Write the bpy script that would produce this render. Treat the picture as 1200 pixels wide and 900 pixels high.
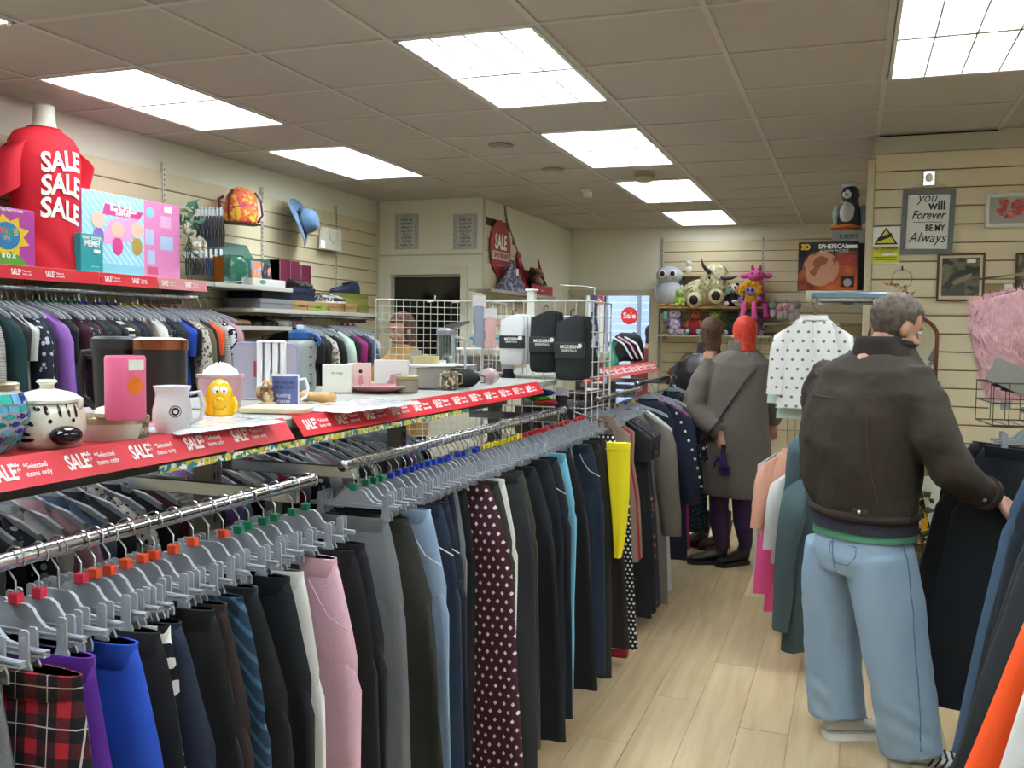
import bpy, bmesh, math, random
from mathutils import Vector, Matrix, noise
for o in list(bpy.data.objects): bpy.data.objects.remove(o)
scene = bpy.context.scene
col = scene.collection
PI = math.pi
# ---------------------------------------------------------------- camera
EYE = Vector((0, 0, 1.6)); FPX = 1091.7; YAW, PITCH, ROLL = .3506, .056, -.0136
fw = Vector((-math.sin(YAW)*math.cos(PITCH), math.cos(YAW)*math.cos(PITCH), -math.sin(PITCH)))
rt = Vector((math.cos(YAW), math.sin(YAW), 0)); dn = fw.cross(rt)
rt, dn = math.cos(ROLL)*rt+math.sin(ROLL)*dn, -math.sin(ROLL)*rt+math.cos(ROLL)*dn
cd = bpy.data.cameras.new('camera'); cam = bpy.data.objects.new('camera', cd); col.objects.link(cam)
cd.sensor_width = 36; cd.lens = 36*FPX/1200; cd.clip_start = .02
up = -dn; bk = -fw
cam.matrix_world = Matrix(((rt.x, up.x, bk.x, EYE.x), (rt.y, up.y, bk.y, EYE.y), (rt.z, up.z, bk.z, EYE.z), (0, 0, 0, 1)))
scene.camera = cam
# ---------------------------------------------------------------- world, exposure
w = bpy.data.worlds.new('world'); scene.world = w; w.use_nodes = True
w.node_tree.nodes['Background'].inputs[0].default_value = (.75, .85, 1, 1)
w.node_tree.nodes['Background'].inputs[1].default_value = 1.0
scene.view_settings.view_transform = 'Standard'; scene.view_settings.look = 'None'
scene.view_settings.gamma = 1; scene.view_settings.exposure = 1.62
LAMP = 5.6      # strength of the ceiling light tubes
HC = 2.776      # ceiling height

def at(px, py, x=None, y=None, z=None):
    v = fw+(px-600)/FPX*rt+(py-450)/FPX*dn
    if x is not None: t = x/v.x
    elif y is not None: t = y/v.y
    else: t = (z-EYE.z)/v.z
    return EYE+v*t
# ---------------------------------------------------------------- materials
def lin(h):
    if not isinstance(h, str): return tuple(h)[:3]+(1,)
    h = h.lstrip('#'); o = []
    for i in (0, 2, 4):
        c = int(h[i:i+2], 16)/255; o.append(c/12.92 if c <= .04045 else ((c+.055)/1.055)**2.4)
    return tuple(o)+(1,)
_mc = {}
def mat(hexc, rough=.6, metal=0, pat=None, c2=None, sc=1, bump=0, bsc=200, emit=0, glass=0, spec=.5, c3=None, sheen=0, alpha=1, mix=None):
    key = (hexc, rough, metal, pat, c2, sc, bump, bsc, emit, glass, spec, c3, sheen, alpha, mix)
    if key in _mc: return _mc[key]
    m = bpy.data.materials.new('mat_%d' % len(_mc)); _mc[key] = m; m.use_nodes = True
    nt = m.node_tree; N = nt.nodes; L = nt.links; b = N['Principled BSDF']
    b.inputs['Roughness'].default_value = rough; b.inputs['Metallic'].default_value = metal
    b.inputs['Specular IOR Level'].default_value = spec
    if sheen: b.inputs['Sheen Weight'].default_value = sheen
    if glass: b.inputs['Transmission Weight'].default_value = glass; b.inputs['IOR'].default_value = 1.25
    if alpha < 1: b.inputs['Alpha'].default_value = alpha
    b.inputs['Base Color'].default_value = lin(hexc)
    if emit:
        b.inputs['Emission Color'].default_value = lin(hexc); b.inputs['Emission Strength'].default_value = emit
    tc = N.new('ShaderNodeTexCoord')
    def rgbmix(fac, a, c):
        x = N.new('ShaderNodeMix'); x.data_type = 'RGBA'
        L.new(fac, x.inputs[0])
        for s, v in ((6, a), (7, c)):
            if isinstance(v, (str, tuple)): x.inputs[s].default_value = lin(v)
            else: L.new(v, x.inputs[s])
        return x.outputs[2]
    def math_(op, a, b_=None, c=None):
        x = N.new('ShaderNodeMath'); x.operation = op
        for i, v in enumerate((a, b_, c)):
            if v is None: continue
            if isinstance(v, (int, float)): x.inputs[i].default_value = v
            else: L.new(v, x.inputs[i])
        return x.outputs[0]
    def sep():
        s = N.new('ShaderNodeSeparateXYZ'); L.new(tc.outputs['Object'], s.inputs[0]); return s.outputs
    def noi(scale, detail=3, vec=None):
        n = N.new('ShaderNodeTexNoise'); n.inputs['Scale'].default_value = scale; n.inputs['Detail'].default_value = detail
        L.new(vec or tc.outputs['Object'], n.inputs['Vector']); return n.outputs['Fac']
    def band(v, per, width, off=0):   # 1 inside a band of the given width fraction
        f = math_('FRACT', math_('ADD', math_('DIVIDE', v, per), off+50)); return math_('LESS_THAN', f, width)
    out = None
    if pat == 'noise':
        f = noi(6*sc); r = N.new('ShaderNodeMapRange'); r.inputs[1].default_value = .35; r.inputs[2].default_value = .65; L.new(f, r.inputs[0])
        out = rgbmix(r.outputs[0], hexc, c2)
    elif pat == 'blotch':
        f = noi(14*sc, 1); out = rgbmix(math_('GREATER_THAN', f, .52), hexc, c2)
        if c3: out = rgbmix(math_('GREATER_THAN', noi(21*sc, 1), .58), out, c3)
    elif pat == 'stripez': s = sep(); out = rgbmix(band(s[2], .03*sc, .5), hexc, c2)
    elif pat == 'stripex': s = sep(); out = rgbmix(band(s[0], .03*sc, .4), hexc, c2)
    elif pat == 'diag': s = sep(); out = rgbmix(band(math_('ADD', s[2], s[0]), .05*sc, .3), hexc, c2)
    elif pat == 'seam': s = sep(); out = rgbmix(band(s[2], .35*sc, .015), hexc, c2)
    elif pat == 'tartan':
        s = sep(); o1 = rgbmix(band(s[0], .06*sc, .38), hexc, c2)
        o2 = rgbmix(math_('MULTIPLY', band(s[2], .06*sc, .38), .6), o1, c2)
        both = math_('MULTIPLY', band(s[0], .06*sc, .38), band(s[2], .06*sc, .38))
        o3 = rgbmix(both, o2, 'b01c2c')
        ln = math_('MAXIMUM', band(s[0], .06*sc, .035, .31), band(s[2], .06*sc, .035, .31))
        out = rgbmix(math_('MULTIPLY', ln, .7), o3, c3 or 'e8e0dc')
    elif pat in ('dots', 'diamond', 'specks'):
        s = sep(); k = .02*sc
        rowi = math_('FLOOR', math_('DIVIDE', s[2], k*.9))
        offs = math_('MULTIPLY', math_('FRACT', math_('MULTIPLY', rowi, .5)), 1.0)
        fx = math_('SUBTRACT', math_('FRACT', math_('ADD', math_('ADD', math_('DIVIDE', s[0], k), offs), 50)), .5)
        fz = math_('SUBTRACT', math_('FRACT', math_('ADD', math_('DIVIDE', s[2], k*.9), 50)), .5)
        if pat != 'diamond': d = math_('SQRT', math_('ADD', math_('POWER', fx, 2), math_('POWER', fz, 2)))
        else: d = math_('ADD', math_('ABSOLUTE', math_('MULTIPLY', fx, 1.3)), math_('ABSOLUTE', fz))
        out = rgbmix(math_('LESS_THAN', d, .27 if pat != 'specks' else .15), hexc, c2)
    elif pat == 'floral':
        v = N.new('ShaderNodeTexVoronoi'); v.inputs['Scale'].default_value = 28*sc; L.new(tc.outputs['Object'], v.inputs['Vector'])
        f = math_('LESS_THAN', v.outputs['Distance'], .33)
        out = rgbmix(f, hexc, c2)
        if c3: out = rgbmix(math_('LESS_THAN', v.outputs['Distance'], .15), out, c3)
    elif pat == 'leopard':
        v = N.new('ShaderNodeTexVoronoi'); v.inputs['Scale'].default_value = 60*sc; L.new(tc.outputs['Object'], v.inputs['Vector'])
        f = math_('MULTIPLY', math_('GREATER_THAN', v.outputs['Distance'], .2), math_('LESS_THAN', v.outputs['Distance'], .42))
        out = rgbmix(f, hexc, c2)
    elif pat == 'denim':
        n1 = noi(4*sc, 4); out = rgbmix(n1, hexc, c2)
        n2 = N.new('ShaderNodeTexNoise'); n2.inputs['Scale'].default_value = 700; L.new(tc.outputs['Object'], n2.inputs['Vector'])
        out = rgbmix(math_('MULTIPLY', n2.outputs['Fac'], .25), out, c3 or c2)
    elif pat == 'marl':
        out = rgbmix(noi(350*sc, 2), hexc, c2)
    elif pat == 'wood':
        mp = N.new('ShaderNodeMapping'); mp.inputs['Scale'].default_value = (14, 1.1, 14); L.new(tc.outputs['Object'], mp.inputs[0])
        oi = N.new('ShaderNodeObjectInfo'); va = N.new('ShaderNodeVectorMath'); va.operation = 'ADD'; L.new(mp.outputs[0], va.inputs[0])
        cb = N.new('ShaderNodeCombineXYZ'); L.new(math_('MULTIPLY', oi.outputs['Random'], 37), cb.inputs[0]); L.new(math_('MULTIPLY', oi.outputs['Random'], 91), cb.inputs[1])
        L.new(cb.outputs[0], va.inputs[1])
        f = noi(1.3*sc, 8, va.outputs[0]); r = N.new('ShaderNodeMapRange'); r.inputs[1].default_value = .3; r.inputs[2].default_value = .7; L.new(f, r.inputs[0])
        out = rgbmix(r.outputs[0], hexc, c2)
        out = rgbmix(math_('MULTIPLY', oi.outputs['Random'], .35), out, c3 or c2)
    if out is not None: L.new(out, b.inputs['Base Color'])
    if bump:
        bn = N.new('ShaderNodeBump'); bn.inputs['Strength'].default_value = bump; bn.inputs['Distance'].default_value = .004
        L.new(noi(bsc, 4), bn.inputs['Height']); L.new(bn.outputs[0], b.inputs['Normal'])
    return m
# ---------------------------------------------------------------- mesh builder
class MB:
    def __init__(s): s.v = []; s.f = []; s.mi = []; s.k = 0
    def add(s, V, F):
        n = len(s.v); s.v += [tuple(p) for p in V]; s.f += [tuple(i+n for i in f) for f in F]; s.mi += [s.k]*len(F); return s
    def box(s, x0, x1, y0, y1, z0, z1, bev=0):
        if bev:
            b = min(bev, (x1-x0)/2.01, (y1-y0)/2.01, (z1-z0)/2.01)
            bm = bmesh.new(); bmesh.ops.create_cube(bm, size=1)
            for v in bm.verts: v.co = Vector(((x0+x1)/2+v.co.x*(x1-x0), (y0+y1)/2+v.co.y*(y1-y0), (z0+z1)/2+v.co.z*(z1-z0)))
            bmesh.ops.bevel(bm, geom=bm.edges[:], offset=b, segments=2, affect='EDGES', profile=.5)
            bm.verts.index_update(); s.add([v.co for v in bm.verts], [[v.index for v in f.verts] for f in bm.faces]); bm.free(); return s
        V = [(x, y, z) for z in (z0, z1) for y in (y0, y1) for x in (x0, x1)]
        return s.add(V, [(0, 2, 3, 1), (4, 5, 7, 6), (0, 1, 5, 4), (2, 6, 7, 3), (0, 4, 6, 2), (1, 3, 7, 5)])
    def cbox(s, c, d, bev=0): return s.box(c[0]-d[0]/2, c[0]+d[0]/2, c[1]-d[1]/2, c[1]+d[1]/2, c[2]-d[2]/2, c[2]+d[2]/2, bev)
    def rings(s, R, cap=True, closed=True):
        n = len(R[0]); V = [p for r in R for p in r]; F = []
        for i in range(len(R)-1):
            for j in range(n if closed else n-1):
                a = i*n+j; b = i*n+(j+1) % n; F.append((a, b, b+n, a+n))
        if cap: F.append(tuple(range(n))[::-1]); F.append(tuple((len(R)-1)*n+j for j in range(n)))
        return s.add(V, F)
    def tube(s, P, r, n=8, cap=True, flat=1):
        P = [Vector(p) for p in P]; R = []; rr = r if isinstance(r, (list, tuple)) else [r]*len(P); ref = None
        for i, p in enumerate(P):
            t = (P[min(i+1, len(P)-1)]-P[max(i-1, 0)]).normalized()
            if ref is None: ref = Vector((0, 0, 1)) if abs(t.z) < .9 else Vector((0, 1, 0))
            a = ref-t*ref.dot(t)
            if a.length < 1e-5: a = t.orthogonal()
            a.normalize(); ref = a; b = t.cross(a)
            R.append([p+rr[i]*(math.cos(2*PI*j/n)*a+flat*math.sin(2*PI*j/n)*b) for j in range(n)])
        return s.rings(R, cap)
    def lathe(s, prof, c=(0, 0, 0), n=24, sx=1, sy=1, cap=False):
        return s.rings([[(c[0]+r*math.cos(2*PI*j/n)*sx, c[1]+r*math.sin(2*PI*j/n)*sy, c[2]+z) for j in range(n)] for r, z in prof], cap)
    def ell(s, c, r, n=12, m=8, rot=None):
        if not isinstance(r, (tuple, list)): r = (r, r, r)
        c = Vector(c); R = []
        for i in range(m+1):
            a = -PI/2+PI*i/m; row = []
            for j in range(n):
                p = Vector((r[0]*math.cos(a)*math.cos(2*PI*j/n), r[1]*math.cos(a)*math.sin(2*PI*j/n), r[2]*math.sin(a)))
                if rot: p = rot@p
                row.append(c+p)
            R.append(row)
        return s.rings(R, False)
    def prism(s, pts, a, b, axis='y'):
        n = len(pts)
        def P(u, v, w): return {'y': (u, w, v), 'x': (w, u, v), 'z': (u, v, w)}[axis]
        V = [P(u, v, a) for u, v in pts]+[P(u, v, b) for u, v in pts]
        F = [tuple(range(n)), tuple(range(2*n-1, n-1, -1))]+[(i, i+n, (i+1) % n+n, (i+1) % n) for i in range(n)]
        return s.add(V, F)
    def disc(s, c, r, h, axis='z', n=24):
        pts = [(r*math.cos(2*PI*j/n), r*math.sin(2*PI*j/n)) for j in range(n)]
        if axis == 'z': return s.prism([(c[0]+u, c[1]+v) for u, v in pts], c[2], c[2]+h, 'z')
        if axis == 'y': return s.prism([(c[0]+u, c[2]+v) for u, v in pts], c[1], c[1]+h, 'y')
        return s.prism([(c[1]+u, c[2]+v) for u, v in pts], c[0], c[0]+h, 'x')
    def xf(s, M, start=0):
        for i in range(start, len(s.v)): s.v[i] = tuple(M@Vector(s.v[i]))
        return s
    def mesh(s, mats, smooth=False, auto=40):
        me = bpy.data.meshes.new('mesh'); me.from_pydata(s.v, [], s.f)
        for m in (mats if isinstance(mats, (list, tuple)) else [mats]): me.materials.append(m)
        me.polygons.foreach_set('material_index', s.mi)
        bm = bmesh.new(); bm.from_mesh(me); bmesh.ops.remove_doubles(bm, verts=bm.verts, dist=1e-6)
        bmesh.ops.recalc_face_normals(bm, faces=bm.faces); 
        if smooth:
            for f in bm.faces: f.smooth = True
            a = math.radians(auto)
            for e in bm.edges:
                if len(e.link_faces) == 2 and e.calc_face_angle(0) > a: e.smooth = False
        bm.to_mesh(me); bm.free(); return me
    def build(s, name, mats, parent=None, smooth=False, auto=40, loc=None, rz=0): return put(name, s.mesh(mats, smooth, auto), parent, loc, rz)
def put(name, me, parent=None, loc=None, rz=0, m=None):
    o = bpy.data.objects.new(name, me); col.objects.link(o); o.parent = parent
    if loc is not None: o.location = loc
    if rz: o.rotation_euler[2] = rz
    if m is not None: o.material_slots[0].link = 'OBJECT'; o.material_slots[0].material = m
    return o
def cut16(s):
    for w in ('the ', 'grey ', 'with ', 'a '):
        while len(s.split()) > 16 and w in s[8:]: s = s[:8]+s[8:].replace(w, '', 1)
    return s
def tag(o, label=None, cat=None, group=None, kind=None):
    if label: o['label'] = label
    if cat: o['category'] = cat
    if group: o['group'] = group
    if kind: o['kind'] = kind
    return o
def thing(name, label, cat, loc=(0, 0, 0), rz=0, group=None):
    o = bpy.data.objects.new(name, None); col.objects.link(o); o.location = loc; o.rotation_euler[2] = rz
    o.empty_display_size = .05
    return tag(o, label, cat, group)
def struct(name, mb, m, parent=None, **k):
    o = mb.build(name, m, parent, **k); o['kind'] = 'structure'; return o
def structE(name, loc=(0, 0, 0)):
    o = bpy.data.objects.new(name, None); col.objects.link(o); o.location = loc; o['kind'] = 'structure'; return o
# lettering: text turned into a thin mesh lying in its own xz plane, facing -y
_tx = {}
tmps = bpy.data.scenes.new('workbench')
def evaluated_mesh(o):
    tmps.collection.objects.link(o)
    with bpy.context.temp_override(scene=tmps, view_layer=tmps.view_layers[0]):
        tmps.view_layers[0].update()
        me = bpy.data.meshes.new_from_object(o.evaluated_get(bpy.context.evaluated_depsgraph_get()))
    bpy.data.objects.remove(o); return me
def text_mesh(s, size, m, depth=.0006, bold=0, sx=1, shear=0, align='CENTER', space=1, lead=1):
    key = (s, size, m.name, depth, bold, sx, shear, align, space, lead)
    if key in _tx: return _tx[key]
    c = bpy.data.curves.new('t', 'FONT'); c.body = s; c.size = size; c.extrude = depth/2; c.offset = bold; c.shear = shear
    c.align_x = align; c.align_y = 'CENTER'; c.space_character = space; c.space_line = lead; c.resolution_u = 3
    me = evaluated_mesh(bpy.data.objects.new('t', c)); me.materials.clear(); me.materials.append(m)
    me.transform(Matrix(((sx, 0, 0, 0), (0, 0, -1, 0), (0, 1, 0, 0), (0, 0, 0, 1))))
    _tx[key] = me; return me
def text(s, size, m, parent, loc, rot=(0, 0, 0), name='lettering', **k):
    o = put(name, text_mesh(s, size, m, **k), parent, loc); o.rotation_euler = rot; return o
def copy_tree(o, parent=None):
    c = o.copy(); col.objects.link(c); c.parent = parent
    for ch in list(o.children): copy_tree(ch, c)
    return c
def fuse(mb, voxel, smooth=4, mats=None, dec=None):   # melt overlapping lofts into one continuous skin
    me = bpy.data.meshes.new('f'); me.from_pydata(mb.v, [], mb.f)
    o = bpy.data.objects.new('f', me)
    md = o.modifiers.new('r', 'REMESH'); md.mode = 'VOXEL'; md.voxel_size = voxel
    if smooth: sm = o.modifiers.new('s', 'SMOOTH'); sm.iterations = smooth; sm.factor = .5
    if dec: d = o.modifiers.new('d', 'DECIMATE'); d.ratio = dec
    r = evaluated_mesh(o); r.materials.clear()
    for m in (mats or []): r.materials.append(m)
    for p in r.polygons: p.use_smooth = True
    return r
def nz(x, y=0, z=0): return noise.noise(Vector((x, y, z)))
random.seed(4)
WHITE = mat('f2f2ee', .5); BLACK = mat('101012', .5); STEEL = mat('b9bcc0', .22, 1); CHROME = mat('d0d2d6', .12, 1)
GREYPL = mat('9aa0a8', .4); LWHITE = mat('f6f4f0', .6); LBLACK = mat('161616', .6)
# ================================================================ room
XL, XR, YB, YN = -4.155, 3.4, 10.4, -2.6
WALLC = mat('e6e3d0', .75, bump=.15, bsc=40); SLAT = mat('ddd0b0', .55, pat='noise', c2='d5c6a3', sc=.4); GROOVE = mat('5d4a30', .8)
# floor: base slab plus laminate planks in the open aisle
fl = struct('floor', MB().box(XL-.1, XR+.1, YN-.1, YB+3.4, -.12, -.006), mat('a88c62', .45, pat='wood', c2='b99d70', sc=1))
PLK = mat('b89c74', .42, pat='wood', c2='d6bf98', c3='a98d66', sc=1, spec=.4)
pw, pl = .195, 1.25
pm = MB().box(-pw/2+.0008, pw/2-.0008, -pl/2+.0008, pl/2-.0008, -.0059, 0, .0008).mesh(PLK)
for i in range(22):
    x = -1.95+pw*(i+.5); off = (i*.417) % 1
    for j in range(-1, 9):
        yc = .9+(j+off)*pl+pl/2
        if yc > YB-.6 or (x > .1 and yc > 6.6): continue
        put('floor_plank', pm, fl, (x, yc, 0))
# ceiling: T-bar grid and lay-in tiles
ce = structE('ceiling')
MB().box(XL-.1, XR+.1, YN-.1, YB+3.4, HC+.22, HC+.3).build('ceiling_slab', mat('777777', .9), ce)
gx0, gy0, px_, py_ = -1.815, 3.44, .636, .617
TILE = mat('b9b2a9', .95, bump=.5, bsc=120); TB = mat('c0bbb3', .5)
gxs = [gx0+px_*i for i in range(-4, 10)]; gys = [gy0+py_*j for j in range(-9, 12)]
lights = [(0, 0, 'l'), (0, 3, 'l'), (0, 6, 'l'), (0, 9, 'w'), (-3, 0, 's'), (-3, 3, 'l'), (-3, -3, 's'), (3, 0, 'l'), (0, -3, 'l'), (3, -3, 'l'), (0, -6, 'l'), (-3, -6, 'l'), (3, -6, 'l'), (6, 0, 'l'), (6, -3, 'l'), (6, -6, 'l')]  # the rightmost column is unseen, added to brighten the partition and right rack
occ = {(a, b+k) for a, b, _ in lights for k in (0, 1)}
grid = MB()
for x in gxs: grid.box(x-.012, x+.012, YN, YB, HC-.002, HC+.012)
for y in gys: grid.box(XL, XR, y-.012, y+.012, HC-.0015, HC+.011)
grid.build('ceiling_grid', TB, ce)
tm = MB().box(-px_/2+.01, px_/2-.01, -py_/2+.01, py_/2-.01, 0, .012).mesh(TILE)
for i in range(-5, 9):
    for j in range(-10, 12):
        if (i, j) in occ: continue
        x0, x1 = gx0+i*px_, gx0+(i+1)*px_; y0, y1 = gy0+j*py_, gy0+(j+1)*py_
        cx0, cx1, cy0, cy1 = max(x0, XL), min(x1, XR), max(y0, YN), min(y1, YB)
        if cx1-cx0 < .03 or cy1-cy0 < .03: continue
        if (cx0, cx1, cy0, cy1) == (x0, x1, y0, y1): put('ceiling_tile', tm, ce, ((x0+x1)/2, (y0+y1)/2, HC+.004+random.uniform(0, .002)))
        else: MB().box(cx0+.002, cx1-.002, cy0+.002, cy1-.002, HC+.004, HC+.016).build('ceiling_tile', TILE, ce)
# recessed fluorescent lights
FR = mat('dcdcd6', .5); TUBE = mat('f0f8ff', .5, emit=LAMP*2.2); DIFF = mat('f0f8ff', .6, emit=LAMP*.55); DIFW = mat('f0f8ff', .6, emit=LAMP*.28); LOUV = mat('c9cbbf', .35)
def light(i, j, kind, label):
    x0, y0 = gx0+i*px_+.018, gy0+j*py_+.015; wdt, ln = .6, 1.2
    t = thing('ceiling_light', label, 'ceiling light', (x0+wdt/2, y0+ln/2, HC+.0045), 0, 'recessed ceiling lights')
    hx, hy = wdt/2, ln/2
    f = MB()
    for a in ((-hx, -hx+.015, -hy, hy), (hx-.015, hx, -hy, hy), (-hx, hx, -hy, -hy+.015), (-hx, hx, hy-.015, hy)): f.box(*a, -.008, .07)
    f.build('frame', FR, t)
    if kind in 'sw':
        MB().box(-hx+.015, hx-.015, -hy+.015, hy-.015, 0, .008).build('diffuser', DIFF if kind == 's' else DIFW, t)
    else:
        MB().box(-hx+.015, hx-.015, -hy+.015, hy-.015, .055, .068).build('backplate', mat('f0f8ff', .4, emit=.5), t)
        for k in range(4):
            x = -hx+wdt*(k+.5)/4
            MB().tube([(x, -hy+.03, .035), (x, hy-.03, .035)], .013, 10).build('tube', TUBE, t, smooth=True)
        lv = MB()
        for k in range(1, 4): x = -hx+wdt*k/4; lv.box(x-.004, x+.004, -hy+.015, hy-.015, -.006, .03)
        lv.build('divider', LOUV, t)
        lv = MB()
        for k in range(1, 18): y = -hy+ln*k/18; lv.box(-hx+.015, hx-.015, y-.0012, y+.0012, -.005, .02)
        lv.build('louvre', LOUV, t)
LN = ['louvred ceiling light over the near rails, centre row', 'louvred ceiling light second along the centre row', 'louvred ceiling light behind the round smoke alarm', 'bright plain ceiling light against the back wall',
      'bright plain ceiling light above the red sale shirt', 'louvred ceiling light over the far left wall rail', 'plain ceiling light just cut off by the top left corner', 'louvred ceiling light at the top right corner over the aisle']
for k, (a, b, kd) in enumerate(lights): light(a, b, kd, LN[k] if k < 8 else 'ceiling light outside the picture, '+['over the left edge of the aisle, just behind the viewer', 'over the right rack, just behind the viewer', 'centre row, far behind the viewer', 'left row, far behind the viewer', 'third row, far behind the viewer', 'rightmost row, nearest the partition', 'rightmost row, beside the viewer', 'rightmost row, far behind the viewer'][k-8])
# ceiling fittings
p = at(755, 211, z=HC-.05)
t = thing('smoke_alarm', 'round beige smoke alarm on the ceiling below the second centre light', 'smoke alarm', (p.x, p.y, HC-.003))
MB().lathe([(0, -.06), (.05, -.06), (.062, -.052), (.066, -.02), (.066, 0), (0, 0)], n=28).build('body', mat('b5a987', .5), t, True)
MB().lathe([(.0665, -.03), (.069, -.026), (.069, -.016), (.0665, -.012)], n=28).build('vent_ring', mat('8c815f', .6), t, True)
p = at(686, 227, z=HC-.04)
t = thing('motion_sensor', 'small white ceiling sensor with a tilted head, back left', 'sensor', (p.x, p.y, HC-.003))
MB().lathe([(0, -.02), (.03, -.02), (.04, 0), (0, 0)], n=16).build('base', WHITE, t, True)
MB().cbox((.02, -.01, -.045), (.07, .05, .045), .008).build('head', mat('e9e9e4', .4), t); MB().cbox((.02, -.0365, -.045), (.055, .004, .03), .001).build('lens', mat('fafafa', .2), t)
for q, lb in (((587, 170), 'round flush ceiling vent between the two left rows of lights'), ((648, 198), 'round flush ceiling vent left of the third centre light')):
    p = at(*q, z=HC)
    t = thing('ceiling_vent', lb, 'vent', (p.x, p.y, HC-.003))
    MB().lathe([(0, -.006), (.05, -.008), (.075, -.006), (.08, 0), (0, 0)], n=28).build('rim', mat('8d857b', .6), t, True)
    MB().lathe([(0, -.009), (.045, -.011), (.045, -.007)], n=28).build('cap', mat('a0978c', .6), t, True)
for q in ((9, 27), (709, 125)):
    p = at(*q, z=HC-.02)
    MB().tube([(0, 0, .018), (0, 0, -.02), (.006, 0, -.032), (.014, 0, -.03), (.018, 0, -.018)], .0016, 6).build('ceiling_hook', STEEL, None, True, loc=(p.x, p.y, HC-.002))
    tag(bpy.context.scene.collection.objects[-1], 'small wire hook hanging beside the %s ceiling light' % ('top left' if q[0] < 99 else 'nearest centre'), 'hook')
# slat boards, generic: boards run along local x, face -y; upright standards between bays
_sb = {}
def slat_wall(parent, ox, oy, ang, bays, z0, z1, pitch, skip=None):
    """bays: list of (u0,u1) along the wall direction"""
    c, s = math.cos(ang), math.sin(ang)
    n = int(round((z1-z0)/pitch))
    for (u0, u1) in bays:
        key = (round(u1-u0, 3), round(pitch, 4))
        if key not in _sb:
            L2 = (u1-u0)/2; h = pitch
            prof = [(-.012, .004), (-.016, .008), (-.016, h-.004), (-.012, h-.0015), (0, h-.0015), (0, .004)]
            _sb[key] = MB().prism(prof, -L2, L2, 'x').mesh(SLAT)
        for k in range(n):
            if skip and skip(u0, u1, z0+k*pitch): continue
            u = (u0+u1)/2
            o = put('slat_board', _sb[key], parent, (ox+c*u, oy+s*u, z0+k*pitch), ang)
def standard(parent, x, y, ang, z0, z1):
    m = MB().box(-.012, .012, -.022, -.005, z0, z1); m.k = 1
    z = z0+.02
    while z < z1-.03: m.box(-.0035, .0035, -.0226, -.0215, z, z+.014); z += .032
    m.build('wall_standard', [mat('c8c4b6', .35, .3), BLACK], parent, loc=(x, y, 0), rz=ang)
# left wall (faces +x): direction +y is angle 90deg, board front (-y local) -> +x
wl = struct('wall_left', MB().box(XL-.12, XL, YN, 7.68, 0, HC+.2), WALLC)
MB().box(XL, XL+.004, 2.6, 7.67, .1, 2.58).build('slat_backing', GROOVE, wl)
ys = [2.75, 3.79, 4.835, 5.88, 6.93, 7.66]
slat_wall(wl, XL+.002, 0, PI/2, [(ys[i]+.003, ys[i+1]-.003) for i in range(5)], 1.244, 2.58, .1113)
slat_wall(wl, XL+.002, 0, PI/2, [(ys[1]+.003, ys[5]-.003)], .1, 1.244, .286)
for y in ys[1:5]: standard(wl, XL+.002, y, PI/2, .2, 2.64)
# corner block: wall facing the camera with the dark hatch, and its side wall
YC, XS = 7.68, -3.105
wc = struct('wall_corner', MB().box(XL-.12, -4.0, YC, YC+.1, 0, HC+.2).box(-3.3, XS-.1, YC, YC+.1, 0, HC+.2).box(-4.0, -3.3, YC, YC+.1, 2.115, HC+.2).box(-4.0, -3.3, YC, YC+.1, 0, 1.3), WALLC)
MB().box(XL, XS, YC-.004, YC, 2.275, 2.29).build('picture_rail', mat('c2bda6', .7), wc)
MB().box(XL, XL+.03, YC-.012, YC, 0, HC).build('corner_bead', mat('cfcab2', .7), wc)
t = structE('window_1')
tr = MB()
for a in ((-4.06, -3.995, 1.3, 2.17), (-3.305, -3.24, 1.3, 2.17), (-3.995, -3.305, 2.105, 2.17)): tr.box(a[0], a[1], YC-.025, YC+.1, a[2], a[3], .004)
tr.build('window_frame', mat('ddd9c6', .5), t)
MB().box(-3.99, -3.31, YC+.045, YC+.06, 1.3, 2.115).build('dark_pane', mat('14140f', .15, spec=.6), t)
MB().box(-3.99, -3.31, YC+.012, YC+.03, 2.085, 2.1).build('blind_rail', mat('b9bbb8', .3, .4), t)
ws = struct('wall_side', MB().box(XS-.1, XS, YC, YB, 0, HC+.2), WALLC)
MB().prism([(YC+.03, 1.08), (8.88, 1.08), (8.88, 2.10), (8.30, 2.62), (YC+.03, 2.62)], XS, XS+.003, 'x').build('slat_backing', GROOVE, ws)
# the boards stop at the sloping edge, as the diagonal cable cover does
for k in range(14):
    z = 1.1+k*.1113; 
    y1 = 8.28+(2.72-z)*1.12 if z > 2.08 else 8.93
    y1 = min(8.93, 8.28+(2.66-z-.1113)*1.12+.05) if z > 2.0 else 8.93
    if z > 2.5: continue
    m = MB(); hb = .108
    pr = [(0, 0), (.012, .003), (.012, hb-.003), (0, hb)]
    m.box(XS+.002, XS+.014, YC+.045, y1-.05, z, z+hb)
    m.build('slat_board', SLAT, ws)
MB().tube([(XS+.012, 8.20, 2.77), (XS+.012, 8.26, 2.63), (XS+.012, 8.93, 2.06), (XS+.012, 9.0, 1.4)], .011, 6).build('cable_cover', mat('9a957d', .5), ws)
MB().box(XS, XS+.012, YC+.0, YC+.05, 0, HC).build('corner_trim', mat('c9c5b2', .4), ws)
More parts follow.
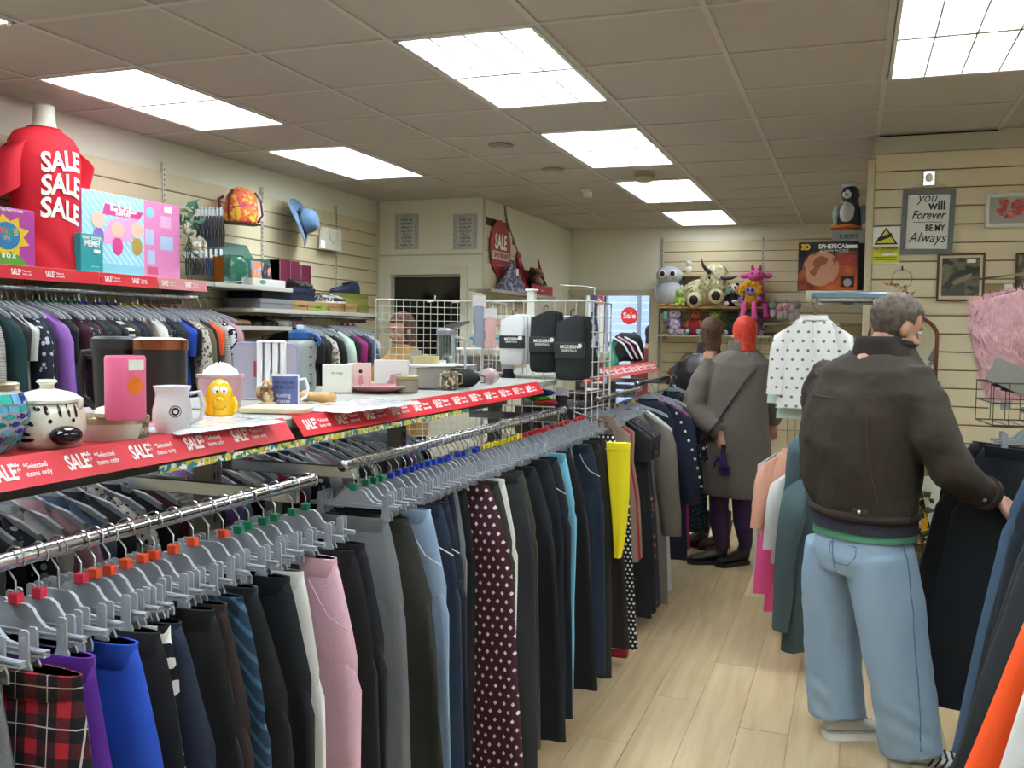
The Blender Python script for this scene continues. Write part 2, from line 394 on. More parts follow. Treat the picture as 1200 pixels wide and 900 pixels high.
# back wall with the open doorway at the left
DX0, DX1, DZ = -2.93, -2.14, 2.03
wb = struct('wall_back', MB().box(XS-.1, DX0, YB, YB+.12, 0, HC+.2).box(DX1, .25, YB, YB+.12, 0, HC+.2).box(DX0, DX1, YB, YB+.12, DZ, HC+.2), WALLC)
MB().box(XS, DX1+.06, YB-.05, YB, DZ, DZ+.06, .004).box(DX0-.03, DX0+.02, YB-.04, YB, 0, DZ).build('door_lintel', mat('cbc7b0', .6), wb)
MB().box(DX1-.02, DX1+.09, YB-.06, YB, 0, DZ, .004).build('door_post', mat('d5d0ba', .5), wb)
MB().box(-2.02, .1, YB-.004, YB, .1, 2.62).build('slat_backing', GROOVE, wb)
slat_wall(wb, 0, YB-.002, 0, [(-2.02, -.955), (-.935, .09)], 1.06, 2.62, .1113)
slat_wall(wb, 0, YB-.002, 0, [(-2.02, -.955), (-.935, .09)], .1, 1.06, .48)
for x in (-2.03, -.945): standard(wb, x, YB-.002, 0, .2, 2.66)
# partition on the right, faces the camera
YP, XP = 5.9, .055
wp = struct('wall_partition', MB().box(XP+.03, XR, YP+.018, YP+.12, 0, HC+.2).box(XP+.03, XP+.13, YP+.018, YB, 0, HC+.2), WALLC)
MB().box(XP-.01, XP+.03, YP-.012, YP+.14, 0, 2.63, .004).build('edge_trim', mat('cdbf9f', .5), wp)
MB().box(XP+.03, XR, YP+.008, YP+.018, .1, 2.66).build('slat_backing', GROOVE, wp)
slat_wall(wp, 0, YP+.016, 0, [(XP+.032, 1.19), (1.192, XR)], 2.56-.1045*23, 2.56+.1045, .1045)
MB().box(XP+.03, XR, YP-.004, YP+.018, 2.665, HC-.012).build('head_panel', mat('b9b49e', .6), wp)
MB().box(XP+.05, .72, YP-.008, YP, HC-.016, HC-.008).build('shadow_gap', mat('2c2218', .8), wp)
# right wall, wall behind the camera, skirting
wr = struct('wall_right', MB().box(XR, XR+.12, YN, YP+.1, 0, HC+.2), WALLC)
struct('wall_near', MB().box(XL-.12, XR+.12, YN-.12, YN, 0, HC+.2), WALLC)
struct('baseboard_right', MB().box(XP+.03, XR, YP-.004, YP+.01, 0, .09), mat('9c8a68', .5))
struct('baseboard_back', MB().box(DX1+.1, XP, YB-.016, YB-.002, 0, .09), mat('c9c5b2', .5))
# beyond the doorway: white side wall and the glazed shop front
YF = 13.3
wf = struct('wall_front', MB().box(-4.6, -4.5, YB+.12, YF, 0, HC+.2).box(-.2, -.1, YB+.12, YF, 0, HC+.2), mat('dcdcd6', .7))
MB().box(-4.5, -3.42, YF, YF+.1, 0, HC+.2).box(-4.5, -.1, YF, YF+.1, 2.35, HC+.2).build('front_pier', mat('e6e6e2', .6), wf)
t = structE('door_1')
fr = MB()
for x in (-3.42, -2.93, -2.48, -1.35, -.35): fr.box(x-.025, x+.025, YF, YF+.06, 0, 2.35)
fr.box(-3.4, -.3, YF, YF+.06, 2.29, 2.35); fr.box(-3.4, -.3, YF, YF+.06, 0, .12); fr.box(-3.4, -.3, YF+.01, YF+.05, 1.02, 1.07)
fr.build('door_frame', mat('8d97a6', .35, .4), t)
MB().box(-3.4, -.3, YF+.025, YF+.031, .1, 2.3).build('pane', mat('dfe8f2', .05, glass=.9), t)
MB().box(-2.74, -2.70, YF-.06, YF-.02, 1.62, 1.98, .006).build('door_closer', BLACK, t)
# daylight street seen through the glass: pale pavement and a shutter across the road
struct('pavement', MB().box(-9, 4, YF+.12, YF+9, -.1, -.02), mat('b4b6b8', .8))
t = thing('shop_shutter', 'pale blue-grey slatted shutter across the street, seen through the glass door', 'shutter', (-2.6, YF+6, 0))
for k in range(26): MB().box(-5, 4, 0, .04, k*.15+.004, k*.15+.146, .01).build('shutter_slat', mat('b2bcca', .5), t)
# ================================================================ hangers and garments
MARK = {'S': 'd92f4c', '12': 'e2502a', '14': '0f7a52', '16': '2444c0', '18': 'e3cf28', '20': 'c92233', '-': None}
MARKM = {k: mat(v, .45) for k, v in MARK.items() if v}
HG = mat('9a9fa5', .36, spec=.6); HGD = mat('7f868e', .38)
# clip hanger: hangs at its origin over a rail running along local y, spreads along local x
def arc(cx, cz, r, a0, a1, n): return [(cx+r*math.cos(a0+(a1-a0)*i/n), 0, cz+r*math.sin(a0+(a1-a0)*i/n)) for i in range(n+1)]
hook_me = MB().tube(arc(0, .0, .0185, -.5, PI+.1, 9)[::1]+[(-.012, 0, -.02), (0, 0, -.034), (0, 0, -.078)], .0016, 5).mesh(STEEL, True)
def plate_me(hw=.16):
    top = [(-.0, -.066), (.022, -.066), (.034, -.072), (.044, -.086), (.058, -.097), (hw*.7, -.102), (hw, -.104)]
    bot = [(hw, -.112), (hw*.5, -.111), (.03, -.110), (0, -.110)]
    P = top+bot; P = P+[(-x, z) for x, z in reversed(P) if x > 0]
    m = MB().prism(P, -.003, .003)
    m.box(-hw, hw, -.0055, .0055, -.107, -.104).box(-hw, hw, -.0055, .0055, -.113, -.110)
    return m.mesh(HG)
clip_body = plate_me(.128)
def clip_me():
    m = MB()
    for s in (-1, 1):
        y0, y1 = (.006, .0095) if s > 0 else (-.0095, -.006)
        P = [(-.007, -.082), (-.0085, -.079), (-.005, -.076), (.005, -.076), (.0085, -.079), (.0085, -.11), (.009, -.122), (.0135, -.13), (.0135, -.143), (-.0135, -.143), (-.0135, -.13), (-.009, -.122), (-.0085, -.11), (-.0085, -.082)]
        m.prism(P, y0, y1)
        m.prism([(-.0035, -.086), (.0035, -.086), (.0035, -.112), (-.0035, -.112)], y0-.0008 if s < 0 else y1, y0 if s < 0 else y1+.0008)
    m.tube([(-.0095, 0, -.117), (.0095, 0, -.117)], .006, 6)
    return m.mesh([HG])
clip_mesh = clip_me()
mark_me = MB().cbox((0, 0, -.060), (.019, .014, .017), .002).mesh(MARKM['S'])
top_body = (lambda: (MB().prism((lambda P: P+[(-x, z) for x, z in reversed(P) if x > 0])([(0, -.066), (.02, -.066), (.034, -.074), (.07, -.088), (.15, -.108), (.205, -.135), (.212, -.15), (.2, -.148), (.14, -.122), (.06, -.102), (0, -.098)]), -.006, .006)).mesh(HG))()
def protoh(body, clips):
    pass
def hanger(loc, rz, marker, label, group, kind='clip', clipx=.09, sc=1):
    t = thing('clothes_hanger', label, 'hanger', loc, rz, group); t.scale = (sc, sc, sc)
    put('hook', hook_me, t); put('hanger_arm', clip_body if kind == 'clip' else top_body, t)
    if kind == 'clip':
        for s in (-1, 1): put('clip', clip_mesh, t, (s*clipx, 0, 0))
    if marker in MARKM: put('size_marker', mark_me, t, m=MARKM[marker])
    return t
# ---- trousers: three shells (hips and two legs) with hanging folds
def trouser_mb(L, wh, hh, lh, th, seed, short=False):
    m = MB(); n = 18
    def ring(cx, hw, ht, z, ph, amp):
        R = []
        for j in range(n):
            a = 2*PI*j/n; c, s = math.cos(a), math.sin(a)
            x = hw*(abs(c)**.8)*(1 if c > 0 else -1); y = ht*(abs(s)**.7)*(1 if s > 0 else -1)
            y += amp*nz(seed+x*16, ph, z*1.6)+amp*.6*math.sin(x*70+seed*3+z*3)*min(1, -z*3)
            x += amp*.5*nz(z*4, seed*1.7, ph)
            R.append((cx+x, y, z))
        return R
    cz = -min(.27, L*.7); R = []
    for i in range(9):
        f = i/8; z = cz*f; hw = wh+(hh-wh)*min(1, f*1.3)**.8
        e = max(0, (f-.7)/.3)
        R.append(ring(0, hw*(1-.015*e), th*(.75+.5*math.sin(f*2))*(1-.5*e), z, 0, .004+.008*f))
    m.rings(R)
    for s in (-1, 1):
        R = []; k = max(5, int(L*11))
        for i in range(k+1):
            f = i/k; z = -.1+(-L+.1)*f
            g = max(0, (-z-.27)/(L-.27+1e-6)) if L > .3 else f
            lw = hh*.49*(1-g)+lh*g; cx = s*(hh*.5+(.012+.02*g))
            if z > -.27: q = max(0, -z-.08)/.19; lw *= .55+.45*q; cx = s*(hh*.5+.012)*(.8+.2*q)
            else: q = 1
            R.append(ring(cx, lw, th*(.9+.2*math.sin(seed+f*5))*(.35+.65*q), z, 5+s, .012*min(1, f*3)*q))
        m.rings(R)
    return m
def waist_mb(wh, th, seed, h=.038):
    n = 22; R = []
    for z, e in ((0, .0), (0, .003), (-h, .004), (-h-.002, .001)):
        R.append([((wh+e)*(abs(math.cos(2*PI*j/n))**.8)*(1 if math.cos(2*PI*j/n) > 0 else -1), (th*.8+e)*(abs(math.sin(2*PI*j/n))**.7)*(1 if math.sin(2*PI*j/n) > 0 else -1)+.004*nz(seed+j*.3, z), z) for j in range(n)])
    return MB().rings(R)
TR = {}
for key, (L, wh, hh, lh, th) in {'slim': (1.02, .155, .2, .075, .017), 'straight': (1.05, .16, .215, .105, .018), 'wide': (1.0, .155, .23, .15, .02), 'jogger': (.98, .165, .225, .085, .024), 'crop': (.78, .16, .21, .09, .017), 'shorts': (.42, .2, .235, .12, .022), 'folded': (.5, .11, .12, .055, .02)}.items():
    for v in range(2):
        TR[key, v] = (trouser_mb(L, wh, hh, lh, th, v*3.7+len(key)).mesh(LBLACK, True, 80), waist_mb(wh, th, v).mesh(LBLACK, True, 60), wh, hh, L)
pock = {}
def pocket_me(hh):
    m = MB(); P = [(.55*hh, -.02-.02, -.04), (.62*hh, -.028, -.08), (.75*hh, -.03, -.115), (.97*hh, -.024, -.14)]
    return m.tube([(a, b, c) for a, b, c in P], .0022, 5).mesh(LBLACK, True)
def trousers(x, y, zt, m, key='straight', v=0, rz=0, wm=None, pocket=None, name='trousers', sc=(1, 1, 1), slip=0):
    me, wme, wh, hh, L = TR[key, v]
    t = thing(name, None, 'trousers' if name != 'skirt' else 'skirt', (x, y, zt), rz); t.scale = sc
    put('trouser_body' if name == 'trousers' else 'cloth_body', me, t, m=m); put('waistband', wme, t, m=wm or m)
    if pocket:
        if hh not in pock: pock[hh] = pocket_me(hh)
        o = put('pocket_edge', pock[hh], t, m=pocket)
    return t
# ---- tops: flattened torso with sloping shoulders and two sleeves
def torso_mb(L, sh, hem, th, seed, neck=.06):
    m = MB(); n = 18; prof = [(-.0, neck, .55), (-.012, neck+.025, .8), (-.035, sh*.72, .95), (-.065, sh, 1), (-.2, sh*.98, 1.1), (-.35*L-.1, (sh+hem)/2*.98, 1.15)]
    k = max(3, int(L*8)); prof += [(-.35*L-.1-(L*.65-.1)*i/k, (sh+hem)/2*(1-i/k)+hem*i/k, 1.15) for i in range(1, k+1)]
    R = []
    for z, hw, f in prof:
        row = []
        for j in range(n):
            a = 2*PI*j/n; c, s = math.cos(a), math.sin(a); x = hw*c; am = .012*min(1, -z*4)
            row.append((x, th*f*(abs(s)**.8)*(1 if s > 0 else -1)+am*nz(seed+x*12, 1, z*2)+am*.7*math.sin(x*55+seed), z+(.0 if z < -.06 else -.10*max(0, abs(x)-neck))))
        R.append(row)
    return m.rings(R)
def sleeve_mb(L, sh, w, seed, s=1, spread=.16):
    P = []; rr = []; k = max(3, int(L*9))
    for i in range(k+1):
        f = i/k
        P.append((s*(sh*.86+L*spread*(f**.7)+.01*nz(seed, f*3)), .012*nz(seed+4, f*3)-.01*f, -.05-L*f*.96)); rr.append(w*(1-.35*f)*(1+.1*nz(seed, f*7)))
    R = []; n = 12
    for p, r in zip(P, rr): R.append([(p[0]+r*math.cos(2*PI*j/n), p[1]+.42*r*math.sin(2*PI*j/n)+.004*nz(j, seed, p[2]*9), p[2]+(-.6*r*math.cos(2*PI*j/n)*s if p is P[0] else 0)) for j in range(n)])
    return MB().rings(R)
TP = {}
for key, (L, sh, hem, th, sl, sw) in {'tee': (.66, .2, .23, .018, .2, .085), 'long': (.68, .2, .23, .02, .56, .075), 'coat': (.98, .215, .27, .032, .6, .085), 'dress': (.95, .185, .26, .02, .16, .08), 'vest': (.66, .155, .21, .017, .0, .0), 'baby': (.3, .125, .14, .02, .2, .05), 'kid': (.42, .15, .17, .02, .32, .055)}.items():
    for v in range(2):
        TP[key, v] = (torso_mb(L, sh, hem, th, v*5.1+len(key)).mesh(LBLACK, True, 80), [sleeve_mb(sl, sh, sw, v+s, s).mesh(LBLACK, True, 80) for s in (-1, 1)] if sl else [], L)
coll = MB().rings([[((.062+e)*math.cos(2*PI*j/16), (.02+e*.5)*math.sin(2*PI*j/16), z) for j in range(16)] for z, e in ((-.012, .006), (.012, .0), (.012, -.004), (-.012, 0))], False).mesh(LBLACK, True)
def top(x, y, zt, m, key='tee', v=0, rz=0, sm=None, name='shirt', cat='top', sc=1, cm=None):
    me, sl, L = TP[key, v]; t = thing(name, None, cat, (x, y, zt), rz); t.scale = (sc, sc, sc) if not isinstance(sc, tuple) else sc
    put('body', me, t, m=m)
    for s in sl: put('sleeve', s, t, m=sm or m)
    put('collar', coll, t, m=cm or sm or m)
    return t
# fabrics
F = dict(
 black=mat('0e0f12', .85, bump=.3, bsc=300, sheen=.1), navy=mat('141c30', .85, pat='marl', c2='1d2740', bump=.2), charcoal=mat('25272b', .85, pat='marl', c2='32353a', bump=.2),
 dnavy=mat('10141f', .8, bump=.2), ink=mat('0b1119', .8, bump=.2), denim=mat('16202f', .85, pat='denim', c2='22334c', bump=.3, bsc=500), ddenim=mat('10161f', .85, pat='denim', c2='1a2536', bump=.3, bsc=500),
 ldenim=mat('6f8fb4', .85, pat='denim', c2='94acc8', c3='c9d4e0', bump=.35, bsc=500), mdenim=mat('33485f', .85, pat='denim', c2='556f8c', bump=.3, bsc=500),
 grey=mat('5f6266', .85, pat='marl', c2='868a8f', bump=.2), lgrey=mat('b6b6b4', .85, pat='marl', c2='cfcfcd'), pink=mat('c79aac', .9, pat='marl', c2='dcb6c3', bump=.3, bsc=250),
 olive=mat('3b3a2c', .85, bump=.2), dolive=mat('2a2b24', .85, bump=.2), brown=mat('2a211e', .85, bump=.2), white=mat('dcdcd8', .8, bump=.2), cream=mat('d5cdbb', .85, bump=.2),
 purple=mat('5b2495', .8, bump=.1), blue=mat('1647b0', .8, bump=.1), yellow=mat('f0dc10', .75, bump=.1), aqua=mat('6fb0cc', .8, bump=.1), green=mat('0f6b4b', .8), red=mat('a81424', .8), wine=mat('571a2c', .85), teal=mat('12383a', .85),
 bw=mat('0d0d10', .8, pat='blotch', c2='e8e8e6', sc=2.2), tie=mat('14304a', .7, pat='diag', c2='3b6480', sc=.7), tartan=mat('101218', .85, pat='tartan', c2='5a1020', sc=.95, bump=.2), diamond=mat('3a1220', .8, pat='diamond', c2='e5d4d8', sc=1.5),
 polka=mat('0e0d10', .8, pat='dots', c2='f0efec', sc=1.1), khaki=mat('6f6a52', .85, bump=.2), tan=mat('8d7766', .85), taupe=mat('6b655c', .9, pat='marl', c2='7a746a', bump=.2), lilac=mat('9a5fc4', .85, pat='marl', c2='b07fd2'), rose=mat('c89aa8', .85),
 floral=mat('20262f', .8, pat='floral', c2='b9473c', c3='e9c9a0'), floralb=mat('1c2334', .8, pat='floral', c2='c9cfd8', sc=1.2), stripe=mat('121317', .8, pat='stripez', c2='e6e4dd', sc=1.1), leopard=mat('c9c2b4', .85, pat='leopard', c2='26221f', sc=.9), tweed=mat('0e1c20', .95, pat='floral', c2='3b5a60', sc=2.6, bump=.5, bsc=120),
 knit=mat('b9b6ad', .9, pat='stripez', c2='8f8c84', sc=.35), plush=mat('dedcd4', .95, bump=.8, bsc=60), royal=mat('1a49b8', .8), fuchsia=mat('a02a78', .8), mint=mat('c9dccd', .85), orange=mat('ff5a1c', .7), burg=mat('3e1426', .85), dgreen=mat('17302e', .85), peach=mat('e6ab92', .85), hotpink=mat('f0569a', .8), sage=mat('45585c', .85, bump=.2), floralr=mat('31323a', .85, pat='floral', c2='a8462c', c3='d98f4b', sc=1.3), redpoly=mat('8f1326', .75))
DN = dict(black='black', navy='navy blue', charcoal='charcoal', dnavy='dark navy', ink='blue-black', denim='blue denim', ddenim='dark blue denim', ldenim='pale blue faded denim', mdenim='mid blue denim', grey='grey', lgrey='pale grey', pink='dusty pink', olive='olive green', dolive='dark olive', brown='dark brown', white='white', cream='cream', purple='bright purple', blue='cobalt blue', yellow='bright yellow', aqua='sky blue', green='bottle green', red='red', wine='wine red', teal='deep teal', bw='black and white patterned', tie='navy diagonal-striped', tartan='red tartan', diamond='maroon diamond-print', polka='black polka-dot', khaki='khaki', tan='tan', taupe='taupe', lilac='lilac', rose='pale rose', floral='dark floral', floralb='navy floral', stripe='black and white striped', leopard='grey animal-print', tweed='speckled dark green', knit='oatmeal ribbed knit', plush='white fleecy', royal='royal blue', fuchsia='magenta', mint='mint', orange='bright orange', burg='burgundy', dgreen='dark green', peach='peach', hotpink='hot pink', sage='grey-green', floralr='rust floral', redpoly='dark red')
ORD = ['', 'second', 'third', 'fourth', 'fifth', 'sixth', 'seventh', 'eighth', 'ninth', 'tenth', 'eleventh', 'twelfth', 'thirteenth', 'fourteenth', 'fifteenth', 'sixteenth']
def label_rail(items, rail, group, start):
    """items in order away from the camera: [obj, noun phrase, anchor or None, hanger]"""
    prev, k = start, 0
    for it in items:
        o, desc, anc, hg = it[:4]; k += 1
        if anc: o['label'] = '%s on %s' % (anc, rail); loc = None
        else:
            loc = ('next after %s' if k == 1 else ORD[min(k-1, 15)]+' after %s') % prev
            o['label'] = '%s on %s, %s' % (desc, rail, loc)
        o['group'] = group
        if hg is not None:
            mk = hg.get('mk', '')
            hg['label'] = 'grey %shanger %s, %s' % (mk, 'holding the '+(anc if anc else desc), rail if anc else loc)
            hg['label'] = 'grey %shanger of the %s, %s' % (mk, anc if anc else desc, rail if anc else loc)
            if 'mk' in hg: del hg['mk']
            hg['label'] = cut16(hg['label'])
        o['label'] = cut16(o['label'])
        if anc: prev, k = 'the '+it[4], 0
MN = {'S': 'pink-tagged ', '12': 'orange-tagged ', '14': 'green-tagged ', '16': 'blue-tagged ', '18': 'yellow-tagged ', '20': 'red-tagged ', '-': ''}
# ---------------------------------------------------------------- gondola in the middle: posts, panel, shelf, beam
GM = mat('6f6a5f', .5, .2); GD = mat('4d4a45', .5, .2); SHM = mat('a3a29b', .45)
XR1, XR2, ZR = -1.17, -1.22, 1.25
t = thing('display_gondola', 'grey double-sided shop gondola running down the left of the aisle', 'gondola', (-1.68, 0, 0))
for y in (.98, 2.13, 3.28, 4.35):
    m = MB().box(-.03, .03, y-.022, y+.022, 0, 1.36); m.k = 1
    z = .1
    while z < 1.33:
        for dx in (-.0312, .0302): m.box(dx, dx+.001, y-.010, y-.005, z, z+.02); m.box(dx, dx+.001, y+.005, y+.010, z, z+.02)
        z += .04
    m.build('upright', [mat('85817a', .4, .3), BLACK], t)
for y0, y1 in ((-.15, .955), (1.005, 2.105), (2.155, 3.255), (3.305, 4.3)):
    MB().box(-.34, .34, y0+.003, y1-.003, 1.348, 1.372, .003).build('shelf', SHM, t)
    MB().box(.07, .085, y0, y1, 1.245, 1.345, .002).build('beam', GM, t)
    MB().box(-.02, .02, y0+.02, y1-.02, .0, .75).build('back_panel', GD, t)
    MB().box(-.24, .24, y0+.003, y1-.003, 0, .1, .004).build('base_deck', GM, t)
def rail(label, x, z, y0, y1, arms, xc, name='hanging_rail', r=.0135, drop=0):
    t = thing(name, label, 'clothes rail', (x, (y0+y1)/2, z)); h = (y1-y0)/2
    MB().tube([(0, -h, 0), (0, h, 0)], r, 12).build('rail_bar', CHROME, t, True)
    for s in (-1, 1): MB().ell((0, s*h, 0), (.0155, .008, .0155), 10, 6).build('end_cap', STEEL, t, True)
    for a in arms:
        yy = a-(y0+y1)/2; m = MB().box(min(0, xc-x), max(0, xc-x), yy-.006, yy+.006, -.045, -.013, .002)
        m.build('rail_arm', CHROME, t)
    return t
rail('polished steel clothes rail nearest the camera, full of trousers', XR1, ZR, .05, 1.86, [.98-.02, 1.80], -1.65)
rail('polished steel clothes rail behind the first, full of jeans and trousers', XR2, ZR, 2.08, 4.03, [2.16, 3.95], -1.65)
# ---- trousers on the two front rails
r1 = [ # px of the visible right edge, fabric, cut, marker, anchor
 (124, 'tartan', 'shorts', 'S', 'red and black tartan shorts', 'tartan shorts'), (142, 'purple', 'slim', 'S', 'bright purple leggings', 'purple leggings'), (205, 'blue', 'jogger', 'S', 'cobalt blue leggings', 'cobalt leggings'),
 (224, 'black', 'straight', 'S'), (231, 'bw', 'slim', '12', 'black and white patterned trousers', 'patterned trousers'), (262, 'navy', 'wide', '12'), (292, 'black', 'straight', '12'), (303, 'brown', 'straight', '12'), (322, 'tie', 'straight', '12', 'navy diagonal-striped trousers', 'striped trousers'),
 (354, 'black', 'wide', '12'), (374, 'ink', 'straight', '12'), (381, 'white', 'slim', '14'), (434, 'pink', 'jogger', '14', 'dusty pink joggers with a slanted pocket', 'pink joggers'),
 (446, 'black', 'straight', '14'), (462, 'dnavy', 'straight', '14')]
r2 = [(478, 'grey', 'wide', '14', 'grey pleated trousers', 'grey trousers'), (516, 'dolive', 'wide', '14'), (532, 'ldenim', 'straight', '14', 'pale blue faded jeans', 'pale jeans'), (543, 'denim', 'straight', '16'), (551, 'ddenim', 'straight', '16'),
 (602, 'diamond', 'wide', '16', 'maroon trousers with a white diamond print', 'diamond-print trousers'), (606, 'dolive', 'straight', '16'), (610, 'white', 'slim', '16'), (630, 'charcoal', 'straight', '16'), (634, 'olive', 'straight', '18', 'olive green trousers', 'olive trousers'),
 (652, 'ink', 'wide', '18'), (662, 'dnavy', 'straight', '18'), (672, 'ddenim', 'straight', '18'), (676, 'aqua', 'slim', '20', 'sky blue trousers', 'sky blue trousers'), (690, 'black', 'wide', '20'), (704, 'green', 'slim', '20', 'black trousers with a green edge', 'green-edged trousers'), (707, 'denim', 'straight', '20'),
 (716, 'dolive', 'straight', '20'), (726, 'brown', 'wide', '20'), (735, 'polka', 'wide', '20', 'black polka-dot trousers with dark red hems', 'polka-dot trousers')]
def fill_rail(spec, xr, ylo, yhi, rail_name, group, hgroup, start, spacing, seedv):
    rnd = random.Random(seedv); pts = []
    for s in spec:
        key = s[2]; hh = TR[key, 0][3]
        xe = xr+hh+.02
        P = at(s[0], 690 if s[0] < 560 else 740, x=xe); pts.append([P.y+.02, s])
    pts.sort(key=lambda a: a[0]); out = []; fills = ['ink', 'black', 'ddenim', 'charcoal', 'dnavy', 'navy', 'dolive', 'grey']; prevy = ylo
    for y, s in pts:
        y = max(y, prevy+.018); gap = y-prevy
        k = int(gap/spacing)-1
        for i in range(max(0, k)):
            yy = prevy+gap*(i+1)/(k+1); out.append((yy, (None, rnd.choice(fills), 'folded' if rnd.random() < .35 else 'slim', s[3])))
        out.append((y, s)); prevy = y
    while prevy < yhi-.03: prevy += spacing; out.append((prevy, (None, rnd.choice(fills), 'slim', '20')))
    items = []
    for i, (y, s) in enumerate(out):
        filler = s[0] is None; v = i % 2; key = s[2]
        hgx = rnd.uniform(-.006, .006); rz = rnd.uniform(-.07, .07)
        dz = rnd.uniform(-.004, .003)
        f = F[s[1]]; wm = None; pk = None
        if s[1] in ('ldenim', 'denim', 'ddenim', 'pink', 'mdenim'): pk = F['lgrey'] if s[1] != 'pink' else F['rose']
        sx = .72 if filler else 1.0
        if not filler: sx = max(.45, min(1.08, (at(s[0], 690 if s[0] < 560 else 740, y=y).x-xr-.02)/TR[key, 0][3]))
        tr = trousers(xr+hgx-(.03 if filler else 0), y, ZR-.134+dz, f, key, v, rz, wm, pk if not filler else None, sc=(sx, 1, rnd.uniform(.93, 1.03) if not filler else .86), name='trousers')
        if s[1] == 'polka': 
            for q in (-1, 1): MB().cbox((q*.125, 0, -1.0), (.25, .045, .09), .01).build('red_hem', F['redpoly'], tr)
        mk = s[3]; h = hanger((xr+hgx, y, ZR+dz*.3), rz*.6, mk if rnd.random() < .9 else '-', None, hgroup, clipx=.095 if not filler else .08)
        h['mk'] = MN[mk]
        items.append([tr, DN[s[1]]+(' jeans' if 'denim' in s[1] else ' trousers'), s[4] if len(s) > 4 else None, h, s[5] if len(s) > 5 else None])
        if items[-1][1].startswith(('blue denim j', 'dark blue denim j')): items[-1][1] = items[-1][1].replace(' denim', '')
    label_rail(items, rail_name, group, start); return items
itA = fill_rail(r1, XR1, .80, 1.84, 'the near rail', 'trousers on the near rail', 'clip hangers on the near rail', 'the rail start', .037, 1)
itB = fill_rail(r2, XR2, 2.11, 4.02, 'the second rail', 'trousers on the second rail', 'clip hangers on the second rail', 'the second rail start', .036, 2)
# yellow trousers folded over the last hanger of the second rail
yq = at(724, 520, y=4.02); yt = thing('trousers', None, 'trousers', (yq.x, 4.03, 0))
R = []
for z, cx_, w_ in ((1.115, 0, .055), (1.085, 0, .054), (1.0, .004, .05), (.88, .01, .044), (.76, .013, .034), (.66, .012, .024), (.60, .008, .016)):
    R.append([(cx_+w_*(abs(math.cos(2*PI*j/20))**.6)*(1 if math.cos(2*PI*j/20) > 0 else -1), .02*math.sin(2*PI*j/20)+.003*math.sin(j*1.9), z) for j in range(20)])
MB().rings(R).build('folded_legs', F['yellow'], yt, True, 80); MB().tube([(-.055, -.016, 1.085), (0, -.023, 1.083), (.055, -.016, 1.085)], .0018, 5).build('hem_seam', mat('c9b80a', .7), yt); MB().tube([(.03, -.018, 1.08), (.032, -.018, .9), (.028, -.014, .7)], .0016, 5).build('side_seam', mat('c9b80a', .7), yt); MB().tube([(0, 0, 1.11), (-.05, 0, 1.2), (-.2, 0, 1.24)], .004, 6).build('hanger_loop', STEEL, yt)
yt['label'] = ''; yt['label'] = 'bright yellow folded trousers at the far end of the second rail'; yt['group'] = 'trousers on the second rail'
# ---- the far side of the gondola: a rail of tops and jeans seen below the shelf
rail('steel rail on the far side of the central gondola', -2.15, 1.2, .9, 4.1, [2.1, 3.3], -1.72)
rnd = random.Random(7); cs = ['ldenim', 'black', 'white', 'mdenim', 'red', 'grey', 'ink', 'floralb', 'lgrey', 'rose', 'mdenim', 'charcoal', 'leopard', 'dnavy', 'wine', 'knit', 'teal', 'lilac']
its = []
for i in range(38):
    y = 1.28+i*.075; c = cs[i % len(cs)]
    t = top(-2.15, y, 1.105, F[c], 'tee' if i % 3 else 'long', i % 2, rnd.uniform(-.1, .1), cm=F[c])
    h = hanger((-2.15, y, 1.2), 0, ['-', '14', '16'][i % 3], None, 'hangers on the far side rail', 'top'); h['mk'] = ''
    a = {4: 'nearer red top', 12: 'nearer animal-print top', 17: 'nearer lilac top', 22: 'farther red top', 30: 'farther animal-print top', 35: 'farther lilac top'}.get(i)
    its.append([t, DN[c]+' top', a, h, a])
label_rail(its, 'the rail behind the shelf', 'tops on the far side rail', 'its near end')
# ================================================================ left wall merchandise (things face +x: rz = 90 degrees)
XF = -3.75; RED = mat('d5202c', .45); REDD = mat('cc2236', .45)
H90 = PI/2
def boxthing(name, label, cat, c, d, m, rz=0, group=None, bev=.003, part='carton'):
    """box with its base centre at c; d = (width, depth, height); front is local -y"""
    t = thing(name, label, cat, c, rz, group)
    MB().box(-d[0]/2, d[0]/2, -d[1]/2, d[1]/2, 0, d[2], bev).build(part, m, t)
    return t
def flat(name, parent, pts, y, m, th=.0008):
    """flat printed shape on the front face (local xz polygon) """
    return MB().prism(pts, y-th, y).build(name, m, parent)
def rect(x0, x1, z0, z1): return [(x0, z0), (x1, z0), (x1, z1), (x0, z1)]
def circ(cx, cz, r, n=24, ex=1): return [(cx+ex*r*math.cos(2*PI*j/n), cz+r*math.sin(2*PI*j/n)) for j in range(n)]
def strip_texts(parent, L, h, y, tilt, s0, step, size, m=LWHITE):
    n = int((L-s0)/step)+1
    for i in range(n):
        x = s0+i*step
        if x+step*.95 > L: break
        text('SALE*', size, m, parent, (x+size*.95, y, h), (tilt, 0, 0), bold=size*.025, sx=.58)
        text('*Selected\nitems only', size*.36, m, parent, (x+size*2.45, y, h), (tilt, 0, 0), bold=0, sx=.85)
def ticket_strip(name, label, loc, rz, L, h, tilt, m, group, s0=.02, step=.2, size=.045, tm=LWHITE, lip=.0):
    """printed strip running along local +x, face towards local -y, tilted back"""
    t = thing(name, label, 'sale strip', loc, rz, group)
    b = MB().box(0, L, -.0012, 0, -h/2, h/2); b.xf(Matrix.Rotation(tilt, 4, 'X')); b.build('strip', m, t)
    strip_texts(t, L, 0, 0, tilt, s0, step, size, tm)
    for o in t.children:
        if o.name.startswith('lettering'):
            o.location = (o.location[0], -.0018*math.cos(tilt), -.0018*math.sin(tilt))
    return t
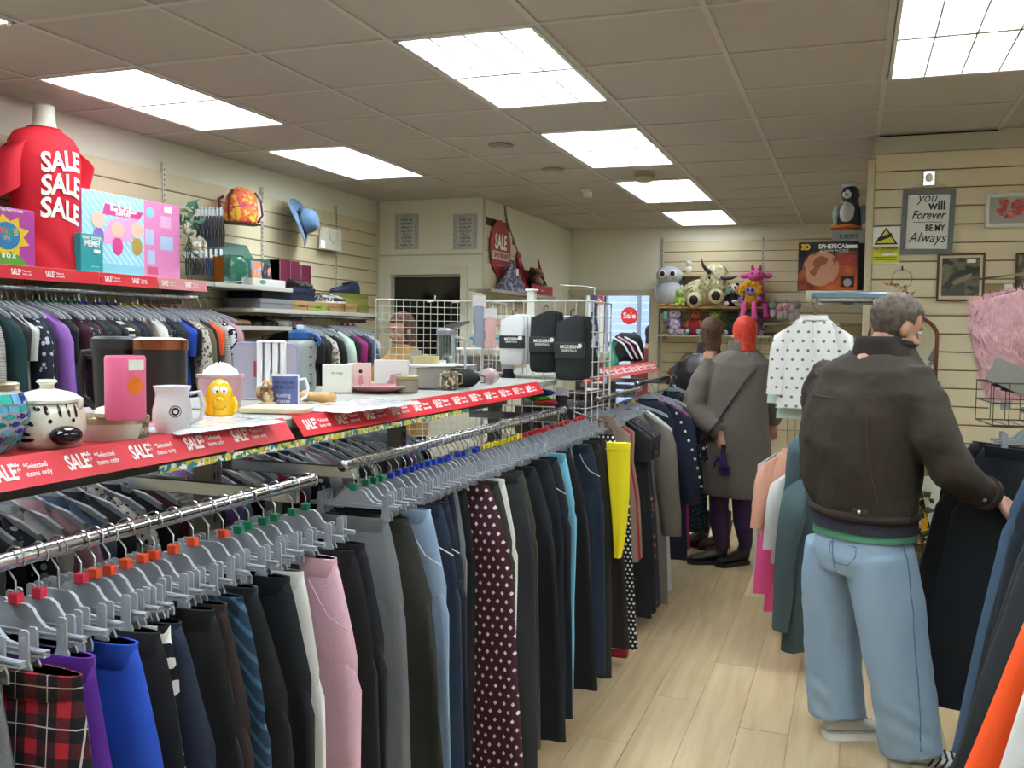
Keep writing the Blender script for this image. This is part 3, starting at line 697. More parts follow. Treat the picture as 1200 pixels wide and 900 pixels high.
# shelves
def shelf(label, y0, y1, z, x=XF, group='wall shelves'):
    t = thing('wall_shelf', label, 'shelf', (x, (y0+y1)/2, z), H90, group); h = (y1-y0)/2
    MB().box(-h, h, 0, -(XL+.02-x), -.028, 0, .002).build('board', mat('c9c7bd', .4), t)
    for s in (-1, 1): MB().prism([(0.02, -.028), (-(XL+.02-x), -.028), (-(XL+.02-x), -.1), (-(XL+.02-x)-.05, -.09)], s*(h-.02)-.002, s*(h-.02)+.002, 'x').build('bracket', mat('9a978c', .4, .3), t)
    return t
ZS = 1.885
shelf('white wall shelf behind the red sale strip, holding the sale mannequin', 2.75, 3.785, ZS)
shelf('white wall shelf under the pink doll playset box', 3.795, 4.83, ZS)
shelf('white wall shelf holding the glass bowl and green box', 4.84, 5.70, ZS)
shelf('long shelf of shoe boxes over the farther left rail', 5.24, 7.0, 1.735, group=None)
shelf('short shelf of loose shoes left of the farther rail', 4.90, 5.69, 1.615, group=None)
for y0, L, c, lb in ((2.9, .98, RED, 'red sale strip under the bright pink game box'), (3.885, .43, RED, 'short red sale strip below the teal game box'), (4.32, .42, mat('d98a8c', .45), 'faded pink sale strip below the doll playset box')):
    ticket_strip('sale_strip', lb, (XF+.012, y0, ZS-.034), H90, L, .066, -.2, c, 'sale strips on the wall shelf', step=.2, size=.04)
# rails
rail('long steel clothes rail on the left wall below the sale shelf', -3.80, 1.782, 2.75, 4.72, [3.8, 4.6], XL+.03)
rail('farther steel clothes rail on the left wall under the shoe boxes', -3.80, 1.70, 5.72, 7.0, [5.9, 6.85], XL+.03)
wl1 = [(4, 'knit', 'long'), (20, 'teal', 'coat', 'deep teal coat'), (36, 'charcoal', 'tee', 'charcoal tee with short sleeves'), (43, 'white', 'tee'), (50, 'navy', 'long'), (57, 'floralb', 'coat', 'navy patterned long dress'), (66, 'navy', 'long'), (78, 'lilac', 'long', 'lilac fluffy jumper'), (86, 'rose', 'vest'), (93, 'black', 'tee'), (101, 'blue', 'vest', 'cobalt blue vest with white edging'), (107, 'burg', 'tee'), (112, 'floralb', 'tee'), (119, 'burg', 'long'), (126, 'black', 'long'), (133, 'tweed', 'long'), (139, 'charcoal', 'tee'), (146, 'black', 'tee'), (156, 'stripe', 'tee', 'black and white striped tee'), (161, 'olive', 'tee'), (171, 'navy', 'long'), (179, 'dnavy', 'long'), (184, 'white', 'vest'), (189, 'floral', 'vest'), (198, 'plush', 'long', 'white fleecy jumper'), (204, 'floralr', 'tee'), (211, 'tweed', 'long'), (219, 'charcoal', 'tee'), (228, 'royal', 'tee', 'royal blue tee'), (233, 'black', 'tee'), (239, 'leopard', 'coat', 'grey animal-print long top'), (247, 'khaki', 'long', 'khaki long-sleeved top'), (254, 'dnavy', 'long'), (260, 'orange', 'tee'), (267, 'knit', 'long', 'oatmeal ribbed cardigan'), (274, 'bw', 'tee'), (282, 'rose', 'long', 'pale rose draped top')]
wl2 = [(352, 'black', 'tee'), (362, 'charcoal', 'vest'), (374, 'black', 'long', 'black jacket with a white tag'), (384, 'dnavy', 'tee'), (394, 'leopard', 'long', 'grey animal-print blouse'), (402, 'black', 'long'), (417, 'mint', 'long', 'mint green jumper'), (422, 'black', 'tee'), (428, 'fuchsia', 'tee', 'magenta top'), (434, 'burg', 'tee'), (440, 'mdenim', 'long', 'mid blue denim shirt'), (446, 'lgrey', 'tee')]
def tops_rail(spec, xr, z, rname, group, start, marks, seedv, ymin):
    rnd = random.Random(seedv); items = []; prev = ymin
    for i, s in enumerate(spec):
        y = max(at(s[0], 425, x=xr+.25).y, prev+.026); prev = y; rz = rnd.uniform(-.1, .1)
        tp = top(xr, y, z-.105, F[s[1]], s[2], i % 2, rz, name={'vest': 'vest', 'coat': 'coat', 'long': 'jumper', 'tee': 'shirt'}[s[2]], cm=F['white'] if s[1] == 'blue' else None)
        mk = marks[min(len(marks)-1, int(i*len(marks)/len(spec)))]
        h = hanger((xr, y, z), rz, mk, None, 'hangers on '+rname, 'top'); h['mk'] = MN[mk]
        items.append([tp, DN[s[1]]+' top', s[3] if len(s) > 3 else None, h, s[3] if len(s) > 3 else None])
    label_rail(items, rname, group, start)
tops_rail(wl1, -3.80, 1.782, 'the long left rail', 'clothes on the long left rail', 'the picture edge', ['-', '14', '14', '16', '18', '20', '-'], 3, 2.9)
tops_rail(wl2, -3.80, 1.70, 'the farther left rail', 'clothes on the farther left rail', 'its near end', ['20', '-', '-', '20'], 5, 5.76)
# ---- items on the top shelf
def ptl(px, py, x=-3.86): return at(px, py, x=x)
# pink game box cut by the frame
p = at(43, 306, x=-3.80); y0 = at(-12, 300, x=-3.80).y; wbx = p.y-y0
t = boxthing('game_box', 'bright pink party game box with a yellow starburst, left end of the shelf', 'game box', (-3.90, (y0+p.y)/2, ZS), (wbx, .18, .275), mat('b4449c', .4), H90)
f = -.09
flat('grass_print', t, [(-wbx/2, 0.002), (wbx/2-.04, .002), (wbx/2-.13, .08), (-wbx/2, .07)], f-.0002, mat('5a9a2c', .5))
flat('starburst_print', t, [(-.03+(.125 if k % 2 else .085)*math.cos(k*PI/9)*1.1, .14+(.105 if k % 2 else .072)*math.sin(k*PI/9)) for k in range(18)], f-.0006, mat('e7c320', .5))
flat('badge_print', t, circ(-.03, .14, .066, 24, 1.15), f-.0012, mat('2f7fb8', .5))
for k, (ch, cc) in enumerate(zip('BWOB', ('d63a2a', 'e2762a', '3aa04a', 'e7c320'))): text(ch, .045, mat(cc, .5), t, (-.075+k*.032, f-.002, .16), bold=.001)
text('IN', .035, mat('e7c320', .5), t, (-.03, f-.002, .13)); text('B O X', .03, LWHITE, t, (-.02, f-.002, .045), bold=.001)
text('THE PARTY GAME', .016, LWHITE, t, (0, f-.001, .262), bold=.0005)
MB().box(wbx/2-.003, wbx/2+.0008, -.088, .088, .003, .272).build('side_print', mat('dd4fa8', .4), t)
# mannequin bust and red sale shirt
MAN = mat('d2cdbf', .55)
pc = at(60, 300, x=-3.90)
t = thing('mannequin_bust', 'white headless mannequin bust standing on the sale shelf', 'mannequin', (-3.935, pc.y, ZS), 1.5)
m = MB(); m.rings([[(a*math.cos(2*PI*j/20), b*math.sin(2*PI*j/20), z) for j in range(20)] for z, a, b in ((0, .14, .09), (.2, .125, .085), (.45, .165, .095), (.58, .18, .085), (.625, .15, .075), (.655, .075, .06), (.69, .055, .055), (.74, .05, .052), (.765, .053, .054), (.775, .04, .04), (.778, .0, .0))])
m.build('torso', MAN, t, True)
sale = thing('sale_shirt', 'red t-shirt with SALE printed three times, worn by the mannequin bust', 't-shirt', (-3.935, pc.y, ZS), 1.5)
TEE = mat('cf1228', .8, bump=.2)
PR = [(.0, .2, .112), (.08, .19, .115), (.25, .175, .11), (.42, .195, .118), (.52, .205, .112), (.585, .2, .1), (.63, .165, .085), (.655, .1, .074), (.66, .082, .07)]
def sec(z):
    for (a, b, c), (d, e, g) in zip(PR, PR[1:]):
        if a <= z <= d: q = (z-a)/(d-a); return b+(e-b)*q, c+(g-c)*q
    return PR[-1][1:]
R = []
for i in range(45):
    z = .66*i/44; a, b = sec(z); row = []
    for j in range(40):
        an = 2*PI*j/40; wv = .007*nz(math.cos(an)*2+z*9, math.sin(an)*2, z*5)*(1.6 if z < .25 else .5)
        row.append(((a+wv)*math.cos(an), (b+wv)*math.sin(an), z+(.012*math.sin(an*2+1) if i < 2 else 0)))
    R.append(row)
MB().rings(R, False).build('body', TEE, sale, True, 80)
for s in (-1, 1):
    bk_ = .05 if s > 0 else 0
    P = [(s*.15, bk_*.3, .585), (s*.21, -.005, .54), (s*(.24-bk_*.5), -.005+bk_, .44), (s*(.25-bk_*.9), -.01+bk_*1.4, .34)]
    MB().rings([[(x+r*math.cos(2*PI*j/16)*.9, y+r*.85*math.sin(2*PI*j/16), z+(r*.5*math.cos(2*PI*j/16)*-s)) for j in range(16)] for (x, y, z), r in zip(P, (.075, .085, .088, .092))], False).build('sleeve', TEE, sale, True, 80)
MB().tube([(.084*math.cos(2*PI*j/24), .072*math.sin(2*PI*j/24), .658) for j in range(25)], .006, 6).build('collar', mat('c01024', .8), sale, True)
for k, zc in enumerate((.5, .385, .27)):
    me = text_mesh('SALE', .125, LWHITE, bold=.004, sx=.92, depth=.001, space=1.0+.001*k).copy()
    for v in me.vertices:
        x = v.co.x+.015; z = zc+v.co.z+.014*math.sin(x*16+k); a, b = sec(z); v.co = (x, -(b+.004)*math.sqrt(max(.02, 1-(x/(a+.004))**2))-.002+(v.co.y*.5), z)
    put('lettering', me, sale)
for o_ in col.objects:
    if o_.get('category') in ('mannequin', 't-shirt'): o_.scale = (1, 1, 1.09)
# air conditioner corner at the left edge
p = at(3, 160, x=-3.3)
t = thing('air_conditioner', 'white air conditioning unit cut off by the left edge', 'air conditioner', (-3.86, p.y-.45, 2.44), H90)
MB().prism([(0, 0), (-.18, 0), (-.24, .05), (-.235, .2), (-.16, .29), (0, .29)], -.45, .45, 'x').build('casing', mat('d9d7d0', .4), t)
m = MB()
for k in range(4): m.box(-.43, .43, -.235+k*.035, -.21+k*.035, -.004, .002)
m.build('air_grille', mat('55544f', .5), t)
MB().box(-.2, .2, -.002, .29, .02, .26).build('wall_mount', WHITE, t)
# teal party game box
y0, y1 = at(95, 305, x=-3.79).y, at(121, 309, x=-3.79).y
t = boxthing('game_box', 'teal party game box leaning in front of the doll playset', 'game box', (-3.815, (y0+y1)/2, ZS), (y1-y0, .05, .2), mat('2f9fa5', .4), H90)
text('WHAT DO YOU', .022, LWHITE, t, (0, -.0265, .178), bold=.0006, sx=.85); text('MEME?', .046, LWHITE, t, (0, -.0265, .148), bold=.0016, sx=.8)
flat('label_print', t, rect(.01, .055, .1, .12), -.0256, LWHITE); text('adult party game', .008, LWHITE, t, (.02, -.0265, .03))
# doll playset box
y0, y1 = at(97, 300, x=-3.85).y, at(212, 320, x=-3.85).y; W = y1-y0; H = .445
t = boxthing('toy_box', 'large pale blue and pink doll playset box on the wall shelf', 'toy box', (-3.93, (y0+y1)/2, ZS), (W, .15, H), mat('e48ac0', .4), H90)
sp = -W/2+W*.6; f = -.0752
flat('blue_panel', t, rect(-W/2+.002, sp, .002, H-.002), f, mat('9cd3e6', .4, pat='diag', c2='c8e8f2', sc=.9))
flat('blue_base_band', t, rect(-W/2+.004, sp, .004, .06), f-.001, mat('8cc9dc', .4))
flat('pink_swoosh', t, [(-W/2+.1, .15), (sp-.1, .2), (sp-.04, .34), (-W/2+.2, .3)], f-.001, mat('eda5d0', .4))
flat('title_ribbon', t, [(-.24, H-.12), (.04, H-.12), (.07, H-.08), (-.22, H-.06)], f-.0015, mat('e0448f', .4))
text('L.O.L.', .085, LWHITE, t, (-.085, f-.003, H-.065), bold=.004, sx=.95); text('SURPRISE!', .027, LWHITE, t, (-.085, f-.003, H-.107), bold=.001)
for a, b, c, d, cc in ((.0, .09, .19, .28, 'b9c5e8'), (.16, .27, .3, .37, 'e8b6d8'), (.16, .29, .17, .25, 'b5cbea'), (.02, .1, .08, .16, 'b9c5e8'), (.02, .13, .02, .065, 'd45a7c'), (.2, .28, .39, .43, 'f4eef4')):
    flat('picture_panel', t, rect(sp+.01+a*.8, sp+.01+b*.8, c, d), f, mat(cc, .4))
flat('badge_print', t, circ(sp+.05, H-.07, .033), f, mat('8ed2dc', .4))
for a, b, cc in ((-.27, .2, '8a6fc0'), (-.13, .16, 'e0448f'), (.02, .17, 'b99a4a')):   # plain toy-coloured blobs stand in for the printed figures
    flat('figure_print', t, [(x+0, z) for x, z in circ(a, b, .05, 18, .8)], f-.002, mat(cc, .5)); flat('figure_print', t, circ(a, b+.09, .045, 18, 1.1), f-.0022, mat('e6c2ae', .5))
# artificial roses with leaves
def leaf(m, c, d, w, n_up=(0, 0, 1)):
    c, d = Vector(c), Vector(d); s = d.cross(Vector(n_up)).normalized()*w
    m.add([c, c+d*.35+s, c+d, c+d*.35-s, c+d*.4+Vector(n_up)*w*.3], [(0, 1, 4), (1, 2, 4), (2, 3, 4), (3, 0, 4)])
def rose(m, c, r, up, sd=0):
    c = Vector(c); up = Vector(up).normalized(); a = up.orthogonal().normalized(); b = up.cross(a)
    for ringi, (rr, n, h) in enumerate(((.25, 3, .55), (.5, 4, .5), (.8, 5, .32), (1.05, 6, .1))):
        for k in range(n):
            th = 2*PI*k/n+ringi*.6+sd; wd = 2*PI/n*.75; R = []
            for u in (-1, -.4, .4, 1):
                an = th+u*wd/2; rad = a*math.cos(an)+b*math.sin(an)
                R.append([c+rad*r*rr*.5-up*r*.2, c+rad*r*rr*.9+up*r*h*.5, c+rad*r*rr*(1.1-.15*abs(u))+up*r*h])
            m.rings(R, False, False)
    return m
p = ptl(225, 318, -3.85)
t = thing('artificial_roses', 'white artificial roses with green leaves beside the doll playset', 'artificial flowers', (-3.86, p.y-.03, ZS), H90)
rnd = random.Random(5); g = MB()
for k in range(60):
    c = (rnd.uniform(-.05, .08), rnd.uniform(-.06, .05), rnd.uniform(.12, .46)); leaf(g, c, (rnd.uniform(-.06, .06), rnd.uniform(-.06, .02), rnd.uniform(-.05, .05)), .018, (rnd.uniform(-1, 1), -1, .6))
g.build('leaves', mat('3f6b4c', .6), t)
for k, c in enumerate(((.0, -.06, .22), (.065, -.05, .23), (-.04, -.05, .30))): rose(MB(), c, .05, (.1, -1, .3), k).build('rose_head', mat('e9e2d2', .7), t, True)
for k in range(3): MB().tube([(k*.02, 0, 0.0), (k*.02-.01, 0, .2), (k*.02, -.02, .3)], .003, 5).build('stem', mat('3d5a3a', .6), t)
# carded hair accessories hanging on hooks, two rows
ROWS = ((231, 262, 243, 292, 8), (221, 262, 292, 325, 8))
cols = ['2b2733', '1e1e22', '3a3a44', '262a4a', '2c2c30', '38303a', '443a30', '2a2a2e']
for ri, (pa, pb, ya, yb, n) in enumerate(ROWS):
    for k in range(n):
        px = pa+(pb-pa)*k/(n-1); q = at(px, ya+2, x=-4.0); q2 = at(px, yb-3, x=-4.0); hgt = q.z-q2.z
        t = thing('hair_accessory', 'carded dark hair accessory on the %s row of hooks, %s from the left' % (('upper', 'lower')[ri], (['first']+ORD[1:])[k]), 'accessory', (-4.02+.0, q.y, q.z), H90+.25, 'carded hair accessories')
        MB().prism([(-.022, 0), (-.022, -.055), (.022, -.055), (.022, 0), (.014, .012), (-.014, .012)], -.002, .001).build('header_card', mat('d8dbe2', .3, glass=0), t)
        cc = mat(cols[(k+ri*3) % 8] if not (ri == 1 and k in (4, 5)) else '22406c', .6)
        m = MB()
        for s in (-1, 1): m.tube([(s*.008, -.004, -.045), (s*.02, -.012, -hgt*.6), (s*.012, -.01, -hgt)], .008, 6)
        m.build('loop', cc, t, True)
        MB().tube([(0, .1, .002), (0, -.012, .002), (0, -.018, .01)], .002, 5).build('peg', STEEL, t)
# patterned backpack
q = at(285, 262, x=-3.98)
t = thing('backpack', 'orange and yellow flowered backpack with maroon straps on a wall hook', 'backpack', (-4.0, q.y, q.z), H90-.5)
bp = mat('e0622a', .6, pat='blotch', c2='e8b92c', c3='c8375a', sc=1.6)
MB().rings([[(a*(abs(math.cos(2*PI*j/20))**.7)*(1 if math.cos(2*PI*j/20) > 0 else -1), b*math.sin(2*PI*j/20)-.01, z) for j in range(20)] for z, a, b in ((0, .10, .05), (.01, .115, .06), (.1, .118, .065), (.18, .105, .055), (.225, .075, .04), (.245, .03, .02))]).build('bag_body', bp, t, True)
MB().rings([[(a*math.cos(2*PI*j/16), -.055+b*math.sin(2*PI*j/16), z) for j in range(16)] for z, a, b in ((.01, .07, .02), (.06, .08, .035), (.11, .07, .02))]).build('front_pocket', bp, t, True)
for s in (-1, 1): MB().tube([(s*.1, -.05, .01), (s*.125, -.075, .06), (s*.115, -.07, .16), (s*.08, -.05, .215)], .008, 6).build('strap', mat('5a1020', .6), t, True)
MB().tube([(-.125, -.02, 0), (-.165, -.04, .03), (-.17, -.03, .15), (-.13, -.01, .17)], .011, 6).build('strap', mat('5a1020', .6), t, True)
MB().box(-.13, .12, -.065, .05, -.008, .002, .003).build('base_panel', mat('26090f', .6), t)
MB().box(.09, .16, -.03, .03, .02, .15, .008).build('side_pocket', mat('c9c3bd', .4), t)
# wide brimmed hat
q = at(362, 260, x=-3.92)
t = hat = thing('sun_hat', 'slate blue wide-brimmed sun hat hanging on the slatwall', 'hat', (-3.98, q.y, q.z), H90)
HATM = mat('4d6a8a', .85, bump=.4, bsc=300, sheen=.2)
M1 = Matrix.Rotation(.35, 4, 'Z')@Matrix.Rotation(1.35, 4, 'X')
m = MB(); R = []
for i, (r, z) in enumerate(((.094, 0), (.13, .004), (.165, .0), (.185, -.012), (.186, -.014), (.16, -.004), (.094, -.003))):
    R.append([(r*math.cos(2*PI*j/36)*(1.0), r*math.sin(2*PI*j/36)*.9, z+.03*math.sin(4*PI*j/36+.4)*max(0, (r-.09))*8) for j in range(36)])
m.rings(R, False).xf(M1); m.build('brim', HATM, t, True)
m = MB().lathe([(.094, 0), (.094, .03), (.088, .07), (.07, .098), (.04, .11), (.0, .112)], n=30, sy=.9).xf(M1); m.build('crown', HATM, t, True)
m = MB().lathe([(.0955, .002), (.0965, .012), (.0955, .022)], n=30, sy=.9).xf(M1); m.build('hat_band', mat('22344a', .7), t, True)
m = MB().ell((-.06, .07, .02), (.03, .02, .012)).ell((-.085, .06, .012), (.02, .012, .02)).xf(M1); m.build('bow', mat('22344a', .7), t, True)
# white handbag behind the hat
q = at(390, 281, x=-4.06)
t = thing('handbag', 'flat white handbag hanging beside the blue hat', 'bag', (-4.08, q.y, q.z), H90)
MB().prism([(-.15, -.085), (.15, -.085), (.125, .085), (-.125, .085)], -.02, .02).build('bag_body', mat('d8d3c4', .5), t)
MB().tube([(-.07, -.024, .08), (-.06, -.028, .0), (0, -.03, -.03), (.06, -.028, .0), (.07, -.024, .08)], .004, 6).build('handle', mat('c9c3b2', .5), t, True)
MB().box(-.12, .12, -.023, .022, .07, .095, .005).build('top_edge', mat('e3dfd2', .5), t)
# tags under the hat
MB().box(.03, .08, -.13, -.129, -.17, -.12).build('price_tag', LWHITE, hat)
MB().tube([(.05, -.12, -.12), (.03, -.09, -.05)], .001, 4).build('tag_string', LWHITE, hat)
MB().tube([(0, 0, 0), (0, .13, .0)], .004, 6).build('peg', STEEL, hat)
hat.scale = (1.12,)*3
# green folder box, open lid
y0, y1 = at(266, 325, x=-3.95).y, at(312, 331, x=-3.95).y
t = thing('gift_box', 'dark green open gift box behind the glass bowl', 'box', (-3.97, (y0+y1)/2, ZS), H90); W = y1-y0
MB().box(-W/2, W/2, -.05, .08, 0, .2, .003).build('carton', mat('1f6a50', .5), t)
MB().box(-W/2, W/2, -.003, .003, -.0, .12, .002).xf(Matrix.Translation((-.05, .05, .2))@Matrix.Rotation(-.55, 4, 'X')).build('lid', mat('215543', .5), t)
# glass bowl, amber glass
GL = mat('f4fbfb', .03, glass=1); AMB = mat('d08a34', .05, glass=.85)
q = at(276, 325, x=-3.83)
t = thing('glass_bowl', 'round clear glass fishbowl on the wall shelf', 'bowl', (-3.85, q.y, ZS))
MB().lathe([(.0, .002), (.05, .0), (.075, .02), (.097, .07), (.1, .1), (.09, .145), (.065, .18), (.068, .19), (.062, .18), (.086, .145), (.096, .1), (.093, .07), (.072, .024), (.04, .006), (0, .006)], n=36).build('bowl', GL, t, True)
q = at(258, 324, x=-3.83)
t = thing('amber_glass', 'tall amber drinking glass left of the fishbowl', 'glass', (-3.84, q.y, ZS))
MB().lathe([(0, 0), (.028, 0), (.031, .01), (.036, .17), (.034, .17), (.029, .015), (0, .012)], n=24).build('glass', AMB, t, True)
MB().lathe([(0, .0), (.0285, -.0005), (.0295, .012), (.0, .012)], n=24).build('thick_base', mat('8a4a12', .2), t, True)
# two small clear boxes on a white display carton
y0, y1 = at(293, 331, x=-3.79).y, at(331, 333, x=-3.79).y; W = y1-y0
t = boxthing('display_carton', 'low white carton with a green label at the shelf end', 'box', (-3.81, (y0+y1)/2, ZS), (W, .09, .05), mat('dcdcd6', .4), H90)
flat('green_label', t, circ(-.08, .028, .014, 18, 2.6), -.0458, mat('4f9a3a', .5)); text('VALUE', .012, LWHITE, t, (-.08, -.0475, .028))
for k, (a, cc, c2, lb) in enumerate(((-.06, 'd98a5c', '9ab0d8', 'small picture card of orange flowers on the white carton'), (.055, '2a3448', 'c98a6a', 'navy picture card leaning at the shelf end on the white carton'))):
    t = thing('picture_card', lb, 'card', (-3.83, (y0+y1)/2+a, ZS+.051), H90)
    MB().box(-.05, .055, -.006, .006, 0, .12 if not k else .115, .001).xf(Matrix.Rotation(-.08, 4, 'X')@Matrix.Shear('XZ', 4, (.12, 0)) if k else Matrix.Rotation(-.08, 4, 'X')).build('card', mat(cc, .35, pat='blotch', c2=c2, sc=1.2), t)
    MB().box(-.054, .058, -.001, .001, -.001, .0).build('base_edge', WHITE, t)
# maroon books
for k, (a, b) in enumerate(((322, 334), (334.5, 346), (347, 359.5))):
    y0, y1 = at(a, 330, x=-3.98).y, at(b, 330, x=-3.98).y
    t = boxthing('gift_bag', 'maroon upright gift box, %s of three at the shelf end' % ('left', 'middle', 'right')[k], 'box', (-4.0, (y0+y1)/2, ZS-.0 if k < 2 else ZS-.02), (y1-y0-.006, .12, .22), mat('5f1030', .5), H90, 'maroon boxes')
    MB().box(-(y1-y0)/2+.003, -(y1-y0)/2+.007, -.062, .055, .002, .219).build('pale_edge', mat('a8788a', .5), t)
# shoe boxes, each its own
def spanbox(lab, pa, pb, zt, zb, x, dep, m, name='shoe_box', lid=None, part='carton', fix=.0, grp='shoe boxes on the left wall'):
    y0, y1 = at(pa, 350, x=x).y, at(pb, 350, x=x).y
    t = thing(name, lab, 'shoe box', (x-dep/2, (y0+y1)/2, zb), H90, grp); W = y1-y0
    MB().box(-W/2, W/2, -dep/2, dep/2, 0, zt-zb-.02, .002).build('carton', m, t)
    MB().box(-W/2-.003, W/2+.003, -dep/2-.003, dep/2+.003, zt-zb-.032, zt-zb, .002).build('lid', lid or m, t)
    return t, W
Z2 = 1.736
spanbox('flat silver-grey shoe box at the near end of the lower shoe shelf', 305, 344, Z2+.068, Z2, -3.76, .3, mat('8d9094', .4))
spanbox('long navy shoe box lying on the silver-grey box', 307, 339, Z2+.135, Z2+.07, -3.80, .28, mat('141c36', .45), fix=1)
spanbox('navy shoe box under the black sandals', 340, 369, Z2+.165, Z2+.068, -3.80, .26, mat('1f2746', .45), lid=mat('2a3356', .45))
craft = mat('b08d5c', .6)
for pa, pb, lb in ((345, 360, 'brown craft box with dark lettering under the navy shoe box'), (361, 384, 'brown craft box with a green label'), (385, 403, 'brown craft box under the patterned trainers'), (404, 418, 'brown craft box under the white trainers')):
    t, W = spanbox(lb, pa, pb, Z2+.066, Z2, -3.77, .26, craft)
    if 'green' in lb: flat('green_label', t, rect(-W*.36, W*.38, .008, .048), -.132, mat('8fbf3c', .5)); text('footwear', .028, mat('23401a', .5), t, (0, -.134, .028), sx=.8)
    if 'dark' in lb: text('Shoes', .03, BLACK, t, (0, -.134, .03))
    o = t
spanbox('olive yellow shoe box under the navy court shoe', 398, 431, Z2+.155, Z2+.068, -3.84, .25, mat('9c9a4c', .5), lid=mat('84843a', .5))
spanbox('plain brown box at the far end of the shoe shelf', 419, 432, Z2+.066, Z2, -3.80, .26, mat('8e8a48', .5))
# shoes
def shoe_mb(L=.26, w=.045, h=.06, heel=.0, open_=.03):
    up = MB(); st = [(0, .5, .55), (.06, .85, .95), (.2, 1, 1.05), (.4, .9, .95), (.6, .95, .62), (.8, 1, .5), (.93, .75, .38), (1, .2, .2)]
    R = []
    for f, a, b in st:
        n = 12; R.append([((f-.5)*L, a*w*math.cos(PI*j/(n-1))*-1, max(.0, b*h*(math.sin(PI*j/(n-1))**.6))+.012+heel*(1-f)) for j in range(n)])
    up.rings(R, True, False)
    so = MB(); R = []
    for f, a, b in st:
        R.append([((f-.5)*L, a*w*1.06, 0+heel*.2*(1-f)), ((f-.5)*L, -a*w*1.06, 0+heel*.2*(1-f)), ((f-.5)*L, -a*w*1.06, .014+heel*(1-f)), ((f-.5)*L, a*w*1.06, .014+heel*(1-f))])
    so.rings(R)
    return up, so
def shoe(label, x, y, z, rz, mu, ms, laces=None, heel=0, group=None, name='shoe', sc=1):
    t = thing(name, label, 'shoe', (x, y, z), rz, group); t.scale = (sc, sc, sc)
    up, so = shoe_mb(heel=heel); up.build('upper', mu, t, True, 60); so.build('sole', ms, t)
    MB().rings([[(-.03+a*.05*math.cos(2*PI*j/14), b*.026*math.sin(2*PI*j/14), .064+heel*.8+c-.012*math.cos(2*PI*j/14)) for j in range(14)] for a, b, c in ((1.2, 1.2, .0), (1, 1, .004), (.85, .8, -.004))], True).build('opening', mat('1b1a1a', .9), t, True)
    if laces:
        for k in range(4): MB().tube([(.02+k*.017, -.02, .052-k*.004), (.024+k*.017, 0, .061-k*.004), (.02+k*.017, .02, .052-k*.004)], .0028, 5).build('lace', laces, t, True)
    return t
NV = mat('16223a', .4); WH = mat('d9d8d2', .5); BL = mat('141416', .5)
q = at(408, 343, x=-3.88); shoe('navy wedge court shoe on the olive shoe box', -3.92, q.y, Z2+.157, H90+2.7, NV, NV, None, .03)
q = at(416, 341, x=-3.93); shoe('second navy wedge shoe just behind the first', -4.03, q.y+.03, Z2+.157, H90+2.8, NV, NV, None, .03)
q = at(388, 353, x=-3.86); shoe('patterned black and white trainer with white laces', -3.9, q.y-.06, Z2+.068, -.5, mat('2b2b2e', .7, pat='leopard', c2='d8d8d4', sc=1), WH, WH)
q = at(400, 353, x=-3.80); shoe('white-toed black trainer at the shelf edge', -3.86, q.y, Z2+.068, -.45, mat('c9c8c4', .6, pat='blotch', c2='232326', sc=1), WH, WH)
q = at(350, 341, x=-3.88)
for k in range(2): shoe('black strappy sandal on the navy shoe box, %s one' % ('near', 'far')[k], -3.88-.0*k, q.y-.05+k*.1, Z2+.167, -.3, BL, BL, mat('8c8c90', .3, .6), .0, 'black sandals', sc=.8)
ZL = 1.617
spec = [(268, 'a07a58', 'tan flat sandal lying at the near end of the loose-shoe shelf'), (278, 'b08c68', 'second tan sandal on the loose-shoe shelf'), (291, '141416', 'black shoe standing on its heel on the loose-shoe shelf'), (302, '1a1a1e', 'black ankle boot in the middle of the loose-shoe shelf'), (312, '141416', 'small black shoe beside the white trainers'), (323, 'dcdcd8', 'white trainer, left of the pair on the loose-shoe shelf'), (333, 'dcdcd8', 'white trainer, right of the pair on the loose-shoe shelf')]
for k, (px, cc, lb) in enumerate(spec):
    q = at(px, 380, x=-3.9); shoe(lb, -3.92, q.y, ZL, -.1+.1*(k % 2), mat(cc, .55), mat('c9c7c0' if k > 4 else '3a332c', .6), WH if k > 4 else None, sc=.95)
# long shoe-rail ticket channel
# ================================================================ things on the central gondola shelf
ZC = 1.3735
def pc_(px, py, z=ZC): return at(px, py, z=z)
xs = -1.335
for y0, L, lb, c in ((.62, 1.36, 'long red sale strip on the gondola shelf edge, nearest the camera', mat('d9404a', .4)), (2.02, 1.28, 'red sale strip on the gondola shelf edge below the wooden pestle', RED), (3.26, .70, 'red sale strip at the far end of the gondola shelf', RED)):
    ticket_strip('sale_strip', lb, (xs+.02+(.004 if y0 > 3 else 0), y0, 1.352), H90, L, .062, -.62, c, 'sale strips on the gondola', step=.158, size=.042)
t = tag(MB().box(0, 1.6, -.004, .0, -.012, .003).build('shelf_paper', mat('d9c22c', .5, pat='blotch', c2='2b7f8a', c3='e9e6da', sc=4), None, loc=(xs+.034, 1.5, 1.318), rz=H90), 'narrow multicoloured paper trim peeping out below the gondola sale strip', 'paper')
# red paper liner lying on the shelf
tag(MB().box(-.14, .0, -.25, .25, 0, .0012).build('shelf_liner', RED, None, loc=(xs-.002, 2.35, ZC)), 'red paper lying flat on the shelf under the blue mug', 'paper')
tag(MB().box(-.32, .0, -.8, .45, 0, .0012).build('shelf_liner', mat('d9404a', .4), None, loc=(xs-.002, 1.45, ZC)), 'red paper lying flat on the shelf under the zebra jar', 'paper')
ZI = ZC+.0015
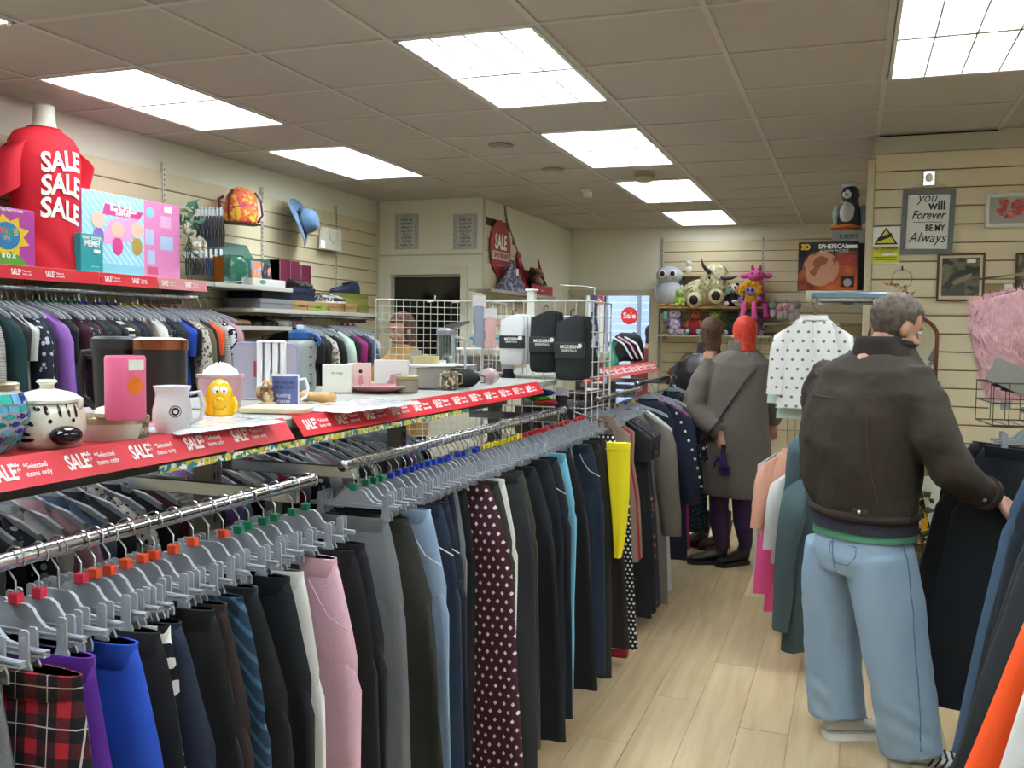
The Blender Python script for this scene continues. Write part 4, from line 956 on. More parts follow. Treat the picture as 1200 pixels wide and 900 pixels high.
# --- mosaic bowl
q = pc_(4, 536); B = Vector((q.x-.085, q.y+.0, ZI))
t = thing('mosaic_bowl', 'round bowl covered in blue and green mosaic tiles, at the left edge', 'bowl', B)
bp_ = [(.055, 0), (.075, .012), (.092, .04), (.098, .065), (.094, .09), (.086, .108), (.082, .112)]
MB().lathe([(0, .002)]+[(r-.002, z) for r, z in bp_]+[(.076, .112), (.085, .09), (.09, .065), (.06, .01), (0, .008)], n=40).build('bowl_body', mat('c9c3c6', .4), t, True)
MB().lathe([(.083, .112), (.084, .122), (.079, .124), (.076, .112)], n=40).build('rim', mat('b9b08c', .25, .5), t, True)
def brad(z):
    for (r0, z0), (r1, z1) in zip(bp_, bp_[1:]):
        if z0 <= z <= z1: return r0+(r1-r0)*(z-z0)/(z1-z0)
    return bp_[-1][0]
tc = [mat(c, .12, spec=.8) for c in ('0f6f78', '1c3f96', '2aa39a', '5fb4dc', '0f8a86', '24308c', '3cb8a8')]; rnd = random.Random(9)
for ri, (z0, z1, n, fish) in enumerate(((.004, .020, 18, 0), (.021, .034, 18, 0), (.0355, .047, 20, 1), (.0485, .06, 20, 1), (.0615, .073, 20, 1), (.0745, .086, 22, 0), (.0875, .107, 24, 0))):
    zm = (z0+z1)/2; r = brad(zm)+.0006; hw = PI*r/n*.86; hh = (z1-z0)/2*.9; r0, r1 = brad(z0+.001), brad(z1-.001)
    if fish: P = [(-hw, hh*.6), (-hw*.55, 0.1*hh), (0, hh), (hw*.6, hh*.7), (hw, 0), (hw*.6, -hh*.7), (0, -hh), (-hw*.55, -.1*hh), (-hw, -hh*.6), (-hw*.8, 0)]
    else: P = [(-hw, -hh), (hw, -hh), (hw, hh), (-hw, hh)]
    sl = (r1-r0)/(z1-z0); m = MB(); V = []
    for e in (0, .0016):
        V += [(r*math.cos(u/r)+(sl*v+e), r*math.sin(u/r), v) for u, v in P]
    k = len(P); m.add(V, [tuple(range(k))[::-1], tuple(range(k, 2*k))]+[(i, (i+1) % k, (i+1) % k+k, i+k) for i in range(k)]); me = m.mesh(tc[0])
    for j in range(n):
        if not (-.62*PI < ((2*PI*(j+.5*(ri % 2))/n+PI) % (2*PI)-PI)+.15 < .45*PI): continue
        o = put('mosaic_tile', me, t, (0, 0, zm), 2*PI*(j+.5*(ri % 2))/n, rnd.choice(tc))
# --- zebra jar
q = pc_(70, 528); t = thing('zebra_jar', 'white lidded ceramic jar shaped as a zebra head with black stripes', 'jar', (q.x-.06, q.y+.03, ZI), 0)
zp = [(.0, 0), (.052, .0), (.062, .01), (.068, .035), (.066, .06), (.06, .078), (.056, .083)]
CER = mat('e3e0cf', .15, spec=.7); CBL = mat('121014', .12, spec=.7)
MB().lathe(zp+[(.05, .083), (0, .075)], n=36).build('jar_body', CER, t, True)
MB().lathe([(0, .084), (.062, .084), (.062, .089), (.045, .1), (.02, .106), (.013, .108), (.012, .114), (.019, .121), (.015, .125), (0, .126)], n=36).build('lid', CER, t, True)
vd = Vector((-B.x, -B.y, 0)).normalized()  # towards the aisle
def onjar(ang, z, off=0):
    r = .0
    for (r0, z0), (r1, z1) in zip(zp[1:], zp[2:]):
        if z0 <= z <= z1: r = r0+(r1-r0)*(z-z0)/(z1-z0)
    return Vector(((r+off)*math.cos(ang), (r+off)*math.sin(ang), z))
A0 = math.atan2(-B.y, -B.x)
def blob(parent, a, z, w, h, m, name, rotz=0, off=.0):
    mb = MB(); n = 14; V = [onjar(a, z, .0018+off)]
    for j in range(n):
        th = 2*PI*j/n; u = w*math.cos(th); v = h*math.sin(th); u, v = u*math.cos(rotz)-v*math.sin(rotz), u*math.sin(rotz)+v*math.cos(rotz)
        V.append(onjar(a+u/.064, min(.082, max(.001, z+v)), .0009+off))
    mb.add(V, [(0, 1+j, 1+(j+1) % n) for j in range(n)]); return mb.build(name, m, parent, True)
m = MB().ell(onjar(A0+.35, .026, .008), (.026, .03, .018), 16, 10); m.build('muzzle', CBL, t, True)
for a, z, w, h, r in ((-.75, .062, .006, .015, .5), (-.55, .05, .011, .004, -.5), (-.8, .042, .013, .004, -.5), (-.7, .03, .014, .004, -.15), (-.6, .018, .013, .0035, .1), (-.1, .072, .004, .009, .3), (.25, .07, .003, .012, .15), (.5, .07, .003, .013, .1), (.75, .068, .003, .012, -.1), (-1.1, .06, .012, .004, -.6), (-1.1, .035, .013, .004, -.3), (-1.4, .05, .012, .004, -.4), (-.35, .075, .007, .004, -.4)):
    blob(t, A0+a, z, w, h, CBL, 'stripe', r)
for a in (.0, .62): blob(t, A0+a, .052, .0035, .004, CBL, 'eye')
for a in (-.85, 1.0):
    c = onjar(A0+a, .082, .004); MB().ell(c, (.008, .008, .013), 10, 8).build('ear', CER, t, True)
# --- oval tin, with pink cup and white lid
q = pc_(138, 519); tx, ty = q.x-.062, q.y+.045
t = thing('oval_tin', 'low oval tin in cream and brown carrying the pink cup', 'tin', (tx, ty, ZI), .4)
MB().lathe([(0, 0), (.074, 0), (.075, .002), (.075, .036), (0, .036)], n=40, sy=.8).build('tin_body', mat('d6d0c6', .3, .2), t, True, 30)
MB().lathe([(0, .047), (.074, .047), (.077, .044), (.077, .033), (.075, .033)], n=40, sy=.8).build('lid', mat('b8a98a', .25, .6), t, True, 30)
mb = MB(); R = []
for k in range(9): a = -.9+.1*k+.35; R.append([(.0756*math.cos(a+.02), .0756*.8*math.sin(a+.02), .002), (.0756*math.cos(a+.25), .0756*.8*math.sin(a+.25), .033)])
mb.rings(R, False, False).build('brown_panel', mat('6b5745', .4), t, True)
tz = ZI+.0478
q = at(148, 493, z=tz)
t = thing('drinking_cup', 'bright pink plastic cup with an orange badge and a price sticker', 'cup', (q.x-.02, q.y+.02, tz), 0)
PK = mat('f2709c', .35); MB().lathe([(0, 0), (.034, 0), (.037, .004), (.037, .118), (.0345, .122), (.033, .118), (.033, .006), (0, .006)], n=36).build('cup_body', PK, t, True)
aa = math.atan2(-q.y, -q.x)
def wrap(parent, name, m, a0, z0, w, h, r, rd=True):
    mb = MB(); n = 8; R = []
    for j in range(n+1):
        u = -w/2+w*j/n; zz = h/2 if not rd else h/2*math.sqrt(max(.02, 1-(2*u/w)**2)); an = a0+u/r
        R.append([(r*math.cos(an), r*math.sin(an), z0-zz), (r*math.cos(an), r*math.sin(an), z0+zz)])
    return mb.rings(R, False, False).build(name, m, parent, True)
wrap(t, 'orange_badge', mat('ef7a1c', .4), aa+.5, .066, .032, .034, .0378); wrap(t, 'price_sticker', LWHITE, aa+.6, .105, .034, .02, .038, False)
q = at(112, 490, z=tz)
t = thing('white_pot_lid', 'small white ceramic dish behind the pink cup on the oval tin', 'dish', (q.x-.0, q.y+.035, tz))
MB().lathe([(0, 0), (.026, 0), (.03, .008), (.022, .018), (.008, .022), (.006, .03), (0, .031)], n=24).build('dish', CER, t, True)
# --- large black travel mug with yellow label
q = pc_(112, 497); t = thing('travel_mug', 'large black lidded travel mug with a yellow label and side handle', 'mug', (q.x-.09, q.y+.17, ZI), 0)
BK = mat('18171a', .35); wx, wy = q.x-.09, q.y+.17
MB().lathe([(0, 0), (.05, 0), (.055, .01), (.062, .17), (.0, .17)], n=32).build('mug_body', BK, t, True, 30)
MB().lathe([(0, .2), (.055, .2), (.064, .194), (.064, .17), (.06, .17)], n=32).build('lid', mat('2a2c2f', .4), t, True, 30)
sd = Vector((-.94, -.34, 0)); MB().tube([sd*.055+Vector((0, 0, .16)), sd*.088+Vector((0, 0, .158)), sd*.098+Vector((0, 0, .12)), sd*.092+Vector((0, 0, .05)), sd*.06+Vector((0, 0, .02))], .009, 8).build('handle', BK, t, True)
wrap(t, 'yellow_label', mat('e2d52a', .4), math.atan2(-wy, -wx)-.05, .1, .058, .1, .0605, False)
# --- black canister with copper band
q = pc_(175, 498); t = thing('canister', 'tall matt black canister with a copper band and pale lid', 'canister', (q.x-.08, q.y+.13, ZI))
MB().lathe([(0, 0), (.062, 0), (.063, .004), (.063, .17), (0, .17)], n=36).build('canister_body', mat('1d1c1e', .4), t, True, 30)
MB().lathe([(.0625, .168), (.0665, .17), (.0665, .192), (.062, .194)], n=36).build('copper_band', mat('9c6246', .25, .9), t, True, 30)
MB().lathe([(0, .199), (.05, .199), (.064, .194), (.0, .193)], n=36).build('lid', mat('d8d5d2', .3), t, True)
# --- white mug with crest
def mug(name, label, x, y, z, prof, m, hang, hr, hz0, hz1, hm=None, grp=None, hrad=.0045):
    t = thing(name, label, 'mug', (x, y, z), 0, grp); R = prof; inner = [(r-.004, z_) for r, z_ in reversed(prof) if z_ > .006]+[(0, .006)]
    MB().lathe([(0, 0)]+R+inner, n=36).build('mug_body', m, t, True, 50)
    d = Vector((math.cos(hang), math.sin(hang), 0)); rr = prof[len(prof)//2][0]*.94
    P = [d*rr+Vector((0, 0, hz1)), d*(rr+hr*.7)+Vector((0, 0, hz1+.004)), d*(rr+hr)+Vector((0, 0, (hz0+hz1)/2+.008)), d*(rr+hr*.75)+Vector((0, 0, hz0+.012)), d*rr+Vector((0, 0, hz0))]
    MB().tube(P, hrad, 8).build('handle', hm or m, t, True); return t
PORC = mat('dcd8dc', .2, spec=.6)
q = pc_(205, 510); mx, my = q.x-.03, q.y+.028
t = mug('coffee_mug', 'white curved mug with a small round black crest, nearest the aisle', mx, my, ZI, [(.028, 0), (.036, .008), (.041, .03), (.04, .05), (.035, .07), (.034, .085), (.039, .1)], PORC, math.atan2(-my, -mx)+1.25, .03, .02, .084)
ca = math.atan2(-my, -mx)+.15
for r_, mm, o in ((.0125, CBL, .0006), (.0108, PORC, .0010), (.0082, CBL, .0014), (.0045, PORC, .0018)):
    mb = MB(); rb = .0405; V = [((rb+o)*math.cos(ca), (rb+o)*math.sin(ca), .048)]
    for j in range(20): u = r_*math.cos(2*PI*j/20); V.append(((rb+o)*math.cos(ca+u/rb), (rb+o)*math.sin(ca+u/rb), .048+r_*math.sin(2*PI*j/20)))
    mb.add(V, [(0, 1+j, 1+(j+1) % 20) for j in range(20)]).build('crest', mm, t)
# --- pale pink tub with white cloth
q = pc_(256, 482); t = thing('pink_tub', 'pale pink planter tub with a scrunched white cloth in it', 'tub', (q.x-.07, q.y+.10, ZI), .25)
MB().lathe([(0, 0), (.055, 0), (.062, .085), (.066, .086), (.066, .094), (.06, .094), (.052, .006), (0, .006)], n=36).build('tub_body', mat('d9a9ac', .4), t, True, 30)
MB().rings([[(r*math.cos(2*PI*j/20)*(1+.2*nz(j, k)), r*math.sin(2*PI*j/20)*(1+.2*nz(j, k+4)), z+.012*nz(j*.9, k*3)) for j in range(20)] for k, (r, z) in enumerate(((.055, .08), (.045, .105), (.028, .118), (.008, .124)))], True).build('cloth', LWHITE, t, True)
# --- yellow egg-shaped ornament with a face
q = pc_(262, 493); ex, ey = q.x-.028, q.y+.022
t = thing('egg_ornament', 'glossy yellow egg-shaped money box with goggle eyes and a smile', 'ornament', (ex, ey, ZI+.008), math.atan2(-ey, -ex)+PI/2)
YL = mat('f0b912', .18, spec=.7)
yp = [(.030, 0), (.034, .004), (.0345, .03), (.033, .05), (.029, .068), (.02, .082), (.008, .09), (0, .0915)]
MB().lathe([(0, 0)]+yp, n=32).build('egg_body', YL, t, True)
for s in (-1, 1): MB().tube([(s*.031, -.004, .045), (s*.037, -.01, .03), (s*.036, -.014, .008)], [.006, .0075, .006], 10).build('arm', YL, t, True)
for s in (-1, 1):
    MB().ell((s*.009, -.0275, .064), (.0095, .004, .011), 14, 10).build('eye', mat('f2efe2', .2), t, True); MB().ell((s*.008+.002, -.0318, .062), (.0028, .0015, .003), 10, 6).build('pupil', CBL, t, True)
MB().ell((.0, -.035, .043), (.009, .006, .006), 14, 8).build('nose', YL, t, True)
MB().tube([(-.015, -.0325, .026), (-.008, -.0348, .020), (0, -.0354, .018), (.008, -.0348, .020), (.015, -.0325, .026)], .0008, 5).build('mouth', mat('7a5210', .5), t, True)
# --- white packets in clear plastic
CLR = mat('e9eef0', .08, pat='noise', c2='c9cfd4', sc=2, spec=.9)
def packet(label, x, y, rz, w, d, seed, z=ZI, h=.008, m=None):
    t = thing('plastic_packet', label, 'packet', (x, y, z), rz)
    MB().box(-w/2, w/2, -d/2, d/2, 0, h, .002).build('card', m or mat('ddd6d2', .5), t)
    mb = MB(); R = []; n = 16
    for i in range(n+1):
        R.append([((-.56+1.12*i/n)*w, (-.58+1.16*j/n)*d, h+.002+.005*abs(nz(i*.7, j*.7, seed))-(.006 if i in (0, n) or j in (0, n) else 0)) for j in range(n+1)])
    mb.rings(R, False, False).build('film', CLR, t, True, 25); return t
q = pc_(255, 505); packet('white board in crinkled clear plastic under the yellow ornament', q.x-.075, q.y+.06, 1.45, .30, .16, 1, z=ZC+.0015, h=.005)
q = pc_(430, 482); packet('white packet in crinkled clear plastic beyond the wooden pestle', q.x-.09, q.y+.1, 1.5, .38, .19, 6, z=ZC+.0015, h=.006)
q = pc_(300, 490); tag(MB().box(-.09, .09, -.07, .07, 0, .014, .002).build('thin_book', mat('d9cfae', .5), None, loc=(q.x-.05, q.y+.18, ZI), rz=.3), 'thin cream book under the animal figurine', 'book')
# --- clear acrylic rack and photo print
q = pc_(300, 475); t = thing('acrylic_stand', 'clear acrylic stand with a pale picture card and white dividers', 'stand', (q.x-.12, q.y+.22, ZI), .35)
AC = mat('d9cfd8', .08, alpha=.5, spec=.8); 
mb = MB().prism([(-.1+.02*(1-math.cos(a))*0, 0) for a in (0,)]+[(-.1, 0), (.1, 0), (.1, .155), (.094, .17), (.08, .176), (-.08, .176), (-.094, .17), (-.1, .155)], -.004, .004); mb.build('back_plate', mat('b9b2c2', .15, alpha=.75), t)
mb = MB()
for P in ([(-.102, 0), (-.102, .158), (-.092, .174), (-.08, .178), (.08, .178), (.092, .174), (.102, .158), (.102, 0)],): mb.tube([(x, 0, z) for x, z in P], .004, 6)
mb.build('rim', mat('8f98b8', .2), t, True)
for k, x in enumerate((-.015, .01, .035, .06)): MB().box(x-.009, x+.009, -.02, -.008, .01, .185, .002).build('divider', mat('e6e3e4', .3), t)
MB().box(-.02, .065, -.024, -.004, .18, .187, .002).build('top_cap', mat('e9e9ea', .3), t); MB().box(-.035, -.026, -.012, -.006, .07, .12).build('red_mark', mat('9c2c34', .5), t)
MB().box(-.09, .09, -.05, .03, 0, .006, .002).build('base', AC, t)
# --- water bottle with blue cap
q = pc_(352, 462); t = thing('water_bottle', 'large frosted clear water bottle with a blue screw cap and loop', 'bottle', (q.x-.09, q.y+.14, ZI), .3)
MB().lathe([(0, 0), (.05, 0), (.056, .01), (.057, .06), (.052, .085), (.052, .1), (.057, .12), (.057, .165), (.05, .18), (.038, .188), (0, .19)], n=36).build('bottle_body', mat('a9aeae', .12, alpha=.8, spec=.8, pat='noise', c2='8d9292', sc=1), t, True)
BC = mat('1d4f86', .35); MB().lathe([(0, .187), (.042, .187), (.045, .192), (.045, .212), (.036, .221), (0, .222)], n=32).build('cap', BC, t, True, 30)
MB().lathe([(0, .221), (.013, .221), (.014, .226), (.014, .236), (.008, .239), (0, .239)], n=20).build('spout', mat('c9d3dc', .3), t, True, 30)
MB().tube([(.044, 0, .205), (.06, -.0, .2), (.07, 0, .185), (.066, 0, .17), (.056, 0, .168)], .008, 8).build('carry_loop', BC, t, True)
for k in range(5): MB().cbox((.047, -.036, .03+k*.032), (.006, .006, .006), .001).build('level_mark', BLACK, t)
# --- figurine
q = pc_(316, 481); t = thing('figurine', 'small brown and white squirrel-like animal figurine beside the blue mug', 'figurine', (q.x-.02, q.y+.02, ZI+.0145), .3)
CB = mat('8a5a30', .4, pat='noise', c2='c9b08a', sc=6); CW = mat('cfc3ae', .4)
MB().disc((0, 0, 0), .022, .005, n=20).build('base', mat('c8c4a4', .3), t)
MB().rings([[(x0+a*math.cos(2*PI*j/14), y0+b*math.sin(2*PI*j/14), z) for j in range(14)] for z, a, b, x0, y0 in ((.005, .014, .014, 0, 0), (.015, .017, .015, 0, 0), (.03, .014, .013, 0, -.001), (.042, .009, .009, .0, -.002), (.046, .012, .013, .0, -.004), (.054, .015, .015, .0, -.005), (.062, .012, .012, 0, -.004), (.067, .004, .004, 0, -.003))]).build('animal_body', CB, t, True)
MB().ell((.0, -.013, .022), (.009, .006, .013)).build('belly', CW, t, True); MB().ell((0, -.02, .053), (.006, .006, .005)).build('snout', CW, t, True)
for s in (-1, 1): MB().ell((s*.01, -.002, .068), (.004, .003, .008), 8, 6).build('ear', CB, t, True); MB().tube([(s*.013, -.004, .034), (s*.014, -.014, .028), (s*.006, -.018, .03)], .004, 6).build('paw', CB, t, True); MB().ell((s*.006, -.0185, .057), .0016, 8, 6).build('eye', CBL, t, True)
MB().tube([(-.014, .008, .01), (-.026, .012, .02), (-.026, .008, .04), (-.018, .006, .05)], [.006, .01, .01, .005], 8).build('tail', CB, t, True)
# --- blue slogan mug
q = pc_(338, 480); bx_, by_ = q.x-.035, q.y+.035
ba = math.atan2(-by_, -bx_)
t = mug('slogan_mug', 'white mug printed blue-grey with a slogan about glasses', bx_, by_, ZI, [(.039, 0), (.0405, .004), (.0405, .045), (.0405, .092), (.0395, .095)], mat('dcdce4', .25), ba+1.35, .028, .02, .08)
wrap(t, 'blue_print', mat('5a659c', .35), ba-.1, .0475, .095, .088, .041, False)
def curved_text(s, size, m, parent, a0, z0, r, **k):
    me = text_mesh(s, size, m, **k).copy()
    for v in me.vertices: an = a0+v.co.x/r; v.co = ((r+.0006-v.co.y*.3)*math.cos(an), (r+.0006-v.co.y*.3)*math.sin(an), z0+v.co.z)
    put('lettering', me, parent)
curved_text('The only way\nleft for me is', .0135, mat('26305c', .5), t, ba-.05, .068, .0414, sx=.85, depth=.0004, bold=.0002); curved_text('hunting\nglasses', .0165, mat('e6e6f0', .5), t, ba-.12, .03, .0414, sx=.85, depth=.0004)
# --- wooden pestle
q = pc_(383, 474); t = thing('wooden_pestle', 'pale turned wooden pestle lying on the shelf edge', 'pestle', (q.x-.035, q.y+.01, ZI+.019), 0)
mb = MB().lathe([(0, -.075), (.012, -.075), (.018, -.07), (.0185, -.062), (.015, -.056), (.0155, -.045), (.013, -.038), (.0145, -.02), (.0165, .02), (.019, .05), (.0175, .066), (.01, .073), (0, .074)], n=24)
mb.xf(Matrix.Rotation(1.2, 4, 'Z')@Matrix.Rotation(PI/2, 4, 'X')); mb.build('turned_wood', mat('d0a869', .45, pat='noise', c2='c09457', sc=1.5), t, True)
tag(t, None, 'kitchen tool')
# --- cards, packs and boxes beyond the bottle
def card(label, px, py, w, h, rz, m, dy=0, dx=0, name='greeting_card', th=.012, extra=None, tilt=0, zz=ZI):
    q = pc_(px, py, zz); t = thing(name, label, 'card' if 'card' in name else name.split('_')[-1], (q.x+dx, q.y+dy, zz), rz)
    mb = MB().box(-w/2, w/2, -th/2, th/2, 0, h, .0015)
    if tilt: mb.xf(Matrix.Rotation(tilt, 4, 'X'))
    mb.build('card_face', m, t)
    if extra: extra(t, w, h, th)
    return t
card('plain white gift box with tiny grey lettering beyond the blue mug', 384, 462, .105, .10, .42, mat('dfdccf', .4), .12, -.03, 'gift_box', .06, lambda t, w, h, th: text('the range', .012, mat('55534f', .5), t, (0, -th/2-.001, .07), sx=.9))
def dancer(t, w, h, th):
    flat('skirt_print', t, [(-.004, .03), (.018, .03), (.012, .06), (.002, .06)], -th/2, mat('c9848c', .5)); flat('hair_print', t, circ(.006, .075, .007), -th/2, BLACK); flat('leg_print', t, rect(.002, .008, .008, .03), -th/2, mat('b98a78', .5))
card('pale pink gift bag printed with a small dancer', 408, 462, .085, .105, .42, mat('dcb8b0', .45), .13, -.03, 'gift_bag', .03, dancer)
card('white gift bag with a pink ice-cream print beside the pink plate', 441, 458, .13, .11, .35, mat('dcd6d2', .4), .16, -.02, 'gift_bag', .05, lambda t, w, h, th: (flat('pink_print', t, [(-.01, .02), (.03, .025), (.04, .06), (0, .055)], -th/2, mat('c98a8e', .5)), flat('dark_print', t, [(-.015, .012), (.01, .015), (.008, .03), (-.01, .028)], -th/2, mat('4a3030', .5))))
packet('crumpled clear bag of white ribbon standing beside the grey board', *(lambda q: (q.x-.05, q.y+.32))(pc_(452, 460)), .4, .14, .12, 12, ZI, .085)
card('grey board leaning beside the ribbon bag', 462, 458, .045, .15, .35, mat('8e8a84', .6), .22, -.02, 'grey_board', .006, tilt=-.2)
q = pc_(452, 463); t = thing('plate', 'shallow pink and white plate in front of the grey board', 'plate', (q.x-.09, q.y+.12, ZI))
MB().lathe([(0, 0), (.06, 0), (.11, .02), (.113, .023), (.108, .024), (.06, .006), (0, .005)], n=40, sy=1).build('plate_body', mat('c98888', .3), t, True); MB().lathe([(.107, .0245), (.113, .0245), (.1125, .026), (.106, .026)], n=40).build('rim', mat('e6e0da', .3), t, True)
q = pc_(483, 462); t = thing('glass_jar', 'small glass jar of olives-coloured content with a green-gold lid', 'jar', (q.x-.05, q.y+.06, ZI))
t['label'] = 'small dark glass jar with a green-gold lid behind the sale strip'
MB().lathe([(0, 0), (.036, 0), (.04, .005), (.04, .045), (.036, .05), (0, .05)], n=28).build('jar_body', mat('8b8373', .15, spec=.7), t, True, 30); MB().lathe([(0, .062), (.038, .062), (.042, .059), (.042, .049), (0, .049)], n=28).build('lid', mat('9c9a66', .3, .4), t, True, 30)
q = pc_(505, 458); t = thing('storage_tub', 'white-lidded clear storage tub with mugs behind the black pouch', 'storage tub', (q.x-.11, q.y+.18, ZI), .3)
t['label'] = 'clear storage tub with a flat white lid behind the black pouch'
MB().prism([(-.1, 0), (.1, 0), (.115, .085), (-.115, .085)], -.08, .08).build('tub_body', mat('aaa59c', .2, alpha=.8), t); MB().box(-.125, .125, -.09, .09, .085, .093, .003).build('lid', WHITE, t)
for k in range(2): mug('white_mug', 'white mug with its handle up beside the clear tub, %s one' % ('nearer', 'farther')[k], *(lambda q: (q.x-.06-k*.01, q.y+.22+.09*k))(pc_(484, 458)), ZI, [(.036, 0), (.04, .01), (.04, .08), (.041, .09)], WHITE, -1.6, .03, .02, .075, grp='white mugs by the tub')
q = pc_(522, 458); t = thing('patterned_mug', 'brown speckled mug at the right end of the clear tub', 'mug', (q.x-.03, q.y+.10, ZI))
MB().lathe([(0, 0), (.03, 0), (.036, .01), (.036, .07), (.032, .07), (.032, .01), (0, .008)], n=24).build('mug_body', mat('8b7b60', .4, pat='blotch', c2='4b3f30', c3='cfc8b4', sc=3), t, True, 30); MB().tube([(.034, 0, .06), (.055, 0, .055), (.056, 0, .025), (.034, 0, .015)], .004, 6).build('handle', mat('8b7b60', .4), t, True)
# wire basket of bric-a-brac with a blue-rimmed bowl
q = pc_(515, 445); t = thing('wire_basket', 'white wire basket of bric-a-brac near the far end of the shelf', 'basket', (-1.86, q.y+.7, ZI), .25)
mb = MB()
for z in (.01, .13):
    P = [(-.16, -.1, z), (.16, -.1, z), (.16, .1, z), (-.16, .1, z), (-.16, -.1, z)]
    for a, b in zip(P, P[1:]): mb.tube([a, b], .004, 5)
for x in [-.16+.04*i for i in range(9)]:
    for y in (-.1, .1): mb.tube([(x, y, .01), (x, y, .13)], .0018, 4)
for y in (-.06, -.02, .02, .06):
    for x in (-.16, .16): mb.tube([(x, y, .01), (x, y, .13)], .0018, 4)
mb.build('wire_frame', WHITE, t)
MB().box(-.15, .15, -.09, .09, .012, .1, .01).build('fabric_liner', mat('8f857c', .8, pat='noise', c2='6b625c', sc=3), t)
bx2, by2 = -1.86, q.y+.7
t = thing('bowl', 'white bowl with a sky blue rim on top of the wire basket', 'bowl', (bx2+.0, by2+.02, ZI+.138), 0)
MB().lathe([(0, 0), (.05, 0), (.075, .025), (.08, .05), (.075, .05), (.05, .006), (0, .006)], n=32).build('bowl_body', mat('cfe2e6', .3), t, True); MB().lathe([(.081, .042), (.084, .046), (.084, .056), (.078, .058)], n=32).build('rim', mat('3fb4dc', .3), t, True)
rnd = random.Random(3); mb = MB()
for k in range(7): rose(mb, (bx2*0+rnd.uniform(-.05, .05), rnd.uniform(-.04, .04), .065+rnd.uniform(0, .03)), .035, (rnd.uniform(-.4, .4), -.6, .8), k)
mb.build('white_flowers', mat('d3dcd8', .7), t, True)
tq = thing('round_tin', 'beige round tin on the clear tub lid', 'tin', (*(lambda q: (q.x-.11, q.y+.18))(pc_(505, 458)), ZI+.094)); MB().lathe([(0, 0), (.055, 0), (.055, .022), (.057, .022), (.057, .03), (0, .031)], n=28).build('tin_body', mat('b8a878', .4), tq, True, 30); MB().lathe([(0, .031), (.01, .031), (.012, .036), (0, .038)], n=14).build('knob', mat('cfc9a8', .4), tq, True)
# glass jug with grey lid
q = pc_(548, 444); t = thing('glass_carafe', 'tall clear glass carafe with a grey spouted lid and white tag', 'carafe', (-1.64, 3.66, ZI))
MB().lathe([(0, 0), (.04, 0), (.044, .01), (.042, .21), (.039, .21), (.040, .012), (0, .008)], n=30).build('carafe_body', mat('eef6f6', .04, glass=.95), t, True, 40); MB().lathe([(0, .238), (.03, .238), (.044, .226), (.044, .208), (0, .206)], n=30).build('lid', mat('84868a', .4), t, True, 30)
MB().prism([(.0, .236), (.045, .24), (.1, .262), (.1, .268), (.04, .258), (0, .25)], -.018, .018).build('spout', mat('5a5c60', .4), t); MB().box(-.02, .02, -.047, -.044, .06, .1, .001).build('price_tag', LWHITE, t); MB().tube([(.042, 0, .2), (.085, 0, .19), (.088, 0, .06), (.042, 0, .04)], .006, 6).build('handle', mat('c9d3d6', .1, alpha=.7), t, True)
# black pouch, wrapped pink glass, plates
q = pc_(546, 456); t = thing('pouch', 'soft black zipped pouch sitting on the shelf edge', 'pouch', (q.x-.05, q.y+.05, ZI), .5)
mb = MB(); R = []
for i in range(11): f = i/10; x = -.085+.17*f; e = (1-abs(2*f-1)**4); R.append([(x, .035*e*math.cos(2*PI*j/14)*(1+.1*nz(j, i*.5)), max(0, .036+(.036*e+.002)*math.sin(2*PI*j/14)*(1+.15*nz(i, j*.5)))) for j in range(14)])
mb.rings(R).build('pouch_body', mat('141419', .7, bump=.4, bsc=90), t, True, 80); MB().tube([(-.08, -.012, .069), (0, -.014, .074), (.08, -.012, .069)], .0022, 5).build('zip', mat('3a3a40', .4, .5), t, True); MB().tube([(.08, 0, .05), (.1, -.01, .045), (.1, -.01, .02), (.082, 0, .02)], .003, 5).build('loop', BLACK, t, True)
q = pc_(580, 452); t = thing('wrapped_glass', 'small pink ornament in a clear bag beside the black pouch', 'ornament', (q.x-.05, q.y+.06, ZI))
MB().ell((0, 0, .035), (.045, .035, .036), 16, 10).build('clear_bag', mat('c9b4b8', .1, alpha=.6, spec=.9), t, True); MB().ell((.005, -.0, .03), (.02, .02, .022), 12, 8).build('pink_piece', mat('c95a78', .4), t, True)
xq, yq = -1.72, 3.85
for k in range(7):
    t = thing('dinner_plate', 'white dinner plate, %s from the bottom of the stack' % (['first']+ORD[1:])[k], 'plate', (xq+.01*nz(k, 3), yq+.01*nz(k, 9), ZI+k*.0095), 0, 'stack of plates')
    MB().lathe([(0, 0), (.07, 0), (.13, .014), (.132, .016), (.128, .0165), (.07, .004), (0, .004)], n=36).build('plate_body', mat('d4d2cc' if k % 2 else 'b9b7b2', .3), t, True)
t = thing('plate_rack', 'small chrome wire rack standing on the stack of plates', 'rack', (xq+.06, yq-.02, ZI+.078))
mb = MB()
for dx in (-.03, .0, .03):
    mb.tube([(dx-.012, 0, 0), (dx-.012, 0, .055), (dx-.006, 0, .062), (dx+.006, 0, .062), (dx+.012, 0, .055), (dx+.012, 0, 0)], .0018, 5)
mb.tube([(-.05, 0, 0), (.05, 0, 0)], .002, 5); mb.build('wire', CHROME, t, True)
